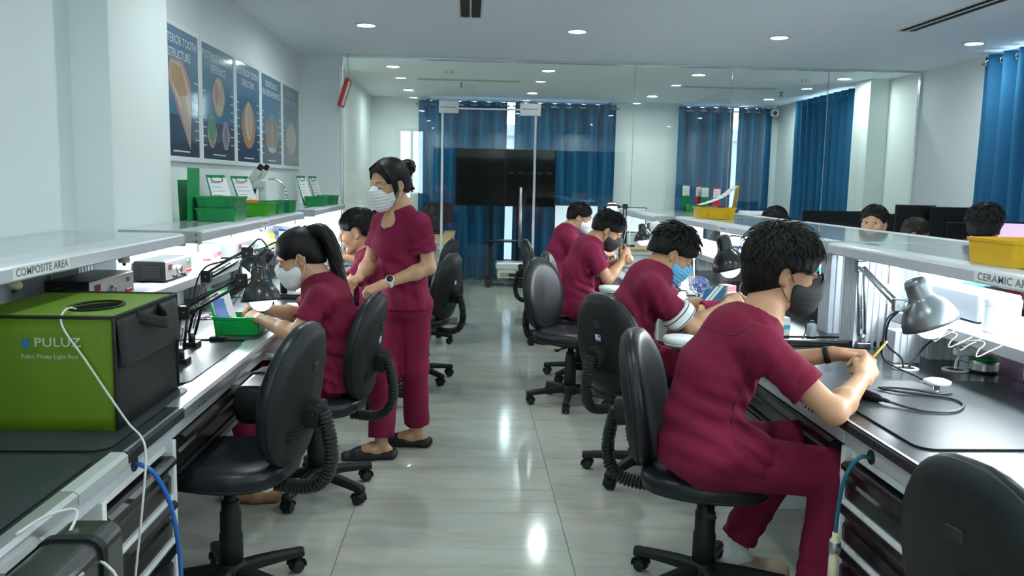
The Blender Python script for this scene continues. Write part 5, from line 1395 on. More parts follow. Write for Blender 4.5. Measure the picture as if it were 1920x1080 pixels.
# ---- ponytailed woman, left
def hair_pony(o, H, s):
    P = lambda x, y, z: o + H @ (np.array([x, y, z]) * s)
    a = hair_cap(o, H, s, thick=.011, low=-.075, top=.004, seed=51, h=.0042, strand=.0008, fr=130, nape=-.045, fringe=-.018)
    tie = P(-.108, 0, .085)
    pth = bez([P(-.085, 0, .080), tie, tie + V(.055, -.005, -.005), tie + V(.095, -.01, -.09), tie + V(.125, -.015, -.20), tie + V(.165, -.02, -.31), tie + V(.205, -.02, -.42)], 30)
    rr = np.interp(np.linspace(0, 1, len(pth)), [0, .06, .14, .25, .5, .8, 1], [.020, .019, .026, .031, .030, .020, .004])
    pr = [cap(pth[i], pth[i + 1], rr[i], rr[i + 1], .01, V(0, 1, 0), 1.15) for i in range(len(pth) - 1)]
    def dp(X, Y, Z): return (.0022 * np.sin(190 * Y + 60 * X + 6 * np.sin(7 * Z)) + .0012 * np.sin(330 * (X + .5 * Z) + 90 * Y)).astype(np.float32)
    b = sdf(pr, .0045, dp)
    rg = np.random.default_rng(5); paths = []
    for i in range(46):                         # loose strands along the tail and at the nape
        off = rg.normal(0, .014, 3); i0 = rg.integers(3, 12); seg = pth[i0:i0 + 18][::3] + off * np.linspace(.4, 1.4, len(pth[i0:i0 + 18][::3]))[:, None]
        m = len(seg); paths.append((seg, .0022 * np.r_[.3, np.ones(m - 2), .1], .6, [V(0, 1, 0)] * m))
    for y in (1, -1):
        for i in range(0):
            st = V(-.045 - .008 * i, .070 * y, -.01 - .004 * i); seg = np.array([P(*st), P(*(st + V(.004, .006 * y, -.03))), P(*(st + V(.010, .006 * y, -.06))), P(*(st + V(.020, .002 * y, -.09 + .006 * i)))])
            paths.append((seg, np.array([.0025, .003, .0022, .0004]), .6, [H @ V(0, y, 0)] * 4))
    return [a, b, tubes_np(paths, 5), locks(o, H, s, 260, 52, thick=.0095, th0=(.1, 1.6), length=.09, r=.0028, lift=.0015, swirl=.12)]
def girl_extra(root, R0, Pl, S):
    mb = MB(R0); mb.lathe([(.017, -.008), (.022, -.004), (.023, 0), (.022, .004), (.017, .008)], Pl(-.108, 0, .085) + V(.01, 0, 0), (1, 0, .1), n=18, caps=False); t = mb.build('hair_tie', white_pl_m, root); t['label'] = 'white hair tie'
GIRL = seated(-.61, 3.86, 178, hw=.085, k=.90, skin=skin_f_m, head=((-.755, 3.875, 1.092), head_frame(deg(186), -26), .955), neck=(-.672, 3.865, 1.00),
    spine=[((-.585, 3.86, .555), .130, 1.30), ((-.575, 3.86, .67), .116, 1.24), ((-.590, 3.86, .80), .116, 1.26), ((-.635, 3.86, .925), .092, 1.35)],
    sh=dict(L=(-.635, 3.69, .925), R=(-.675, 4.02, .925)), el=dict(L=(-.725, 3.625, .785), R=(-.80, 4.06, .80)), wr=dict(L=(-.905, 3.77, .825), R=(-.93, 3.95, .845)),
    hand=dict(L=dict(Z=(-.2, -.4, .8), curl=PINCH, s=.86), R=dict(X=(-.7, -.5, .1), Z=(-.2, .3, .85), curl=PINCH, s=.86)), sleeve=dict(L=.66, R=.66),
    drape=[cap((-.60, 3.78, .57), (-.73, 3.78, .57), .105, .09, .05), cap((-.60, 3.94, .57), (-.73, 3.94, .57), .105, .09, .05), ell((-.565, 3.86, .56), (.12, .165, .10), None, .04), ell((-.575, 3.86, .50), (.125, .17, .10), None, .03)],
    cuts=[half((0, 0, -1), -.510, .006)],
    folds=[((-.64, 3.72, .62), .14, (.4, .1, .9), .06, .006), ((-.67, 3.70, .82), .09, (.8, .2, .5), .05, .005), ((-.56, 3.75, .72), .13, (.3, .2, 1), .08, .004), ((-.6, 3.72, .52), .1, (1, .2, .1), .05, .005)],
    mask=(maskw_m, 'wide'), hair=hair_pony, extra=[girl_extra], seed=15, hc=.0075, h=.0040, hh=.0038, shoe_m=tan_m)
GIRL['an'] = dict(L=V(-.90, 3.74, .085), R=V(-.88, 3.98, .085))
person('woman with a long black ponytail and white mask seated at the left bench', GIRL)

# ---- short-haired man without a mask
BOY = seated(-.60, 5.40, 178, skin=skin_f_m, cloth=scrub_b_m, head=((-.690, 5.40, 1.118), head_frame(deg(174), -12), 1.07), neck=(-.620, 5.41, 1.005), nk=1.05,
    spine=[((-.565, 5.41, .555), .120, 1.30), ((-.555, 5.41, .68), .112, 1.26), ((-.560, 5.41, .82), .114, 1.28), ((-.595, 5.41, .935), .092, 1.35)],
    sh=dict(L=(-.605, 5.22, .935), R=(-.615, 5.60, .935)), el=dict(L=(-.72, 5.15, .80), R=(-.74, 5.66, .80)), wr=dict(L=(-.93, 5.28, .83), R=(-.93, 5.52, .83)),
    hand=dict(L=dict(Z=(-.2, -.4, .8), curl=PINCH), R=dict(Z=(-.2, .4, .8), curl=PINCH)), drape=[ell((-.55, 5.41, .56), (.13, .17, .10), None, .04)], cuts=[half((0, 0, -1), -.512, .008)],
    folds=[((-.64, 5.28, .93), .10, (.6, .3, -.7), .045, .006)], hair=hair_short(61, .017, -.05, .0045, -.012, 1.45), seed=16, h=.0042, hh=.006, face=dict(eyes='down', lips=True))
person('short-haired man without a mask looking down at the left bench', BOY)
# ---- worker mostly hidden behind the standing woman
B2 = seated(-.62, 6.86, 178, cloth=scrub_b_m, head=((-.66, 6.86, 1.105), head_frame(deg(176), -18), 1.0), neck=(-.60, 6.87, 1.005),
    spine=[((-.58, 6.87, .555), .120, 1.30), ((-.57, 6.87, .68), .112, 1.26), ((-.57, 6.87, .82), .114, 1.28), ((-.59, 6.87, .935), .092, 1.35)],
    sh=dict(L=(-.60, 6.68, .935), R=(-.61, 7.06, .935)), el=dict(L=(-.72, 6.62, .80), R=(-.74, 7.10, .80)), wr=dict(L=(-.93, 6.74, .83), R=(-.93, 6.98, .83)),
    hand=dict(L=dict(Z=(-.2, -.4, .8), curl=PINCH), R=dict(Z=(-.2, .4, .8), curl=PINCH)), cuts=[half((0, 0, -1), -.512, .008)], mask=(maskw_m, 'cup'), hair=hair_short(66, .014), seed=17, h=.007, hh=.007, hc=.012)
person('dark-haired worker seated behind the standing woman, mostly hidden', B2)

# ---- standing woman
def hair_bun(o, H, s):
    P = lambda x, y, z: o + H @ (np.array([x, y, z]) * s)
    a = hair_cap(o, H, s, thick=.015, low=-.075, top=.002, seed=71, h=.0042, strand=.0010, fr=110, nape=-.05, fringe=-.046)
    pr = [ell(P(-.142, .010, .060), np.array([.040, .043, .044]) * s, H, .02), cap(P(-.10, 0, .045), P(-.13, 0, .055), .026 * s, .03 * s, .02)]
    pr += [cap(P(-.13, .0, .02), P(-.142, .01, -.035), .016, .004, .02), cap(P(-.12, .02, .0), P(-.128, .04, -.055), .012, .002, .02), cap(P(-.10, .03, -.03), P(-.12, .05, -.075), .016, .003, .02)]
    def dp(X, Y, Z): return (.003 * np.sin(170 * X + 120 * Z + 4 * np.sin(60 * Y)) + .002 * np.sin(260 * Z + 110 * Y)).astype(np.float32)
    b = sdf(pr, .0045, dp)
    paths = []
    for y in (1, -1):                            # curtain fringe falling along both temples
        for i in range(12):
            r = i / 11; seg = np.array([P(.050 - .03 * r, .010 * y, .128 - .004 * r), P(.062 - .03 * r, (.058 + .006 * r) * y, .100), P(.046 - .03 * r, (.082 + .007 * r) * y, .045), P(.040 - .025 * r, (.084 + .007 * r) * y, -.010), P(.040 - .02 * r, (.080 + .006 * r) * y, -.050 - .02 * math.sin(2.0 * i))])
            paths.append((seg, np.array([.004, .0052, .0046, .0030, .0005]), .5, [H @ V(.5, y, 0)] * 5))
    return [a, b, tubes_np(paths, 5), locks(o, H, s, 220, 72, thick=.013, th0=(.1, 1.5), length=.07, r=.0032, lift=.003, swirl=.2, zface=.085)]
HW = head_frame((-.72, -.69), -15)
def woman_extra(root, R0, Pl, S):
    w = np.array(S['wr']['L']); e = np.array(S['el']['L']); d = unit(w - e); c = w - d * .028
    band(root, R0, c, d, .0285, .020, white_pl_m, 'watch_strap', lab='white watch strap')
    n = unit(V(-.15, -.85, .45) - d * (V(-.15, -.85, .45) @ d))
    mb = MB(R0); mb.lathe([(.0, 0), (.0205, 0), (.0215, .003), (.0215, .010), (.019, .012), (0, .012)], c + n * .024, n, n=26); b = mb.build('watch_case', white_pl_m, root)
    mb = MB(R0); mb.lathe([(0, .0121), (.018, .0121), (.018, .0135), (0, .0135)], c + n * .024, n, n=26); mb.build('watch_face', screen_black_m, b)
    mb = MB(R0); c2 = V(-.405, 4.335, 1.135); mb.M = None
    bm = MB(R0); 
WOM = dict(root=(-.33, 4.47), k=.90, skin=skin_f_m, cloth=scrub_b_m, head=((-.405, 4.425, 1.425), HW, .96), neck=(-.350, 4.465, 1.300), nk=.92,
    spine=[((-.320, 4.50, .79), .118, 1.22), ((-.322, 4.50, .92), .104, 1.18), ((-.335, 4.49, 1.04), .100, 1.22), ((-.342, 4.48, 1.205), .084, 1.38)],
    sh=dict(L=(-.235, 4.375, 1.225), R=(-.455, 4.575, 1.225)), el=dict(L=(-.195, 4.385, 1.005), R=(-.52, 4.545, 1.0)), wr=dict(L=(-.415, 4.305, .925), R=(-.545, 4.33, .955)),
    hand=dict(L=dict(X=(-.92, -.15, -.34), Z=(-.30, -.55, .75), curl=[(50, 60, 30), (55, 65, 35), (58, 66, 35), (60, 64, 35)], s=.90, thumb=(40, 30, 30), to=25), R=dict(X=(-.65, -.55, -.15), Z=(-.3, .1, .9), curl=[(55, 60, 30), (58, 65, 35), (60, 66, 35), (60, 64, 35)], s=.90, thumb=(40, 30, 30), to=25)),
    sleeve=dict(L=.64, R=.64), hip=dict(L=(-.265, 4.49, .80), R=(-.385, 4.53, .80)), kn=dict(L=(-.275, 4.515, .45), R=(-.425, 4.46, .45)), an=dict(L=(-.262, 4.570, .085), R=(-.435, 4.355, .085)),
    toe=dict(L=(-.97, .15, 0), R=(-.98, -.12, 0)), hemz=dict(L=V(0, 0, .045), R=V(0, 0, .025)), tr=(.090, .080, .080, .076), feet=dict(L='bare', R='bare'), tf=.25,
    bust=[ell((-.378, 4.425, 1.12), (.075, .075, .080), None, .05), ell((-.415, 4.455, 1.12), (.075, .075, .080), None, .05), ell((-.318, 4.50, .80), (.118, .118, .10), None, .06)],
    cuts=[half((0, 0, -1), -.775, .006), cap((-.388, 4.427, 1.29), (-.448, 4.376, 1.165), .015, .004, .006, sub=True)], chest_skin=((-.378, 4.445, 1.21), (.070, .070, .085)),
    folds=[((-.24, 4.42, 1.10), .09, (.7, .4, .5), .05, .005), ((-.34, 4.38, .96), .14, (.5, .2, .8), .09, .006), ((-.30, 4.40, .84), .12, (.9, .1, .1), .08, .005)],
    mask=(maskw_m, 'pleat'), hair=hair_bun, extra=[woman_extra], seed=18, hc=.0075, h=.0040, hh=.0038, face=dict(eyes='down'))
person('standing woman with a hair bun and white mask, white watch on her wrist', WOM)

# ---- people on the far side of the right benches
F1 = seated(3.10, 5.95, 190, skin=skin_f_m, head=((2.862, 5.90, 1.205), head_frame((-.62, -.78), 4), .98), neck=(2.96, 5.94, 1.09),
    spine=[((3.10, 5.95, .555), .12, 1.3), ((3.08, 5.95, .7), .112, 1.27), ((3.05, 5.95, .88), .112, 1.28), ((3.0, 5.95, 1.02), .092, 1.35)],
    sh=dict(L=(2.97, 5.77, 1.01), R=(2.99, 6.13, 1.01)), el=dict(L=(2.86, 5.70, .84), R=(2.86, 6.2, .84)), wr=dict(L=(2.72, 5.8, .83), R=(2.72, 6.1, .83)), hand=dict(L=dict(Z=(0, 0, 1)), R=dict(Z=(0, 0, 1))),
    cuts=[half((0, 0, -1), -.512, .008)], hair=hair_spiky(81, .014, .006), seed=19, h=.005, hh=.008, hc=.013, face=dict(eyes='open', lips=True, look=2))
person('man without a mask looking up over the right shelf', F1)
F2 = seated(3.62, 6.64, 20, head=((3.565, 6.62, 1.105), head_frame((.80, -.60), -20), .92), neck=(3.565, 6.64, 1.005), k=.88,
    spine=[((3.62, 6.64, .555), .12, 1.3), ((3.61, 6.64, .7), .112, 1.27), ((3.60, 6.64, .82), .112, 1.28), ((3.58, 6.64, .94), .092, 1.35)],
    sh=dict(L=(3.58, 6.81, .94), R=(3.58, 6.47, .94)), el=dict(L=(3.70, 6.85, .79), R=(3.70, 6.45, .79)), wr=dict(L=(3.86, 6.78, .80), R=(3.86, 6.5, .80)), hand=dict(L=dict(Z=(0, 0, 1)), R=dict(Z=(0, 0, 1))),
    cuts=[half((0, 0, -1), -.512, .008)], mask=(maskw_m, 'cup'), hair=hair_short(86, .016, -.06), hair_m=hair_br_m, seed=20, h=.006, hh=.009, hc=.014)
person('small person with tied dark brown hair bent low behind the right shelf', F2)
F3 = seated(3.22, 4.95, 42, head=((3.09, 4.96, 1.235), head_frame((.66, .75), -4), 1.0), neck=(3.075, 4.94, 1.145),
    spine=[((3.16, 4.92, .555), .125, 1.3), ((3.14, 4.92, .7), .118, 1.28), ((3.10, 4.92, .90), .12, 1.3), ((3.085, 4.93, 1.07), .10, 1.4)],
    sh=dict(L=(2.95, 5.07, 1.075), R=(3.22, 4.80, 1.075)), el=dict(L=(3.1, 5.2, .82), R=(3.36, 4.9, .82)), wr=dict(L=(3.28, 5.28, .80), R=(3.46, 5.08, .80)), hand=dict(L=dict(Z=(0, 0, 1)), R=dict(Z=(0, 0, 1))),
    cuts=[half((0, 0, -1), -.512, .008)], hair=hair_spiky(91, .020, .012), seed=22, h=.006, hh=.009, hc=.011)
person('dark-haired man in maroon seen from behind, facing the purple screen', F3)
F4 = seated(3.08, 7.42, 190, head=((2.70, 7.40, 1.135), head_frame((-.9, -.4), -30), 1.0), neck=(2.80, 7.42, 1.05),
    spine=[((3.05, 7.42, .555), .12, 1.3), ((3.03, 7.42, .7), .112, 1.27), ((2.97, 7.42, .85), .112, 1.28), ((2.88, 7.42, .98), .092, 1.35)],
    sh=dict(L=(2.86, 7.24, .97), R=(2.86, 7.6, .97)), el=dict(L=(2.76, 7.18, .82), R=(2.76, 7.66, .82)), wr=dict(L=(2.60, 7.3, .82), R=(2.60, 7.55, .82)), hand=dict(L=dict(Z=(0, 0, 1)), R=dict(Z=(0, 0, 1))),
    cuts=[half((0, 0, -1), -.512, .008)], mask=(maskb_m, 'cup'), hair=hair_short(96, .026, -.05), seed=23, h=.007, hh=.009, hc=.014)
person('black-haired person with a blue strap, only the head above the shelf', F4)
chair('black task chair under the man looking up over the shelf', 3.14, 5.95, 190, .3)
chair('black task chair under the small person with brown hair', 3.62, 6.64, 20, .7)
chair('black task chair under the man seen from behind', 3.17, 4.93, 42, .1)
chair('black task chair under the person with the blue strap', 3.08, 7.42, 190, .5)
chair('black task chair under the worker hidden by the standing woman', -.585, 6.87, 176, .9)
# ------------------------------------------------------------------ trays, boards, lamps and small things
LT = .952          # just above the left ledges
MATZ = DZ + .0062  # top of a work mat
NOS = DZ + .0028
ST = 1.2056        # just above the shelves
def loft(mb, loops, smooth=False, closed_bottom=True, close_top=False):
    n = len(loops[0]); vs = [p for lp in loops for p in lp]; m = len(loops)
    fs = [(i * n + k, i * n + (k + 1) % n, (i + 1) * n + (k + 1) % n, (i + 1) * n + k) for i in range(m - 1) for k in range(n)]
    if closed_bottom: fs.append(tuple(range(n))[::-1])
    if close_top: fs.append(tuple(range((m - 1) * n, m * n)))
    mb.add(vs, fs, smooth)
def tray_mesh(w, d, h, taper=.92, t=.003):
    mb = MB()
    def lp(w_, d_, z, r): return [(x, y, z) for x, y in rpoly(w_, d_, r, 4)]
    lo = [lp(w * taper, d * taper, 0, .012), lp(w * .985, d * .985, h - .012, .016), lp(w * .985 + .008, d * .985 + .008, h - .010, .018), lp(w + .008, d + .008, h, .018), lp(w - 2 * t, d - 2 * t, h, .014), lp(w * taper - 2 * t, d * taper - 2 * t, t, .010)]
    loft(mb, lo, close_top=True); return mb
def tray(label, x, y, z, w, d, h, m, rot=0.0, group='plastic work trays', name='work_tray'):
    t = thing(name, label, 'tray', (x, y, z), rot, group)
    tray_mesh(w, d, h).build('bin', m, t)
    for s in (-1, 1):
        mb = MB(); mb.box((s * w * .28 - .002, -d * .49 - .004, h * .15), (s * w * .28 + .002, -d * .49 + .004, h * .8)); mb.build('side_rib', m, t)
    return t
def board(label, p, wdir, up, w, h, m, paper=True, clip=True, name='clipboard', group='order cards and clipboards', curl=0.0, photo=False):
    """thin card standing on its lower edge p (left corner), wdir/up unit-ish"""
    t = thing(name, label, 'clipboard', p, 0, group)
    x = unit(wdir); u = np.array(up, float); u = unit(u - x * (u @ x)); n = np.cross(x, u)
    M = np.stack([x, u, n], 1)
    def sheet(nm, x0, x1, y0, y1, z0, th, mt, par, cv=0.0):
        mb = MB(); k = 8; vs = []; fs = []
        for j in range(k + 1):
            yy = y0 + (y1 - y0) * j / k; dz = z0 + cv * (1 - j / k) ** 2
            for xx in (x0, x1):
                for d_ in (0, th): vs.append(M @ V(xx, yy, dz + d_))
        for j in range(k):
            a = j * 4; b = a + 4
            fs += [(a, a + 2, b + 2, b), (a + 1, b + 1, b + 3, a + 3), (a, b, b + 1, a + 1), (a + 2, a + 3, b + 3, b + 2)]
        fs += [(0, 1, 3, 2), (4 * k, 4 * k + 2, 4 * k + 3, 4 * k + 1)]
        mb.add(vs, fs); return mb.build(nm, mt, par)
    sheet('backboard', 0, w, 0, h, -.003, .003, m, t)
    if paper:
        pg = sheet('paper_sheet', w * .05, w * 1.02, h * .03, h * .93, .0008, .0012, paper_m, t, curl)
        for i in range(6):
            yy = h * (.80 - .10 * i); cz = curl * (1 - (yy - h * .03) / (h * .9)) ** 2
            mb = MB(); a = [M @ V(xx, y_, .0024 + cz + e) for e in (0, .0004) for xx, y_ in ((w * .14, yy), (w * (.6 + .2 * ((i * 7) % 3) / 2), yy), (w * (.6 + .2 * ((i * 7) % 3) / 2), yy + h * .012), (w * .14, yy + h * .012))]
            mb.add(a, [(0, 1, 2, 3), (4, 5, 6, 7), (0, 1, 5, 4), (2, 3, 7, 6)]); mb.build('text_line', ink_m, pg)
    if photo:
        ph = sheet('photo_print', w * .1, w * .65, h * .15, h * .75, .0025 + curl * .3, .0008, mat('blue_print', (.10, .22, .55), .3), t, curl)
    if clip:
        mb = MB(); pts = [M @ V(*q) for q in ((w * .25, h * .97, .004), (w * .25, h * .84, .010), (w * .75, h * .84, .010), (w * .75, h * .97, .004))]
        mb.tube(bez(pts, 16), .0022, n=6); mb.build('wire_clip', dark_m, t)
    return t
# --- left shelf trays
tray('dark green tray at the bottom of the front stack on the left shelf', -1.362, 4.83, ST, .215, .30, .072, green_m, .02)
tray('dark green tray at the top of the front stack on the left shelf', -1.362, 4.83, ST + .0725, .212, .296, .060, green_m, .02)
board('tall dark green card standing left of the front tray stack', (-1.482, 4.62, ST), (.05, 1, 0), (0.02, 0, 1), .17, .285, green_m, paper=False, clip=False)
bd = board('shorter dark green card behind the tall card on the left shelf', (-1.530, 4.64, ST), (.05, 1, 0), (-.03, 0, 1), .15, .22, green_m, paper=False, clip=False)
tray('yellow-green tray right of the dark green stack on the left shelf', -1.33, 5.52, ST, .185, .26, .085, lime_tray_m, .03)
board('white order sheet on a clipboard leaning behind the dark green stack', (-1.505, 5.22, ST + .0), (.62, .78, 0), (-.30, .23, .93), .135, .27, green_m, curl=.01)
board('white order sheet leaning inside the yellow-green tray', (-1.405, 5.44, ST + .006), (.62, .78, 0), (-.36, .28, .89), .135, .27, green_m, curl=.012)
tray('green tray just behind the yellow-green one on the left shelf', -1.325, 5.83, ST, .16, .20, .085, green_m, .0)
tray('small green tray at the end of the left shelf', -1.285, 6.10, ST, .13, .17, .085, green_m, .0)
mb = MB(); mb.cbox((-1.355, 5.47, ST + .082), (.026, .05, .018), .002); tag(mb.build('orange_block', mat('orange_card', (.72, .25, .03), .6)), 'orange card block sitting in the yellow-green tray', 'card')
tray('green tray on the far left shelf, nearer of two', -1.325, 7.60, ST, .165, .25, .085, green_m)
board('order sheet standing in the nearer far-shelf green tray', (-1.42, 7.52, ST + .005), (.55, .83, 0), (-.27, .18, .93), .105, .27, green_m, curl=.01)
tray('green tray on the far left shelf, beside the partition', -1.315, 8.15, ST, .165, .25, .085, green_m)
board('order sheet standing in the green tray beside the partition', (-1.42, 8.08, ST + .005), (.55, .83, 0), (-.27, .18, .93), .105, .27, green_m, curl=.01)
# --- right shelf trays
tray('yellow tray holding papers on the middle right shelf', 1.872, 6.43, ST, .275, .22, .085, yellow_m, .02)
board('yellow backboard with a long white sheet curling into the yellow tray', (2.00, 6.34, ST + .008), (.15, 1, 0), (.13, 0, 1), .18, .245, yellow_m, paper=False)
t = thing('paper_sheet', 'white printed sheet sloping from the yellow backboard across the tray', 'paper', (2.0, 6.43, ST + .09)); o = t.location
mb = MB(o); pth = bez([(2.020, 6.43, 1.452), (1.965, 6.43, 1.40), (1.90, 6.43, 1.358), (1.80, 6.43, 1.320), (1.755, 6.43, 1.308)], 16); vs = []; fs = []
for i, p in enumerate(pth): vs += [p + V(0, -.075, 0), p + V(0, .075, 0), p + V(0, -.075, .0012), p + V(0, .075, .0012)]
for i in range(len(pth) - 1): a = i * 4; b = a + 4; fs += [(a, a + 1, b + 1, b), (a + 2, b + 2, b + 3, a + 3), (a, b, b + 2, a + 2), (a + 1, a + 3, b + 3, b + 1)]
mb.add(vs, fs, True); sh_ = mb.build('sheet', paper_m, t)
for i in range(6):
    p = pth[2 + i * 2]; mb = MB(o); mb.cbox(p + V(0, .0, .003), (.004, .05, .0004)); mb.build('text_line', ink_m, sh_)
for i, (dx, dy, c) in enumerate(((-.06, -.03, (.35, .28, .22)), (0, .02, (.45, .33, .28)), (.05, -.02, (.25, .05, .06)))):
    mb = MB(); mb.ball((1.872 + dx, 6.43 + dy, ST + .078), (.038, .035, .022), 12); tag(mb.build('plaster_model', mat('plaster_%d' % i, c, .7, noise=.3, nscale=60)), ['grey plaster model in the yellow tray, left', 'pinkish plaster model in the yellow tray, middle', 'dark red model in the yellow tray, right'][i], 'dental model')
tray('yellow tray cropped by the right edge on the near right shelf', 1.86, 2.78, ST, .22, .26, .088, yellow_m, .03)
for i, (x, m_, nm) in enumerate(((2.10, green_m, 'leftmost green card'), (2.205, red_m, 'left red card'), (2.255, green_m, 'right green card'), (2.345, red_m, 'rightmost red card'))):
    board('%s standing on the far right shelf behind the yellow tray' % nm, (x - .02 + .01 * (i % 2), 8.24 - .05 * i, ST), (.92, .38, 0), (-.10 if i == 0 else .02, 0, 1), .085, .26 - .008 * i, m_, paper=True, clip=False, curl=-.012)
tray('dark green tray among the coloured cards on the far right shelf', 2.16, 8.12, ST, .12, .16, .07, green_m, name='card_tray')

# --- stereo microscope on the left shelf
t = thing('stereo_microscope', 'white stereo microscope with black eyepieces standing on the left shelf', 'microscope', (-1.46, 6.13, ST)); o = t.location
mb = MB(o); mb.prism(rpoly(.11, .12, .02, cx=-1.465, cy=6.13), ST, ST + .02, 2); mb.build('base', white_pl_m, t)
mb = MB(o); mb.tube(bez([(-1.45, 6.13, ST + .02), (-1.445, 6.13, ST + .10), (-1.452, 6.13, ST + .18), (-1.465, 6.13, ST + .22)], 14), [.030, .030, .031, .030, .028, .026, .024, .024, .024, .024, .024, .024, .024, .024, .024][:15][:len(bez([(-1.45, 6.13, ST + .02), (-1.445, 6.13, ST + .10), (-1.452, 6.13, ST + .18), (-1.465, 6.13, ST + .22)], 14))], n=14); mb.build('column', mat('microscope_white', (.62, .68, .66), .3), t)
for k, (dx, dy) in enumerate(((-.035, -.035), (.012, .025))):
    a = V(-1.495 + dx * .6, 6.13 + dy, 1.415); b = a + V(.055, 0, .085)
    mb = MB(o); mb.cyl(a, b, .028, .026, n=16, ch=.004); mb.build('eyepiece_tube', MATS['microscope_white'], t)
    mb = MB(o); mb.cyl(b, b + V(.022, 0, .034), .019, .017, n=14, ch=.003); mb.build('eyepiece', dark_m, t)
mb = MB(o); mb.cbox((-1.475, 6.13, 1.40), (.045, .05, .035), .014); mb.build('head_block', MATS['microscope_white'], t)
mb = MB(o); mb.cyl((-1.505, 6.12, 1.385), (-1.515, 6.12, 1.33), .026, .022, n=14); mb.build('objective', dark_m, t)
t = thing('gooseneck_light', 'chrome gooseneck tube arching beside the white microscope', 'lamp', (-1.30, 6.245, ST)); o = t.location
mb = MB(o); mb.cyl((-1.30, 6.245, ST), (-1.30, 6.245, ST + .02), .018, n=14); mb.build('foot', chrome_m, t)
pth = bez([(-1.30, 6.245, ST + .02), (-1.302, 6.245, 1.30), (-1.32, 6.24, 1.385), (-1.37, 6.23, 1.43), (-1.42, 6.2, 1.435)], 60); mb = MB(o); mb.tube(pth, .0085 + .0012 * np.sign(np.sin(np.arange(len(pth)) * 1.6)), n=10); mb.build('flexible_neck', chrome_m, t)

# --- photo light box
BX0, BX1, BY0, BY1, BZ0, BZ1 = -1.345, -.942, 2.305, 2.795, MATZ, 1.068
t = thing('photo_light_box', 'lime green folding photo light box with black mesh side on the left bench', 'light box', ((BX0 + BX1) / 2, (BY0 + BY1) / 2, BZ0)); o = t.location
mb = MB(o); n = 14; vs = []; fs = []
def panel(mb, P, nu=10, nv=8, th=V(0, 0, 0), sag=.0, dirn=V(0, 0, 0)):
    vs = []; 
    for j in range(nv + 1):
        for i in range(nu + 1):
            u, v = i / nu, j / nv; p = P(u, v) + dirn * sag * math.sin(math.pi * u) * math.sin(math.pi * v); vs.append(p)
    m = len(vs); vs += [p + th for p in vs]
    fs = []
    for j in range(nv):
        for i in range(nu):
            a = j * (nu + 1) + i; fs.append((a, a + 1, a + nu + 2, a + nu + 1)); fs.append((m + a, m + a + nu + 1, m + a + nu + 2, m + a + 1))
    bd_ = [i for i in range(nu + 1)] + [j * (nu + 1) + nu for j in range(1, nv + 1)] + [nv * (nu + 1) + i for i in range(nu - 1, -1, -1)] + [j * (nu + 1) for j in range(nv - 1, 0, -1)]
    for a, b in zip(bd_, bd_[1:] + bd_[:1]): fs.append((a, m + a, m + b, b))
    mb.add(vs, fs, True)
panel(mb, lambda u, v: V(BX0 + (BX1 - BX0) * u, BY0, BZ0 + (BZ1 - BZ0) * v), th=V(0, .004, 0), sag=-.008, dirn=V(0, 1, 0)); fp_ = mb.build('front_panel', lime_m, t)
mb = MB(o); panel(mb, lambda u, v: V(BX0, BY1 - (BY1 - BY0) * u, BZ0 + (BZ1 - BZ0) * v), th=V(.004, 0, 0)); mb.build('left_panel', lime_m, t)
mb = MB(o); panel(mb, lambda u, v: V(BX1 - (BX1 - BX0) * u, BY1, BZ0 + (BZ1 - BZ0) * v), th=V(0, -.004, 0)); mb.build('rear_panel', lime_m, t)
# top with a round opening
HC = V(-1.075, 2.52, 0); HR = .062; HE = 1.55
mb = MB(o); N = 48; vs = []; fs = []
def edge_pt(a):
    c, s_ = math.cos(a), math.sin(a); k_ = 1e9
    if c > 1e-9: k_ = min(k_, (BX1 - HC[0]) / c)
    if c < -1e-9: k_ = min(k_, (BX0 - HC[0]) / c)
    if s_ > 1e-9: k_ = min(k_, (BY1 - HC[1]) / s_)
    if s_ < -1e-9: k_ = min(k_, (BY0 - HC[1]) / s_)
    return HC[0] + c * k_, HC[1] + s_ * k_
angs = sorted(set([2 * math.pi * k / N for k in range(N)] + [math.atan2(y - HC[1], x - HC[0]) % (2 * math.pi) for x in (BX0, BX1) for y in (BY0, BY1)])); N = len(angs)
for a in angs:
    ex, ey = edge_pt(a); vs += [(HC[0] + HR * math.cos(a), HC[1] + HR * HE * math.sin(a), BZ1 - .002), (ex, ey, BZ1), (HC[0] + HR * math.cos(a), HC[1] + HR * HE * math.sin(a), BZ1 - .006), (ex, ey, BZ1 - .004)]
for k in range(N):
    a = 4 * k; b = 4 * ((k + 1) % N); fs += [(a, a + 1, b + 1, b), (a + 2, b + 2, b + 3, a + 3), (a, b, b + 2, a + 2), (a + 1, a + 3, b + 3, b + 1)]
mb.add(vs, fs); tp_ = mb.build('top_panel', lime_m, t)
mb = MB(o); mb.tube([(HC[0] + (HR + .004) * math.cos(a), HC[1] + (HR * HE + .004) * math.sin(a), BZ1 + .001) for a in np.linspace(0, 2 * math.pi, 33)], .006, n=8, caps=False, ell=.5); mb.build('opening_ring', plast_m, tp_)
mb = MB(o); mb.lathe([(HR, BZ1 - .006), (HR * 1.1, BZ1 - .12), (HR * .9, BZ1 - .2), (0.0, BZ1 - .24)], (HC[0], HC[1], 0), (0, 0, 1), n=24, caps=False, sx=1 / HE if False else HE, ref=(0, 1, 0)); mb.build('opening_sock', blackfab_m, tp_)
mb = MB(o); panel(mb, lambda u, v: V(BX1 + .0, BY0 + (BY1 - BY0) * u, BZ0 + (BZ1 - BZ0) * v), th=V(-.004, 0, 0), sag=.018, dirn=V(-1, 0, 0)); sp_ = mb.build('mesh_side_panel', mesh_m, t)
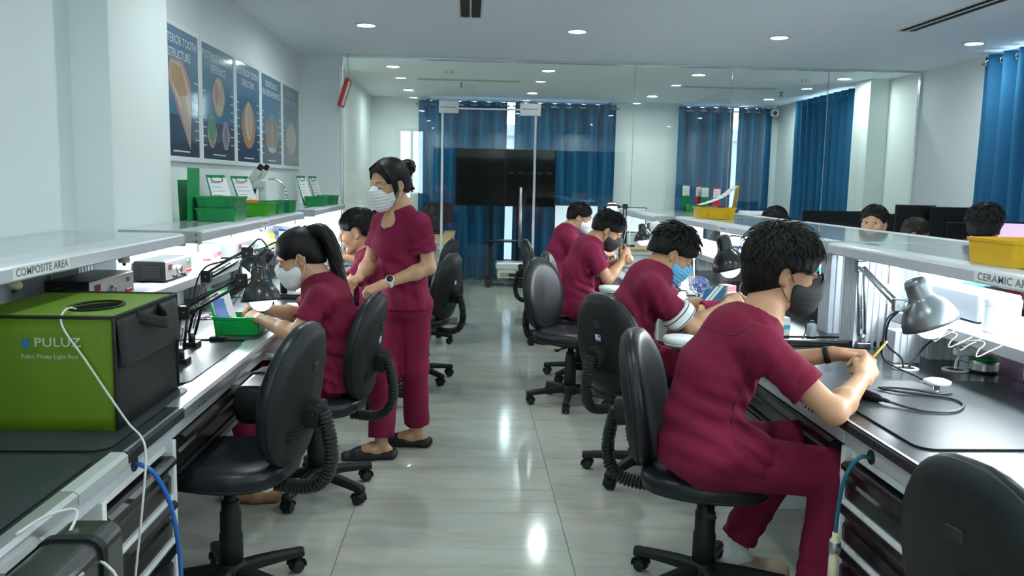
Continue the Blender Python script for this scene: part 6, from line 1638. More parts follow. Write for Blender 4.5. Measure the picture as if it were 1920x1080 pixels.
mb = MB(o); panel(mb, lambda u, v: V(BX1 + .004 + .012 * (1 - v) , BY0 + .01 + (BY1 - BY0 - .02) * u, BZ0 + .17 + (BZ1 - BZ0 - .18) * v), th=V(-.003, 0, 0), sag=-.012, dirn=V(-1, 0, 0)); mb.build('mesh_flap', mesh_m, sp_)
mb = MB(o); e = .005
for a, b in (((BX0, BY0, BZ1), (BX1, BY0, BZ1)), ((BX1, BY0, BZ0 + .006), (BX1, BY0, BZ1)), ((BX1, BY0, BZ1), (BX1, BY1, BZ1)), ((BX1, BY1, BZ0 + .006), (BX1, BY1, BZ1)), ((BX0, BY1, BZ1), (BX1, BY1, BZ1)), ((BX0, BY0, BZ0 + .006), (BX0, BY0, BZ1))):
    mb2 = MB(o); mb2.tube(np.linspace(a, b, 5), e, n=8); mb2.build('edge_binding', blackfab_m, t)
mb = MB(o); panel(mb, lambda u, v: V(BX1 + .006 + .055 * math.sin(math.pi * v), 2.45 + .16 * v, BZ1 - .002 - .028 * math.sin(math.pi * v) - .035 * u), nu=3, nv=12, th=V(.003, 0, 0)); mb.build('handle_strap', blackfab_m, t)
blue_logo = mat('logo_blue', (.01, .17, .45), .5); grey_logo = mat('logo_grey', (.42, .52, .36), .5)
text('PULUZ', .034, frame_m((-1.148 - o[0], BY0 - .0088 - o[1], 1.0 - o[2]), (1, 0, 0), (0, 0, 1)), grey_logo, 'brand_lettering', fp_, .0002, 'LEFT', 1.05, 1.13, bold=.0008)
text('Puluz Photo Light Box', .0165, frame_m((-1.183 - o[0], BY0 - .0088 - o[1], .962 - o[2]), (1, 0, 0), (0, 0, 1)), grey_logo, 'caption_lettering', fp_, .0002, 'LEFT', 1.0, 1.0, bold=.0002)
mb = MB(o); yb = BY0 - .0082; mb.prism(rpoly(.026, .020, .006, cx=.998, cy=-1.170), yb - .001, yb, 1); mb.build('logo_mark', blue_logo, fp_)
mb = MB(o); mb.prism(rpoly(.010, .010, .003, cx=1.0, cy=-1.170), yb - .0016, yb - .001, 1); mb.prism(rpoly(.004, .006, .001, cx=1.013, cy=-1.170), yb - .0016, yb - .001, 1); mb.build('logo_inset', lime_m, fp_)
mb = MB(); mb.tube(bez([(-1.085, 2.47, 1.02), (-1.092, 2.42, 1.072), (-1.085, 2.34, 1.080), (-1.070, 2.292, 1.045), (-1.010, 2.284, .955), (-.950, 2.280, .86), (-.895, 2.262, .79), (-.848, 2.225, .762), (-.826, 2.19, .72), (-.824, 2.15, .60), (-.838, 2.10, .35), (-.84, 2.06, .12), (-.83, 2.0, .006)], 90), .0030, n=8)
tag(mb.build('power_cable', cable_w_m), 'pale grey cable running from the light box down past the drawers', 'cable')
mb = MB(); mb.tube(bez([(-.890, 2.262, .680), (-.862, 2.262, .674), (-.835, 2.28, .64), (-.812, 2.32, .54), (-.805, 2.36, .38), (-.808, 2.38, .2), (-.80, 2.38, .012)], 50), .0065, n=10); tag(mb.build('air_hose', blue_cable_m), 'bright blue air hose hanging in front of the left drawers', 'hose')

# --- control boxes with dials
def control_box(label, x0, x1, y0, y1, z0, h, s=1, body=plast_m, face=silver_panel_m):
    """s: face looks towards +X (1) or -X (-1)"""
    t = thing('control_box', label, 'control unit', ((x0 + x1) / 2, (y0 + y1) / 2, z0), 0, 'bench control boxes'); o = t.location
    mb = MB(o); mb.box((x0, y0, z0 + .008), (x1, y1, z0 + h), .004); mb.build('case', body, t)
    for k in range(4):
        for yy in (y0 + .03, y1 - .03):
            mb = MB(o); mb.cyl(((x0 if k < 2 else x1) + (.025 if k < 2 else -.025), yy, z0), ((x0 if k < 2 else x1) + (.025 if k < 2 else -.025), yy, z0 + .009), .009, n=8)
            if k % 2 == 0: mb.build('foot', rubber_m, t)
    xf = x1 if s > 0 else x0
    mb = MB(o); mb.box((xf, y0 + .004, z0 + .012), (xf + s * .003, y1 - .004, z0 + h - .004), .001); fc = mb.build('face_plate', face, t)
    L = y1 - y0
    mb = MB(o); mb.cyl((xf + s * .003, y0 + L * .42, z0 + h * .5), (xf + s * .024, y0 + L * .42, z0 + h * .5), .019, .017, n=20, ch=.002); mb.build('dial', steel_m, fc)
    mb = MB(o); mb.box((xf + s * .003, y0 + L * .10, z0 + h * .58), (xf + s * .005, y0 + L * .22, z0 + h * .82)); mb.build('readout', MATS.get('red_readout') or mat('red_readout', (.12, .01, .01), .3), fc)
    mb = MB(o); mb.cyl((xf + s * .003, y0 + L * .84, z0 + h * .72), (xf + s * .009, y0 + L * .84, z0 + h * .72), .009, n=12); mb.build('green_button', green_m, fc)
    mb = MB(o); mb.box((xf + s * .003, y0 + L * .78, z0 + h * .22), (xf + s * .010, y0 + L * .92, z0 + h * .36), .002); mb.build('rocker_switch', red_m, fc)
    for k in range(5):
        mb = MB(o); mb.box((x0 + .04, y0 - .0012, z0 + h * (.25 + .11 * k)), (x0 + .12, y0, z0 + h * (.25 + .11 * k) + .005)); mb.build('side_vent', dark_m, t)
    for q in (.25, .55):
        mb = MB(o); mb.cyl((xf + s * .003, y0 + L * q, z0 + h * .22), (xf + s * .022, y0 + L * q, z0 + h * .22), .006, n=10); mb.build('jack', dark_m, fc)
    return t
control_box('black control box with silver front behind the lime light box', -1.545, -1.385, 3.18, 3.60, LT - .0018, .105)
control_box('black control box with silver front under the near shelf end', -1.545, -1.40, 4.02, 4.40, LT - .0018, .10)
control_box('blue-grey control box in the glare on the left ledge', -1.62, -1.40, 5.25, 5.72, LT - .0018, .10, body=grey_metal_m)
control_box('grey louvred control box on the right ledge behind the silver lamp', 1.97, 2.14, 3.16, 3.50, .9405, .115, 1, body=grey_metal_m)
control_box('grey control box on the right ledge farther back', 2.02, 2.24, 5.5, 5.9, .9405, .11, -1, body=grey_metal_m)
mb = MB(); mb.tube(bez([(-1.47, 3.17, 1.03), (-1.47, 3.10, 1.035), (-1.475, 3.07, .99), (-1.48, 3.06, .955)], 16), .006, n=8); tag(mb.build('appliance_cable', plast_m), 'thick black power cord behind the near control box', 'cord')

# --- swing-arm desk lamps
def desk_lamp(label, base, j1, j2, top, rim, R, m, bulb=bulb_m, cord=None, rods=2, foot='clamp'):
    t = thing('desk_lamp', label, 'lamp', base, 0, 'swing-arm desk lamps'); o = t.location
    base, j1, j2, top, rim = (np.array(p, float) for p in (base, j1, j2, top, rim))
    mb = MB(o)
    if foot == 'clamp': mb.cbox(base + V(0, 0, .012), (.03, .03, .0115), .003); mb.cyl(base + V(0, 0, .023), base + V(0, 0, .06), .014, n=12)
    else: mb.lathe([(.075, 0), (.075, .012), (.06, .02), (.014, .026), (.014, .06)], base + V(0, 0, .0005), (0, 0, 1), n=24)
    mb.build('foot', m, t)
    st = base + V(0, 0, .055)
    for nm, a, b in (('lower_arm', st, j1), ('upper_arm', j1, j2)):
        d = unit(b - a); sd = unit(np.cross(d, V(.1, 1, 0))) if abs(d[1]) < .9 else V(1, 0, 0)
        for q in (-1, 1):
            mb = MB(o); mb.cyl(a + sd * .013 * q, b + sd * .013 * q, .0058, n=8); mb.build(nm, m, t)
        mb = MB(o); hx = a + (b - a) * np.linspace(.12, .55, 60)[:, None]; ang = np.linspace(0, 40 * math.pi, 60); w = np.cross(d, sd)
        mb.tube(np.linspace(a + (b - a) * .1, a + (b - a) * .6, 40) + .0 * hx[:40], .004 + .001 * np.sign(np.sin(np.arange(40) * 1.7)), n=6); mb.build('spring', steel_m, t)
    for p in (j1, j2):
        mb = MB(o); mb.cbox(p, (.022, .012, .024), .004); jj = mb.build('joint', m, t)
        mb = MB(o); mb.cyl(p + V(0, -.013, 0), p + V(0, -.016, 0), .0035, n=8); mb.build('bolt', steel_m, jj)
    d = unit(rim - top); L = np.linalg.norm(rim - top)
    hub = top + d * L * .32
    mb = MB(o); mb.cyl(j2, hub - unit(hub - j2) * .02, .006, n=8); mb.build('shade_link', steel_m, t)
    mb = MB(o)
    pr = [(0, 0), (R * .26, .003), (R * .36, L * .06), (R * .40, L * .16), (R * .42, L * .40), (R * .50, L * .47), (R * .72, L * .58), (R * .90, L * .76), (R * .985, L * .93), (R, L), (R * .975, L), (R * .88, L * .77), (R * .70, L * .60), (R * .44, L * .50), (R * .2, L * .48), (0, L * .48)]
    mb.lathe(pr, top, d, n=32, caps=False); sh = mb.build('shade', m, t)
    mb = MB(o); mb.ball(rim - d * L * .04, (R * .60, R * .60, R * .60), 18); mb.build('bulb', bulb, sh)
    if cord is not None:
        mb = MB(o); mb.tube(bez(cord, 40), .0035, n=7); mb.build('cord', dark_m, t)
    return t
silver_m = mat('silver_lamp', (.20, .225, .24), .30, .8)
desk_lamp('front black swing-arm lamp on the left bench, lit bulb showing', (-1.06, 3.18, NOS), (-1.045, 3.19, .945), (-.838, 3.20, 1.068), (-.775, 3.20, 1.122), (-.762, 3.185, .992), .074, blackmetal_m, bulb_m, cord=[(-.776, 3.2, 1.11), (-.80, 3.2, 1.155), (-.84, 3.2, 1.12), (-.86, 3.2, 1.065), (-1.0, 3.2, 1.0), (-1.06, 3.2, .93), (-1.09, 3.2, .77)])
desk_lamp('rear black swing-arm lamp on the left bench, shade tilted back', (-1.12, 3.50, NOS), (-1.055, 3.50, 1.045), (-.890, 3.50, 1.142), (-.795, 3.50, 1.158), (-.870, 3.49, 1.068), .066, blackmetal_m, bulb_on_m, cord=[(-.80, 3.5, 1.155), (-.84, 3.5, 1.20), (-.89, 3.5, 1.16), (-.98, 3.5, 1.11), (-1.06, 3.5, 1.08), (-1.10, 3.5, 1.0), (-1.13, 3.5, .80)])
desk_lamp('black lamp head glimpsed behind the ponytailed woman', (-1.25, 4.95, NOS), (-1.20, 4.95, 1.02), (-1.02, 4.98, 1.10), (-.925, 5.0, 1.175), (-.965, 5.0, 1.075), .06, blackmetal_m, bulb_m)
desk_lamp('black lamp left of the man in glasses, shade seen side on', (1.56, 4.22, NOS), (1.58, 4.28, 1.04), (1.455, 4.30, 1.135), (1.298, 4.30, 1.205), (1.345, 4.285, 1.030), .090, blackmetal_m, bulb_m, cord=[(1.31, 4.3, 1.19), (1.36, 4.3, 1.20), (1.42, 4.3, 1.185), (1.43, 4.3, 1.13), (1.52, 4.29, 1.09), (1.56, 4.24, .9), (1.60, 4.2, .77)])
desk_lamp('silver lamp with white arm in front of the fluted posts', (1.76, 3.66, DZ + .0008), (1.705, 3.60, 1.118), (1.622, 3.10, 1.020), (1.672, 3.10, 1.125), (1.742, 3.075, .952), .105, silver_m, bulb_m, cord=[(1.63, 3.1, 1.0), (1.585, 3.1, .97), (1.575, 3.1, .90), (1.61, 3.15, .80), (1.66, 3.0, .77), (1.67, 2.88, .765)])
desk_lamp('white lamp behind the man with the blue mask', (1.45, 5.40, NOS), (1.44, 5.40, 1.0), (1.34, 5.35, 1.10), (1.165, 5.30, 1.222), (1.215, 5.285, 1.06), .085, white_pl_m, bulb_m)
desk_lamp('small black lamp shining on the right bench behind the white lamp', (1.50, 6.60, NOS), (1.50, 6.60, 1.0), (1.42, 6.60, 1.13), (1.355, 6.60, 1.15), (1.372, 6.59, 1.018), .075, blackmetal_m, bulb_on_m)
desk_lamp('black lamp rising above the far right shelf', (1.40, 7.75, NOS), (1.44, 7.80, 1.05), (1.46, 7.9, 1.245), (1.335, 7.90, 1.285), (1.335, 7.89, 1.235), .085, blackmetal_m, bulb_m)

# --- left bench small things
tray('bright green tray on the left bench beside the lamps', -1.015, 3.845, MATZ, .205, .17, .078, brightgreen_m, .05)
board('green board with a blue photo print standing in the bench tray', (-1.105, 3.80, MATZ + .004), (.62, .78, 0), (-.42, .05, .92), .11, .20, brightgreen_m, clip=False, photo=True, curl=.015)
t = thing('cord_switch', 'small black inline cord switch on the left bench', 'switch', (-1.05, 3.63, NOS - .0018)); o = t.location
mb = MB(o); mb.cbox((-1.05, 3.625, NOS + .010), (.035, .016, .0115), .005); mb.build('housing', plast_m, t)
mb = MB(o); mb.cbox((-1.05, 3.625, NOS + .0225), (.008, .007, .002), .001); mb.build('rocker', dark_m, t)
mb = MB(o); mb.tube(bez([(-1.085, 3.625, NOS + .008), (-1.15, 3.62, NOS + .006), (-1.24, 3.6, NOS + .004)], 12), .0035, n=7); mb.build('cord', dark_m, t)
def armrest(label, c, desk, m=white_pl_m):
    t = thing('arm_rest', label, 'arm rest', (c[0], c[1], c[2] - .03), 0, 'padded bench arm rests'); o = t.location; c = np.array(c)
    mb = MB(o); mb.lathe([(.060, -.022), (.066, -.016), (.068, .0), (.064, .010), (.05, .014), (0, .015)], c, (0, 0, 1), n=28, sx=1.2); mb.build('pad', m, t)
    mb = MB(o); mb.lathe([(.045, -.036), (.062, -.030), (.064, -.0225)], c, (0, 0, 1), n=28, sx=1.2); mb.build('shell', alu_paint_m, t)
    mb = MB(o); mb.tube([c + V(0, 0, -.033), (c + np.array(desk)) / 2 + V(0, 0, -.03), np.array(desk)], .012, n=10); mb.build('bracket', alu_m, t)
armrest('white arm rest pad beside the ponytailed woman', (-.70, 3.60, .738), (-.845, 3.60, .70))
armrest('white arm rest pad under the elbow of the blue-masked man', (1.00, 3.88, .742), (1.145, 3.90, .70))
armrest('white arm rest pad under the elbow of the black-masked man', (.99, 5.80, .742), (1.145, 5.82, .70))
def dust_shield(label, p, q, w, base):
    t = thing('dust_shield', label, 'shield', base, 0, 'glass dust shields'); o = t.location; p = np.array(p); q = np.array(q); u = unit(p - q); w = np.array(w); n = unit(np.cross(u, w))
    c = [q - w, q + w, p + w, p - w]; mb = MB(o); mb.add([a + n * .002 for a in c] + [a - n * .002 for a in c], [(0, 1, 2, 3), (7, 6, 5, 4), (0, 4, 5, 1), (1, 5, 6, 2), (2, 6, 7, 3), (3, 7, 4, 0)]); mb.build('glass_plate', clear_m, t)
    for a, b in ((0, 3), (1, 2), (2, 3)):
        mb = MB(o); mb.tube([c[a], c[b]], .0022, n=6); mb.build('glass_edge', greenglass_m, t)
    mb = MB(o); mb.tube(bez([q - w * .2, q + (np.array(base) - q) * .4 + V(0, 0, .02), np.array(base) + V(0, 0, .004)], 12), .005, n=8); mb.build('arm', plast_m, t)
dust_shield('clear dust shield with green edge before the ponytailed woman', (-.955, 3.86, 1.06), (-.915, 3.86, .93), (.035, .07, .01), (-.97, 3.95, MATZ))
dust_shield('clear dust shield with green edge before the blue-masked man', (1.275, 4.25, .945), (1.215, 4.25, .80), (-.03, .08, -.012), (1.30, 4.45, MATZ))
def motor(label, x0, x1, y0, y1, z0, z1):
    t = thing('extraction_motor', label, 'dust extractor', ((x0 + x1) / 2, (y0 + y1) / 2, z0), 0, 'dust extraction motors'); o = t.location
    mb = MB(o); poly = rpoly(z1 - z0, x1 - x0, .03, 5, (z0 + z1) / 2, (x0 + x1) / 2); mb.prism(poly, y0, y1, 1); mb.build('housing', blackmetal_m, t)
    mb = MB(o); poly = rpoly(z1 - z0 + .012, x1 - x0 + .012, .034, 5, (z0 + z1) / 2, (x0 + x1) / 2); mb.prism(poly, y0 + (y1 - y0) * .62, y0 + (y1 - y0) * .70, 1); mb.build('band', plast_m, t)
    mb = MB(o); mb.lathe([(.062, 0), (.066, -.012), (.05, -.02), (.0, -.02)], ((x0 + x1) / 2, y0, (z0 + z1) / 2), (0, 1, 0), n=24, sx=1.0); mb.build('end_cap', plast_m, t)
    mb = MB(o); mb.box((x1, y0 + .05, (z0 + z1) / 2 + .0), (x1 + .008, y0 + .09, z1 - .02), .003); c_ = mb.build('clasp', steel_m, t)
    mb = MB(o); mb.box((x0 - .03, y0 + .06, z1 - .03), (x0, y1 - .06, z1 - .01)); mb.build('bracket', steel_m, t)
motor('black dust extraction motor under the left bench edge beside the empty chair', -.82, -.70, 3.02, 3.34, .57, .71)
motor('black dust extraction motor at the lower left corner', -.83, -.71, 1.46, 1.74, .59, .735)
mb = MB(); mb.tube(bez([(-.86, 1.62, DZ + .0070), (-.84, 1.70, DZ + .012), (-.80, 1.74, DZ + .006), (-.79, 1.66, DZ - .03)], 20), .0032, n=8); mb.tube(bez([(-.79, 1.66, DZ - .03), (-.67, 1.62, .66), (-.66, 1.60, .45), (-.67, 1.60, .2), (-.69, 1.6, .01)], 24), .0032, n=8)
tag(mb.build('power_cable', cable_w_m), 'pale cable draped over the extraction motor at the lower left', 'cable')
t = thing('tablet', 'dark tablet propped on the left bench behind the lamps', 'tablet', (-1.03, 4.55, MATZ)); o = t.location
mb = MB(o); mb.M = Matrix.Translation((-1.03, 4.55, MATZ)) @ Matrix.Rotation(math.radians(-14), 4, 'Y') @ Matrix.Rotation(.4, 4, 'Z'); mb.box((-.005, -.07, 0), (.005, .07, .20), .003); mb.build('body', plast_m, t)
mb = MB(o); mb.M = Matrix.Translation((-1.03, 4.55, MATZ)) @ Matrix.Rotation(math.radians(-14), 4, 'Y') @ Matrix.Rotation(.4, 4, 'Z'); mb.box((.005, -.064, .008), (.006, .064, .192)); mb.build('screen', screen_black_m, t)
t = thing('bench_microscope', 'black binocular microscope in front of the unmasked man', 'microscope', (-1.02, 5.02, MATZ)); o = t.location
mb = MB(o); mb.prism(rpoly(.14, .12, .02, cx=-1.03, cy=5.02), MATZ, MATZ + .022, 2); mb.build('base', plast_m, t)
mb = MB(o); mb.tube(bez([(-1.07, 5.02, MATZ + .02), (-1.07, 5.02, .95), (-1.03, 5.02, 1.04), (-.97, 5.02, 1.07)], 14), .02, n=12); mb.build('stand', plast_m, t)
for dy in (-.03, .03):
    mb = MB(o); mb.cyl((-.925, 5.02 + dy, 1.045), (-.87, 5.02 + dy, 1.135), .026, .023, n=14, ch=.003); mb.build('eyepiece_tube', plast_m, t)
    mb = MB(o); mb.cyl((-.87, 5.02 + dy, 1.135), (-.852, 5.02 + dy, 1.165), .024, .020, n=14, ch=.003); mb.build('eyecup', rubber_m, t)
mb = MB(o); mb.cbox((-.95, 5.02, 1.045), (.045, .05, .03), .012); mb.build('head_block', plast_m, t)

# --- jars, bottles, boxes
def jar(label, x, y, z, r, h, m, lid=None, neck=False, name='jar', group='jars and bottles on the benches', label_m=None, cat='jar'):
    t = thing(name, label, cat, (x, y, z), 0, group)
    mb = MB()
    if neck: mb.lathe([(r * .9, 0), (r, .004), (r, h * .68), (r * .9, h * .76), (r * .40, h * .84), (r * .38, h * .88)], n=18)
    else: mb.lathe([(r * .93, 0), (r, .004), (r, h * .80), (r * .92, h * .84)], n=18)
    mb.build('body', m, t)
    mb = MB()
    if neck: mb.lathe([(r * .45, h * .86), (r * .45, h * .96), (r * .38, h), (0, h)], n=14)
    else: mb.lathe([(r * 1.03, h * .80), (r * 1.03, h * .97), (r * .96, h), (0, h)], n=18)
    mb.build('lid', lid or white_pl_m, t)
    if label_m:
        mb = MB(); mb.lathe([(r + .0005, h * .2), (r + .0005, h * .6)], n=18, caps=False); mb.build('wrapper', label_m, t)
    return t
def carton(label, x, y, z, w, d, h, m, rot=0.0, stripe=None, name='carton', group='small boxes on the benches'):
    t = thing(name, label, 'box', (x, y, z), rot, group); mb = MB(); mb.box((-w / 2, -d / 2, 0), (w / 2, d / 2, h), .002); mb.build('case', m, t)
    mb = MB(); mb.box((-w / 2 - .0006, -d / 2 - .0006, h * .35), (w / 2 + .0006, d / 2 + .0006, h * .6)); mb.build('printed_band', stripe or ink_m, t)
    mb = MB(); mb.box((-w / 2 + .004, -d / 2 + .004, h), (w / 2 - .004, d / 2 - .004, h + .0008)); mb.build('lid_flap', m, t)
    return t
pinkbox_m = mat('pink_card', (.62, .22, .26), .5); cream_m = mat('cream_card', (.66, .60, .42), .5); teal_m = mat('teal_plastic', (.02, .42, .34), .35); lilac_m = mat('lilac_plastic', (.46, .34, .60), .5); cyan_m = mat('cyan_label', (.05, .45, .52), .5); navy_m = mat('navy_plastic', (.02, .05, .22), .35); frost_m = mat('frosted_plastic', (.66, .74, .76), .4, trans=.4)
carton('pink and cream carton on the left ledge', -1.46, 4.86, LT - .0018, .10, .12, .075, pinkbox_m, .1, cream_m)
carton('cream carton beside the pink one on the left ledge', -1.50, 5.05, LT - .0018, .09, .12, .10, cream_m, 0, red_m)
jar('short red-capped pot on the left ledge', -1.43, 4.74, LT - .0018, .025, .05, frost_m, red_m)
jar('cyan-labelled white pot on the left ledge', -1.46, 5.90, LT - .0018, .034, .075, white_pl_m, None, label_m=cyan_m)
jar('slim wash bottle on the left ledge', -1.44, 6.05, LT - .0018, .028, .14, white_pl_m, navy_m, True, cat='bottle')
jar('yellow-capped bottle on the left ledge', -1.45, 6.22, LT - .0018, .028, .12, frost_m, yellow_m, True, cat='bottle')
jar('blue liquid bottle before the unmasked man', -1.18, 5.60, MATZ, .032, .15, frost_m, navy_m, True, cat='bottle', label_m=cyan_m)
jar('clear beaker pot before the unmasked man', -1.10, 5.35, MATZ, .035, .07, frost_m)
jar('white pot at the far end of the left bench', -1.16, 7.2, MATZ, .04, .09, white_pl_m)
carton('dark equipment case on the far left ledge', -1.48, 7.1, LT - .0018, .16, .26, .11, grey_metal_m, 0, navy_m)
for k in range(4):
    t = thing('hand_tool', 'thin metal hand tool lying on the left bench, %s of four' % ['first', 'second', 'third', 'last'][k], 'tool', (-1.28, 4.15 + .05 * k, MATZ), .3 + .25 * k, 'metal hand tools on the left bench'); mb = MB(); mb.tube([(-.08, 0, .004), (-.02, 0, .004), (.03, 0, .004), (.09, 0, .004)], [.001, .004, .004, .0012], n=7); mb.build('shaft', steel_m, t)
    mb = MB(); mb.tube([(-.015, 0, .0045), (.025, 0, .0045)], .0043, n=8); mb.build('grip', [navy_m, red_m, teal_m, plast_m][k], t)
# fluted under-shelf knob hooks
for k, (y, nm) in enumerate(((2.62, 'near'), (3.45, 'far'))):
    t = thing('shelf_knob', 'round beige knob hanging under the near left shelf, %s one' % nm, 'knob', (-1.36, y, 1.10)); mb = MB(); mb.lathe([(.0, 0), (.02, .0), (.024, .012), (.02, .024), (.008, .03), (.008, .0575)], n=14); mb.build('knob', cream_m, t); mb = MB(); mb.lathe([(0, -.012), (.006, -.012), (.008, 0)], n=10); mb.build('plug', dark_m, t)
# --- right bench things
mb = MB(); 
t = thing('plain_paper', 'blank white paper sheet on the right bench nearest the camera', 'paper', (1.37, 1.86, DZ + .0008), -.15); mb.prism(rpoly(.30, .21, .002), .0, .0008, 2); mb.build('sheet', paper_m, t); mb = MB(); mb.prism(rpoly(.296, .207, .002), .0009, .0015, 2); mb.build('under_sheet', paper_m, t)
for (x, y), nm in (((1.735, 3.22), 'left'), ((1.925, 3.20), 'right')):
    t = thing('cable_grommet', 'white cable grommet ring in the right worktop, %s one' % nm, 'grommet', (x, y, DZ), 0, 'cable grommets'); mb = MB(); mb.lathe([(.034, .0005), (.050, .0005), (.050, .004), (.046, .006), (.036, .006), (.034, .0045)], n=28, caps=False); mb.build('ring', white_pl_m, t); mb = MB(); mb.lathe([(0, .0005), (.0335, .0005), (.0335, .0012), (0, .0012)], n=28); mb.build('hole', dark_m, t)
for k, pts in enumerate(([(1.628, 3.10, 1.0), (1.60, 3.12, .95), (1.62, 3.16, .86), (1.70, 3.20, .80), (1.722, 3.215, .757)], [(1.90, 3.30, .87), (1.84, 3.28, .83), (1.78, 3.24, .79), (1.75, 3.225, .757)])):
    mb = MB(); mb.tube(bez(pts, 24), .004, n=8); tag(mb.build('lamp_cord', dark_m), ['black cord curving from the silver lamp into the grommet', 'black cord running from the ledge into the grommet'][k], 'cord')
t = thing('power_plug', 'white plug standing in the right cable grommet', 'plug', (1.925, 3.20, DZ + .0062)); mb = MB(); mb.tube(bez([(0, 0, 0), (.005, .005, .03), (.02, .01, .05)], 10), .006, n=8); mb.build('lead', white_pl_m, t); mb = MB(); mb.cbox((.025, .01, .068), (.028, .018, .016), .005); mb.build('plug_body', white_pl_m, t)
jar('round tin with a green paper label on the right bench', 2.02, 3.17, DZ + .0005, .052, .062, steel_m, green_m, label_m=MATS['brushed_aluminium'])
t = thing('grommet_cap', 'white cap on a short stem on the right bench', 'cap', (1.635, 2.82, MATZ)); mb = MB(); mb.lathe([(.014, 0), (.010, .004), (.010, .028)], n=14); mb.build('stem', chrome_m, t); mb = MB(); mb.lathe([(.030, .0282), (.044, .030), (.045, .040), (.030, .046), (0, .047)], n=26); mb.build('cap', white_pl_m, t)
mb = MB(); mb.tube(bez([(1.365, 2.655, MATZ + .012), (1.41, 2.59, MATZ + .006), (1.45, 2.545, MATZ + .005), (1.54, 2.545, MATZ + .005), (1.62, 2.63, MATZ + .005), (1.625, 2.71, MATZ + .005), (1.56, 2.76, MATZ + .006), (1.48, 2.80, MATZ + .007), (1.445, 2.85, MATZ + .007), (1.50, 2.845, MATZ + .007), (1.56, 2.80, MATZ + .010), (1.615, 2.77, MATZ + .006), (1.67, 2.785, MATZ + .005)], 110), .0042, n=8); tag(mb.build('handpiece_cable', mat('charcoal_cable', (.05, .055, .06), .4)), 'looped dark grey cable lying on the right work mat', 'cable')
t = thing('handpiece', 'black micromotor handpiece resting on the right work mat', 'handpiece', (1.34, 2.70, MATZ)); o = t.location; mb = MB(o); mb.lathe([(.0, 0), (.009, 0), (.016, .01), (.0175, .05), (.015, .09), (.010, .105), (.006, .115), (0, .115)], (1.305, 2.755, MATZ + .018), (.52, -.85, -.05), n=18); mb.build('body', plast_m, t); mb = MB(o); mb.lathe([(.0062, .113), (.0072, .125), (.005, .138)], (1.305, 2.755, MATZ + .018), (.52, -.85, -.05), n=12); mb.build('collar', rubber_m, t)
t = thing('pencil', 'orange pencil held by the man in glasses', 'pencil', (1.395, 2.80, .88)); o = t.location; a, b = V(1.352, 2.775, .852), V(1.437, 2.815, .925); mb = MB(o); mb.cyl(a, b, .0038, n=6); mb.build('shaft', mat('orange_paint', (.75, .33, .01), .35), t); mb = MB(o); mb.cyl(b, b + unit(b - a) * .012, .0039, n=10); mb.build('eraser', white_pl_m, t); mb = MB(o); mb.cyl(a, a - unit(b - a) * .014, .0036, .0006, n=8); mb.build('tip', cream_m, t)
t = thing('wire_hook_rack', 'bent white wire hooks on the front of the right ledge', 'hooks', (1.84, 2.95, .90)); o = t.location
for k, y in enumerate((3.03, 2.86)):
    mb = MB(o); mb.tube(bez([(1.843, y + .06, .925), (1.80, y + .06, .905), (1.765, y + .055, .885), (1.755, y + .05, .905), (1.79, y + .03, .925), (1.80, y - .03, .928), (1.765, y - .05, .905), (1.757, y - .06, .885), (1.80, y - .06, .905), (1.843, y - .06, .925)], 60), .0026, n=7); mb.build('wire_hook', steel_m, t)
jar('large white screw-top jar on the right ledge', 1.955, 2.99, .9405, .062, .125, white_pl_m)
t = thing('cable_spool', 'blue spool standing on the right ledge beside the control box', 'spool', (2.20, 3.545, .9405)); mb = MB(); mb.lathe([(.05, 0), (.05, .006), (.02, .007), (.02, .11), (.06, .112), (.06, .120), (0, .12)], n=22); mb.build('flanges', cyan_m, t); mb = MB(); mb.lathe([(.0205, .02), (.03, .022), (.03, .10), (.0205, .105)], n=22); mb.build('winding', blue_cable_m, t)
jar('squat white jar at the right edge of the bench', 2.14, 3.02, DZ + .0005, .05, .075, white_pl_m)
jar('white plastic bottle cropped at the right edge', 1.98, 2.62, DZ + .0005, .045, .14, white_pl_m, None, True, cat='bottle')
carton('small white dispenser behind the glasses man', 1.50, 3.92, MATZ, .05, .04, .085, white_pl_m, .2, cyan_m)
jar('clear vial bottle beside the fluted post', 1.63, 3.90, MATZ, .022, .075, frost_m, navy_m, True, cat='bottle')
t = thing('desk_fan', 'small blue desk fan on the right bench', 'fan', (1.385, 4.98, MATZ)); mb = MB(); mb.prism(rpoly(.08, .06, .02), 0, .014, 2); mb.build('base', navy_m, t); mb = MB(); mb.tube([(0, 0, .014), (0, 0, .05)], .008, n=10); mb.build('stem', navy_m, t)
fanc = mat('fan_blue', (.10, .16, .38), .35)
for q in (-1, 1):
    mb = MB()
    for r in (.052, .036, .02):
        mb.tube([(r * math.cos(a), q * .014, .105 + r * math.sin(a)) for a in np.linspace(0, 2 * math.pi, 29)], .0018, n=5, caps=False)
    for k in range(10): a = k * math.pi / 5; mb.tube([(.014 * math.cos(a), q * .015, .105 + .014 * math.sin(a)), (.052 * math.cos(a), q * .013, .105 + .052 * math.sin(a))], .0013, n=5)
    mb.build('guard', fanc, t)
for k in range(4):
    a = k * math.pi / 2; mb = MB(); mb.M = Matrix.Translation((0, 0, .105)) @ Matrix.Rotation(a, 4, 'Y') @ Matrix.Rotation(.5, 4, 'X'); mb.prism(rpoly(.030, .036, .012, cx=0.0, cy=.026)[:], -.001, .001, 1); mb.M = None; mb.build('blade', fanc, t)
mb = MB(); mb.lathe([(0, -.012), (.012, -.010), (.013, .010), (0, .012)], (0, 0, .105), (0, 1, 0), n=16); mb.build('hub', lilac_m, t)
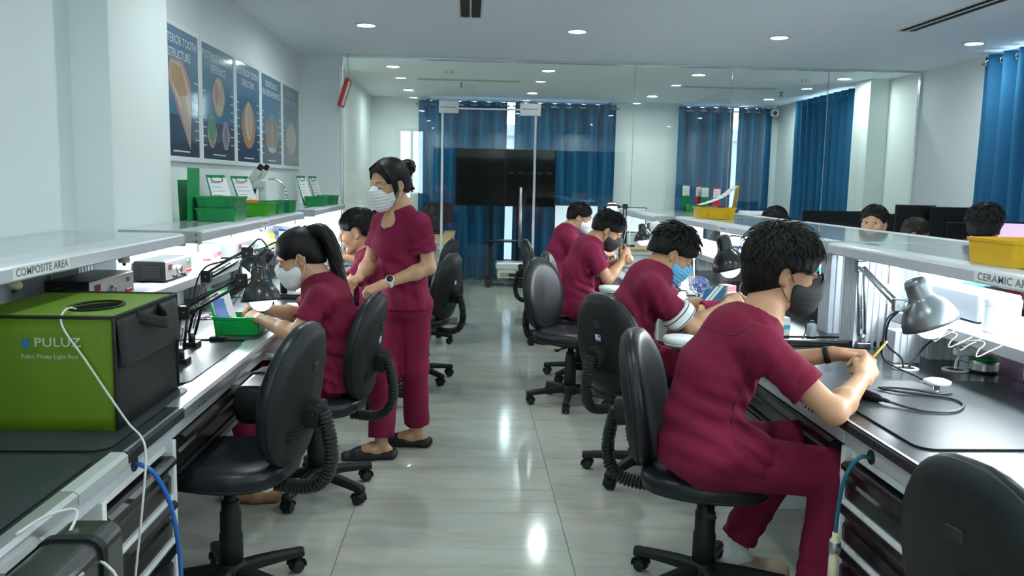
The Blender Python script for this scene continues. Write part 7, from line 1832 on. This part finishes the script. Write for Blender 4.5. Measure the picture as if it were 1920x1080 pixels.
t = thing('teal_bowl', 'teal plastic bowl on the right bench behind the black lamp', 'bowl', (1.60, 4.90, MATZ)); mb = MB(); mb.lathe([(0, 0), (.045, 0), (.062, .045), (.066, .048), (.062, .05), (.042, .004), (0, .004)], n=28, caps=False); mb.build('bowl', teal_m, t); mb = MB(); mb.lathe([(0, .030), (.053, .030)], n=28, caps=False); mb.build('contents', frost_m, t)
t = thing('clear_box', 'clear acrylic box of instruments on the right bench', 'box', (1.42, 4.72, MATZ), .2); mb = MB(); mb.box((-.07, -.05, 0), (.07, .05, .003)); mb.build('floor', clear_m, t)
for x0, x1, y0, y1 in ((-.07, .07, -.05, -.047), (-.07, .07, .047, .05), (-.07, -.067, -.047, .047), (.067, .07, -.047, .047)):
    mb = MB(); mb.box((x0, y0, .003), (x1, y1, .08)); mb.build('side', clear_m, t)
t = thing('phone_handset', 'grey cordless handset lying inside the clear acrylic box', 'handset', (1.42, 4.72, MATZ + .0032), .5); mb = MB(); mb.cbox((0, 0, .012), (.055, .02, .011), .006); mb.build('body', grey_metal_m, t); mb = MB(); mb.cbox((.02, 0, .0235), (.018, .013, .0008)); mb.build('screen', screen_black_m, t)
t = thing('plain_paper', 'white papers spread before the blue-masked man', 'paper', (1.33, 4.62, MATZ), .4); mb = MB(); mb.prism(rpoly(.20, .26, .002), 0, .001, 2); mb.build('sheet', paper_m, t); mb = MB(); mb.M = Matrix.Rotation(.3, 4, 'Z'); mb.prism(rpoly(.19, .25, .002), .0012, .002, 2); mb.build('top_sheet', paper_m, t)
penblue = mat('blue_pen', (.02, .06, .45), .3)
for k, (x, y, r) in enumerate(((1.29, 4.70, .15), (1.33, 4.63, -.05), (1.35, 4.55, -.1))):
    t = thing('pen', '%s blue pen on the papers before the blue-masked man' % ['farthest', 'middle', 'nearest'][k], 'pen', (x, y, MATZ + .0022), r, 'blue pens'); mb = MB(); mb.cyl((-.065, 0, .005), (.045, 0, .005), .0045, n=10); mb.build('barrel', penblue if k != 1 else frost_m, t); mb = MB(); mb.cyl((.045, 0, .005), (.075, 0, .005), .0052, n=10, ch=.001); mb.build('cap', penblue, t)
for k, (x, y, c, nm) in enumerate(((1.40, 5.75, lilac_m, 'lilac'), (1.36, 5.90, white_pl_m, 'white'), (1.44, 6.0, pinkbox_m, 'pink'))):
    t = thing('cloth_wad', 'crumpled %s cloth on the bench before the black-masked man' % nm, 'cloth', (x, y, MATZ)); mb = MB()
    v, f = sdf([ell(V(0, 0, .03), (.06, .05, .032), None, .02), ell(V(.04, .02, .03), (.035, .04, .03), None, .02), half((0, 0, -1), -.0015, .004)], .007, folds([(V(0, 0, .03), .1, V(1, .4, .3), .03, .005)], .001, k)); np_mesh('folded_cloth', v, f, c, t)
tray('teal green tray before the black-masked man', 1.42, 6.42, MATZ, .16, .20, .06, teal_m, .1)
carton('white instrument carton on the right ledge in the glare', 1.95, 4.9, .9405, .16, .12, .10, white_pl_m, .1, pinkbox_m)
carton('framed picture card on the right ledge', 1.90, 5.15, .9405, .02, .10, .10, navy_m, .1, lilac_m)
jar('magenta-capped pot on the right ledge', 1.90, 4.70, .9405, .03, .06, frost_m, pinkbox_m)
jar('green-capped bottle on the right ledge', 1.90, 4.35, .9405, .03, .12, frost_m, green_m, True, cat='bottle')
t = thing('bench_upstand', 'low black strip across the right worktops', 'strip', (1.62, 3.68, DZ)); mb = MB(t.location); mb.box((1.26, 3.665, DZ + .0005), (1.95, 3.695, DZ + .028), .003); mb.build('strip', drawer_m, t); mb = MB(t.location); mb.tube([(1.3, 3.66, DZ + .02), (1.5, 3.655, DZ + .024), (1.7, 3.66, DZ + .02)], .004, n=6); mb.build('clipped_cable', dark_m, t)
mb = MB(); mb.tube(bez([(1.192, 2.36, .672), (1.150, 2.36, .668), (1.118, 2.37, .60), (1.113, 2.385, .50), (1.112, 2.39, .43)], 30), .0062, n=10); tag(mb.build('air_hose', teal_cable_m), 'teal air hose hanging from the right bench edge', 'hose')
t = thing('hose_coupling', 'pale metal hose coupling hanging before the right drawers', 'coupling', (1.112, 2.39, .28)); mb = MB(); mb.lathe([(.0, .0), (.013, .0), (.015, .01), (.015, .075), (.012, .08), (.016, .085), (.016, .125), (.009, .135), (.009, .150), (0, .15)], n=16); mb.build('body', cream_m, t); mb = MB(); mb.lathe([(.0165, .088), (.0175, .090), (.0175, .12), (.0165, .122)], n=16, caps=False); mb.build('ring', steel_m, t)

# --- computer desks on the far right
def monitor(label, c, w, h, face, scr, stand=True, z0=.752, group='computer monitors'):
    """c centre of the panel; face heading of the screen in degrees"""
    t = thing('computer_monitor', label, 'monitor', (c[0], c[1], z0), math.radians(face), group); z = c[2] - z0
    mb = MB(); mb.box((-.015, -w / 2, z - h / 2), (.012, w / 2, z + h / 2), .005); mb.build('bezel', plast_m, t)
    mb = MB(); mb.box((.012, -w / 2 + .012, z - h / 2 + .016), (.0135, w / 2 - .012, z + h / 2 - .012)); mb.build('screen', scr, t)
    mb = MB(); mb.box((-.045, -.03, .012), (-.018, .03, z), .004); mb.build('stand', plast_m, t)
    mb = MB(); mb.prism(rpoly(.18, .24, .03, cx=-.02), 0.0, .012, 2); mb.build('stand_foot', plast_m, t)
    mb = MB(); mb.box((-.035, -w * .28, z - h * .25), (-.0155, w * .28, z + h * .2), .008); mb.build('rear_cover', plast_m, t)
    return t
pur = mat('purple_screen', (.45, .32, .62), .3, emit=.55, emcol=(.62, .45, .85)); whs = mat('white_screen', (.6, .68, .8), .3, emit=.32, emcol=(.75, .85, 1.0)); blk = screen_black_m
simple_desk('white computer desk along the right wall', 3.72, 4.44, 4.60, 7.70, top=white_m)
monitor('wide black monitor seen from behind, left of two by the wall', (3.72, 6.95, 1.13), .32, .40, 80, blk)
monitor('wide black monitor seen from behind, nearest the right curtain', (4.06, 6.80, 1.12), .56, .40, 84, blk)
monitor('monitor with a purple screen before the man in maroon', (3.80, 5.62, 1.10), .50, .30, 238, pur)
monitor('monitor with a pale screen at the right edge', (4.18, 5.30, 1.10), .46, .30, 205, whs)
simple_desk('white desk with dark monitors beside the partition', 3.10, 4.40, 7.85, 8.45, top=white_m)
monitor('low black monitor above the right shelf beside the partition', (3.48, 8.0, 1.06), .62, .36, 95, blk)
monitor('black monitor behind the man looking up over the shelf', (4.05, 8.05, 1.05), .5, .34, 95, blk)
t = thing('scanner_machine', 'white tabletop machine with purple side on the far bench', 'machine', (2.78, 8.05, DZ + .0008)); mb = MB(); mb.box((-.16, -.15, 0), (.16, .15, .47), .012); mb.build('case', white_pl_m, t); mb = MB(); mb.box((.161, -.14, .02), (.170, .14, .46), .004); mb.build('side_cover', mat('purple_cover', (.12, .06, .26), .4), t); mb = MB(); mb.box((-.13, -.153, .28), (.13, -.150, .44)); mb.build('window', mat('lilac_window', (.35, .26, .6), .2), t)
simple_desk('pale desk with a lit monitor just behind the glass', .95, 2.3, 9.3, 9.95)
monitor('monitor with a white and blue screen behind the far right man', (1.22, 9.6, 1.06), .50, .30, 268, whs)
monitor('second pale monitor just behind the glass partition', (1.78, 9.62, 1.05), .48, .29, 262, whs)

# --- more small things in the glare of the light strips
cl = [(-1.47, 4.66, LT - .0018, 'l'), (-1.52, 5.80, LT - .0018, 'l'), (-1.46, 6.36, LT - .0018, 'l'), (-1.47, 6.86, LT - .0018, 'l'), (-1.45, 7.40, LT - .0018, 'l'), (-1.46, 7.62, LT - .0018, 'l'), (-1.12, 6.10, MATZ - .0055, 'l'), (-1.14, 6.35, MATZ - .0055, 'l'),
      (1.90, 4.52, .9405, 'r'), (1.93, 5.32, .9405, 'r'), (1.92, 6.10, .9405, 'r'), (1.91, 6.30, .9405, 'r'), (1.92, 7.05, .9405, 'r'), (1.92, 7.30, .9405, 'r'), (1.62, 5.20, MATZ - .0055, 'r'), (1.68, 4.62, MATZ - .0055, 'r'), (1.60, 6.95, MATZ - .0055, 'r')]
cols = [('pink', pinkbox_m), ('teal', teal_m), ('yellow', yellow_m), ('navy', navy_m), ('lilac', lilac_m), ('red', red_m), ('cyan', cyan_m)]
for i, (x, y, z, sd) in enumerate(cl):
    cn, cmt = cols[i % 7]; where = ('left' if sd == 'l' else 'right') + (' ledge' if z > .9 else ' worktop'); near = ['beside the pink carton', 'behind the blue-grey control box', 'past the yellow-capped bottle', 'at the gap before the far shelf', 'near the far dark case', 'just past the far dark case', 'under the far end of the shelf', 'near the hidden worker', 'beside the green-capped bottle', 'past the picture card', 'opposite the black-masked man', 'past the grey control box', 'at the start of the far ledge', 'near the far right man', 'behind the teal bowl', 'beside the clear box', 'at the foot of the far lamp'][i]
    if i % 2: jar('small %s-capped pot on the %s %s' % (cn, where, near), x, y, z, .026 + .006 * (i % 3), .06 + .012 * (i % 4), frost_m if i % 3 else white_pl_m, cmt, i % 4 == 1)
    else: carton('small %s carton on the %s %s' % (cn, where, near), x, y, z, .07, .09, .05 + .02 * (i % 3), cmt if i % 3 else white_pl_m, .2 * (i % 3), cmt if i % 3 == 0 else white_pl_m)
for k, (pts, lb) in enumerate((([(1.62, 4.55, MATZ + .004), (1.58, 4.62, .80), (1.55, 4.72, .84), (1.60, 4.85, .90), (1.74, 4.90, .93)], 'thin dark cord rising behind the clear box'), ([(1.56, 4.36, .80), (1.66, 4.50, .84), (1.74, 4.62, .80), (1.70, 4.75, MATZ + .004)], 'thick dark cord looping under the black lamp'), ([(1.50, 3.98, .98), (1.58, 4.0, .90), (1.60, 3.9, .80), (1.55, 3.8, MATZ + .004)], 'black cord hanging behind the man in glasses'), ([(-1.18, 4.30, .80), (-1.12, 4.36, .88), (-1.06, 4.40, .82), (-1.04, 4.45, MATZ + .004)], 'thin black cord looping behind the bench tray'), ([(-1.30, 4.22, .93), (-1.24, 4.3, .84), (-1.2, 4.42, MATZ + .004)], 'black cord dropping from the left ledge'))):
    mb = MB(); mb.tube(bez(pts, 24), .0035 if k != 1 else .006, n=7); tag(mb.build('loose_cord', dark_m), lb, 'cord')
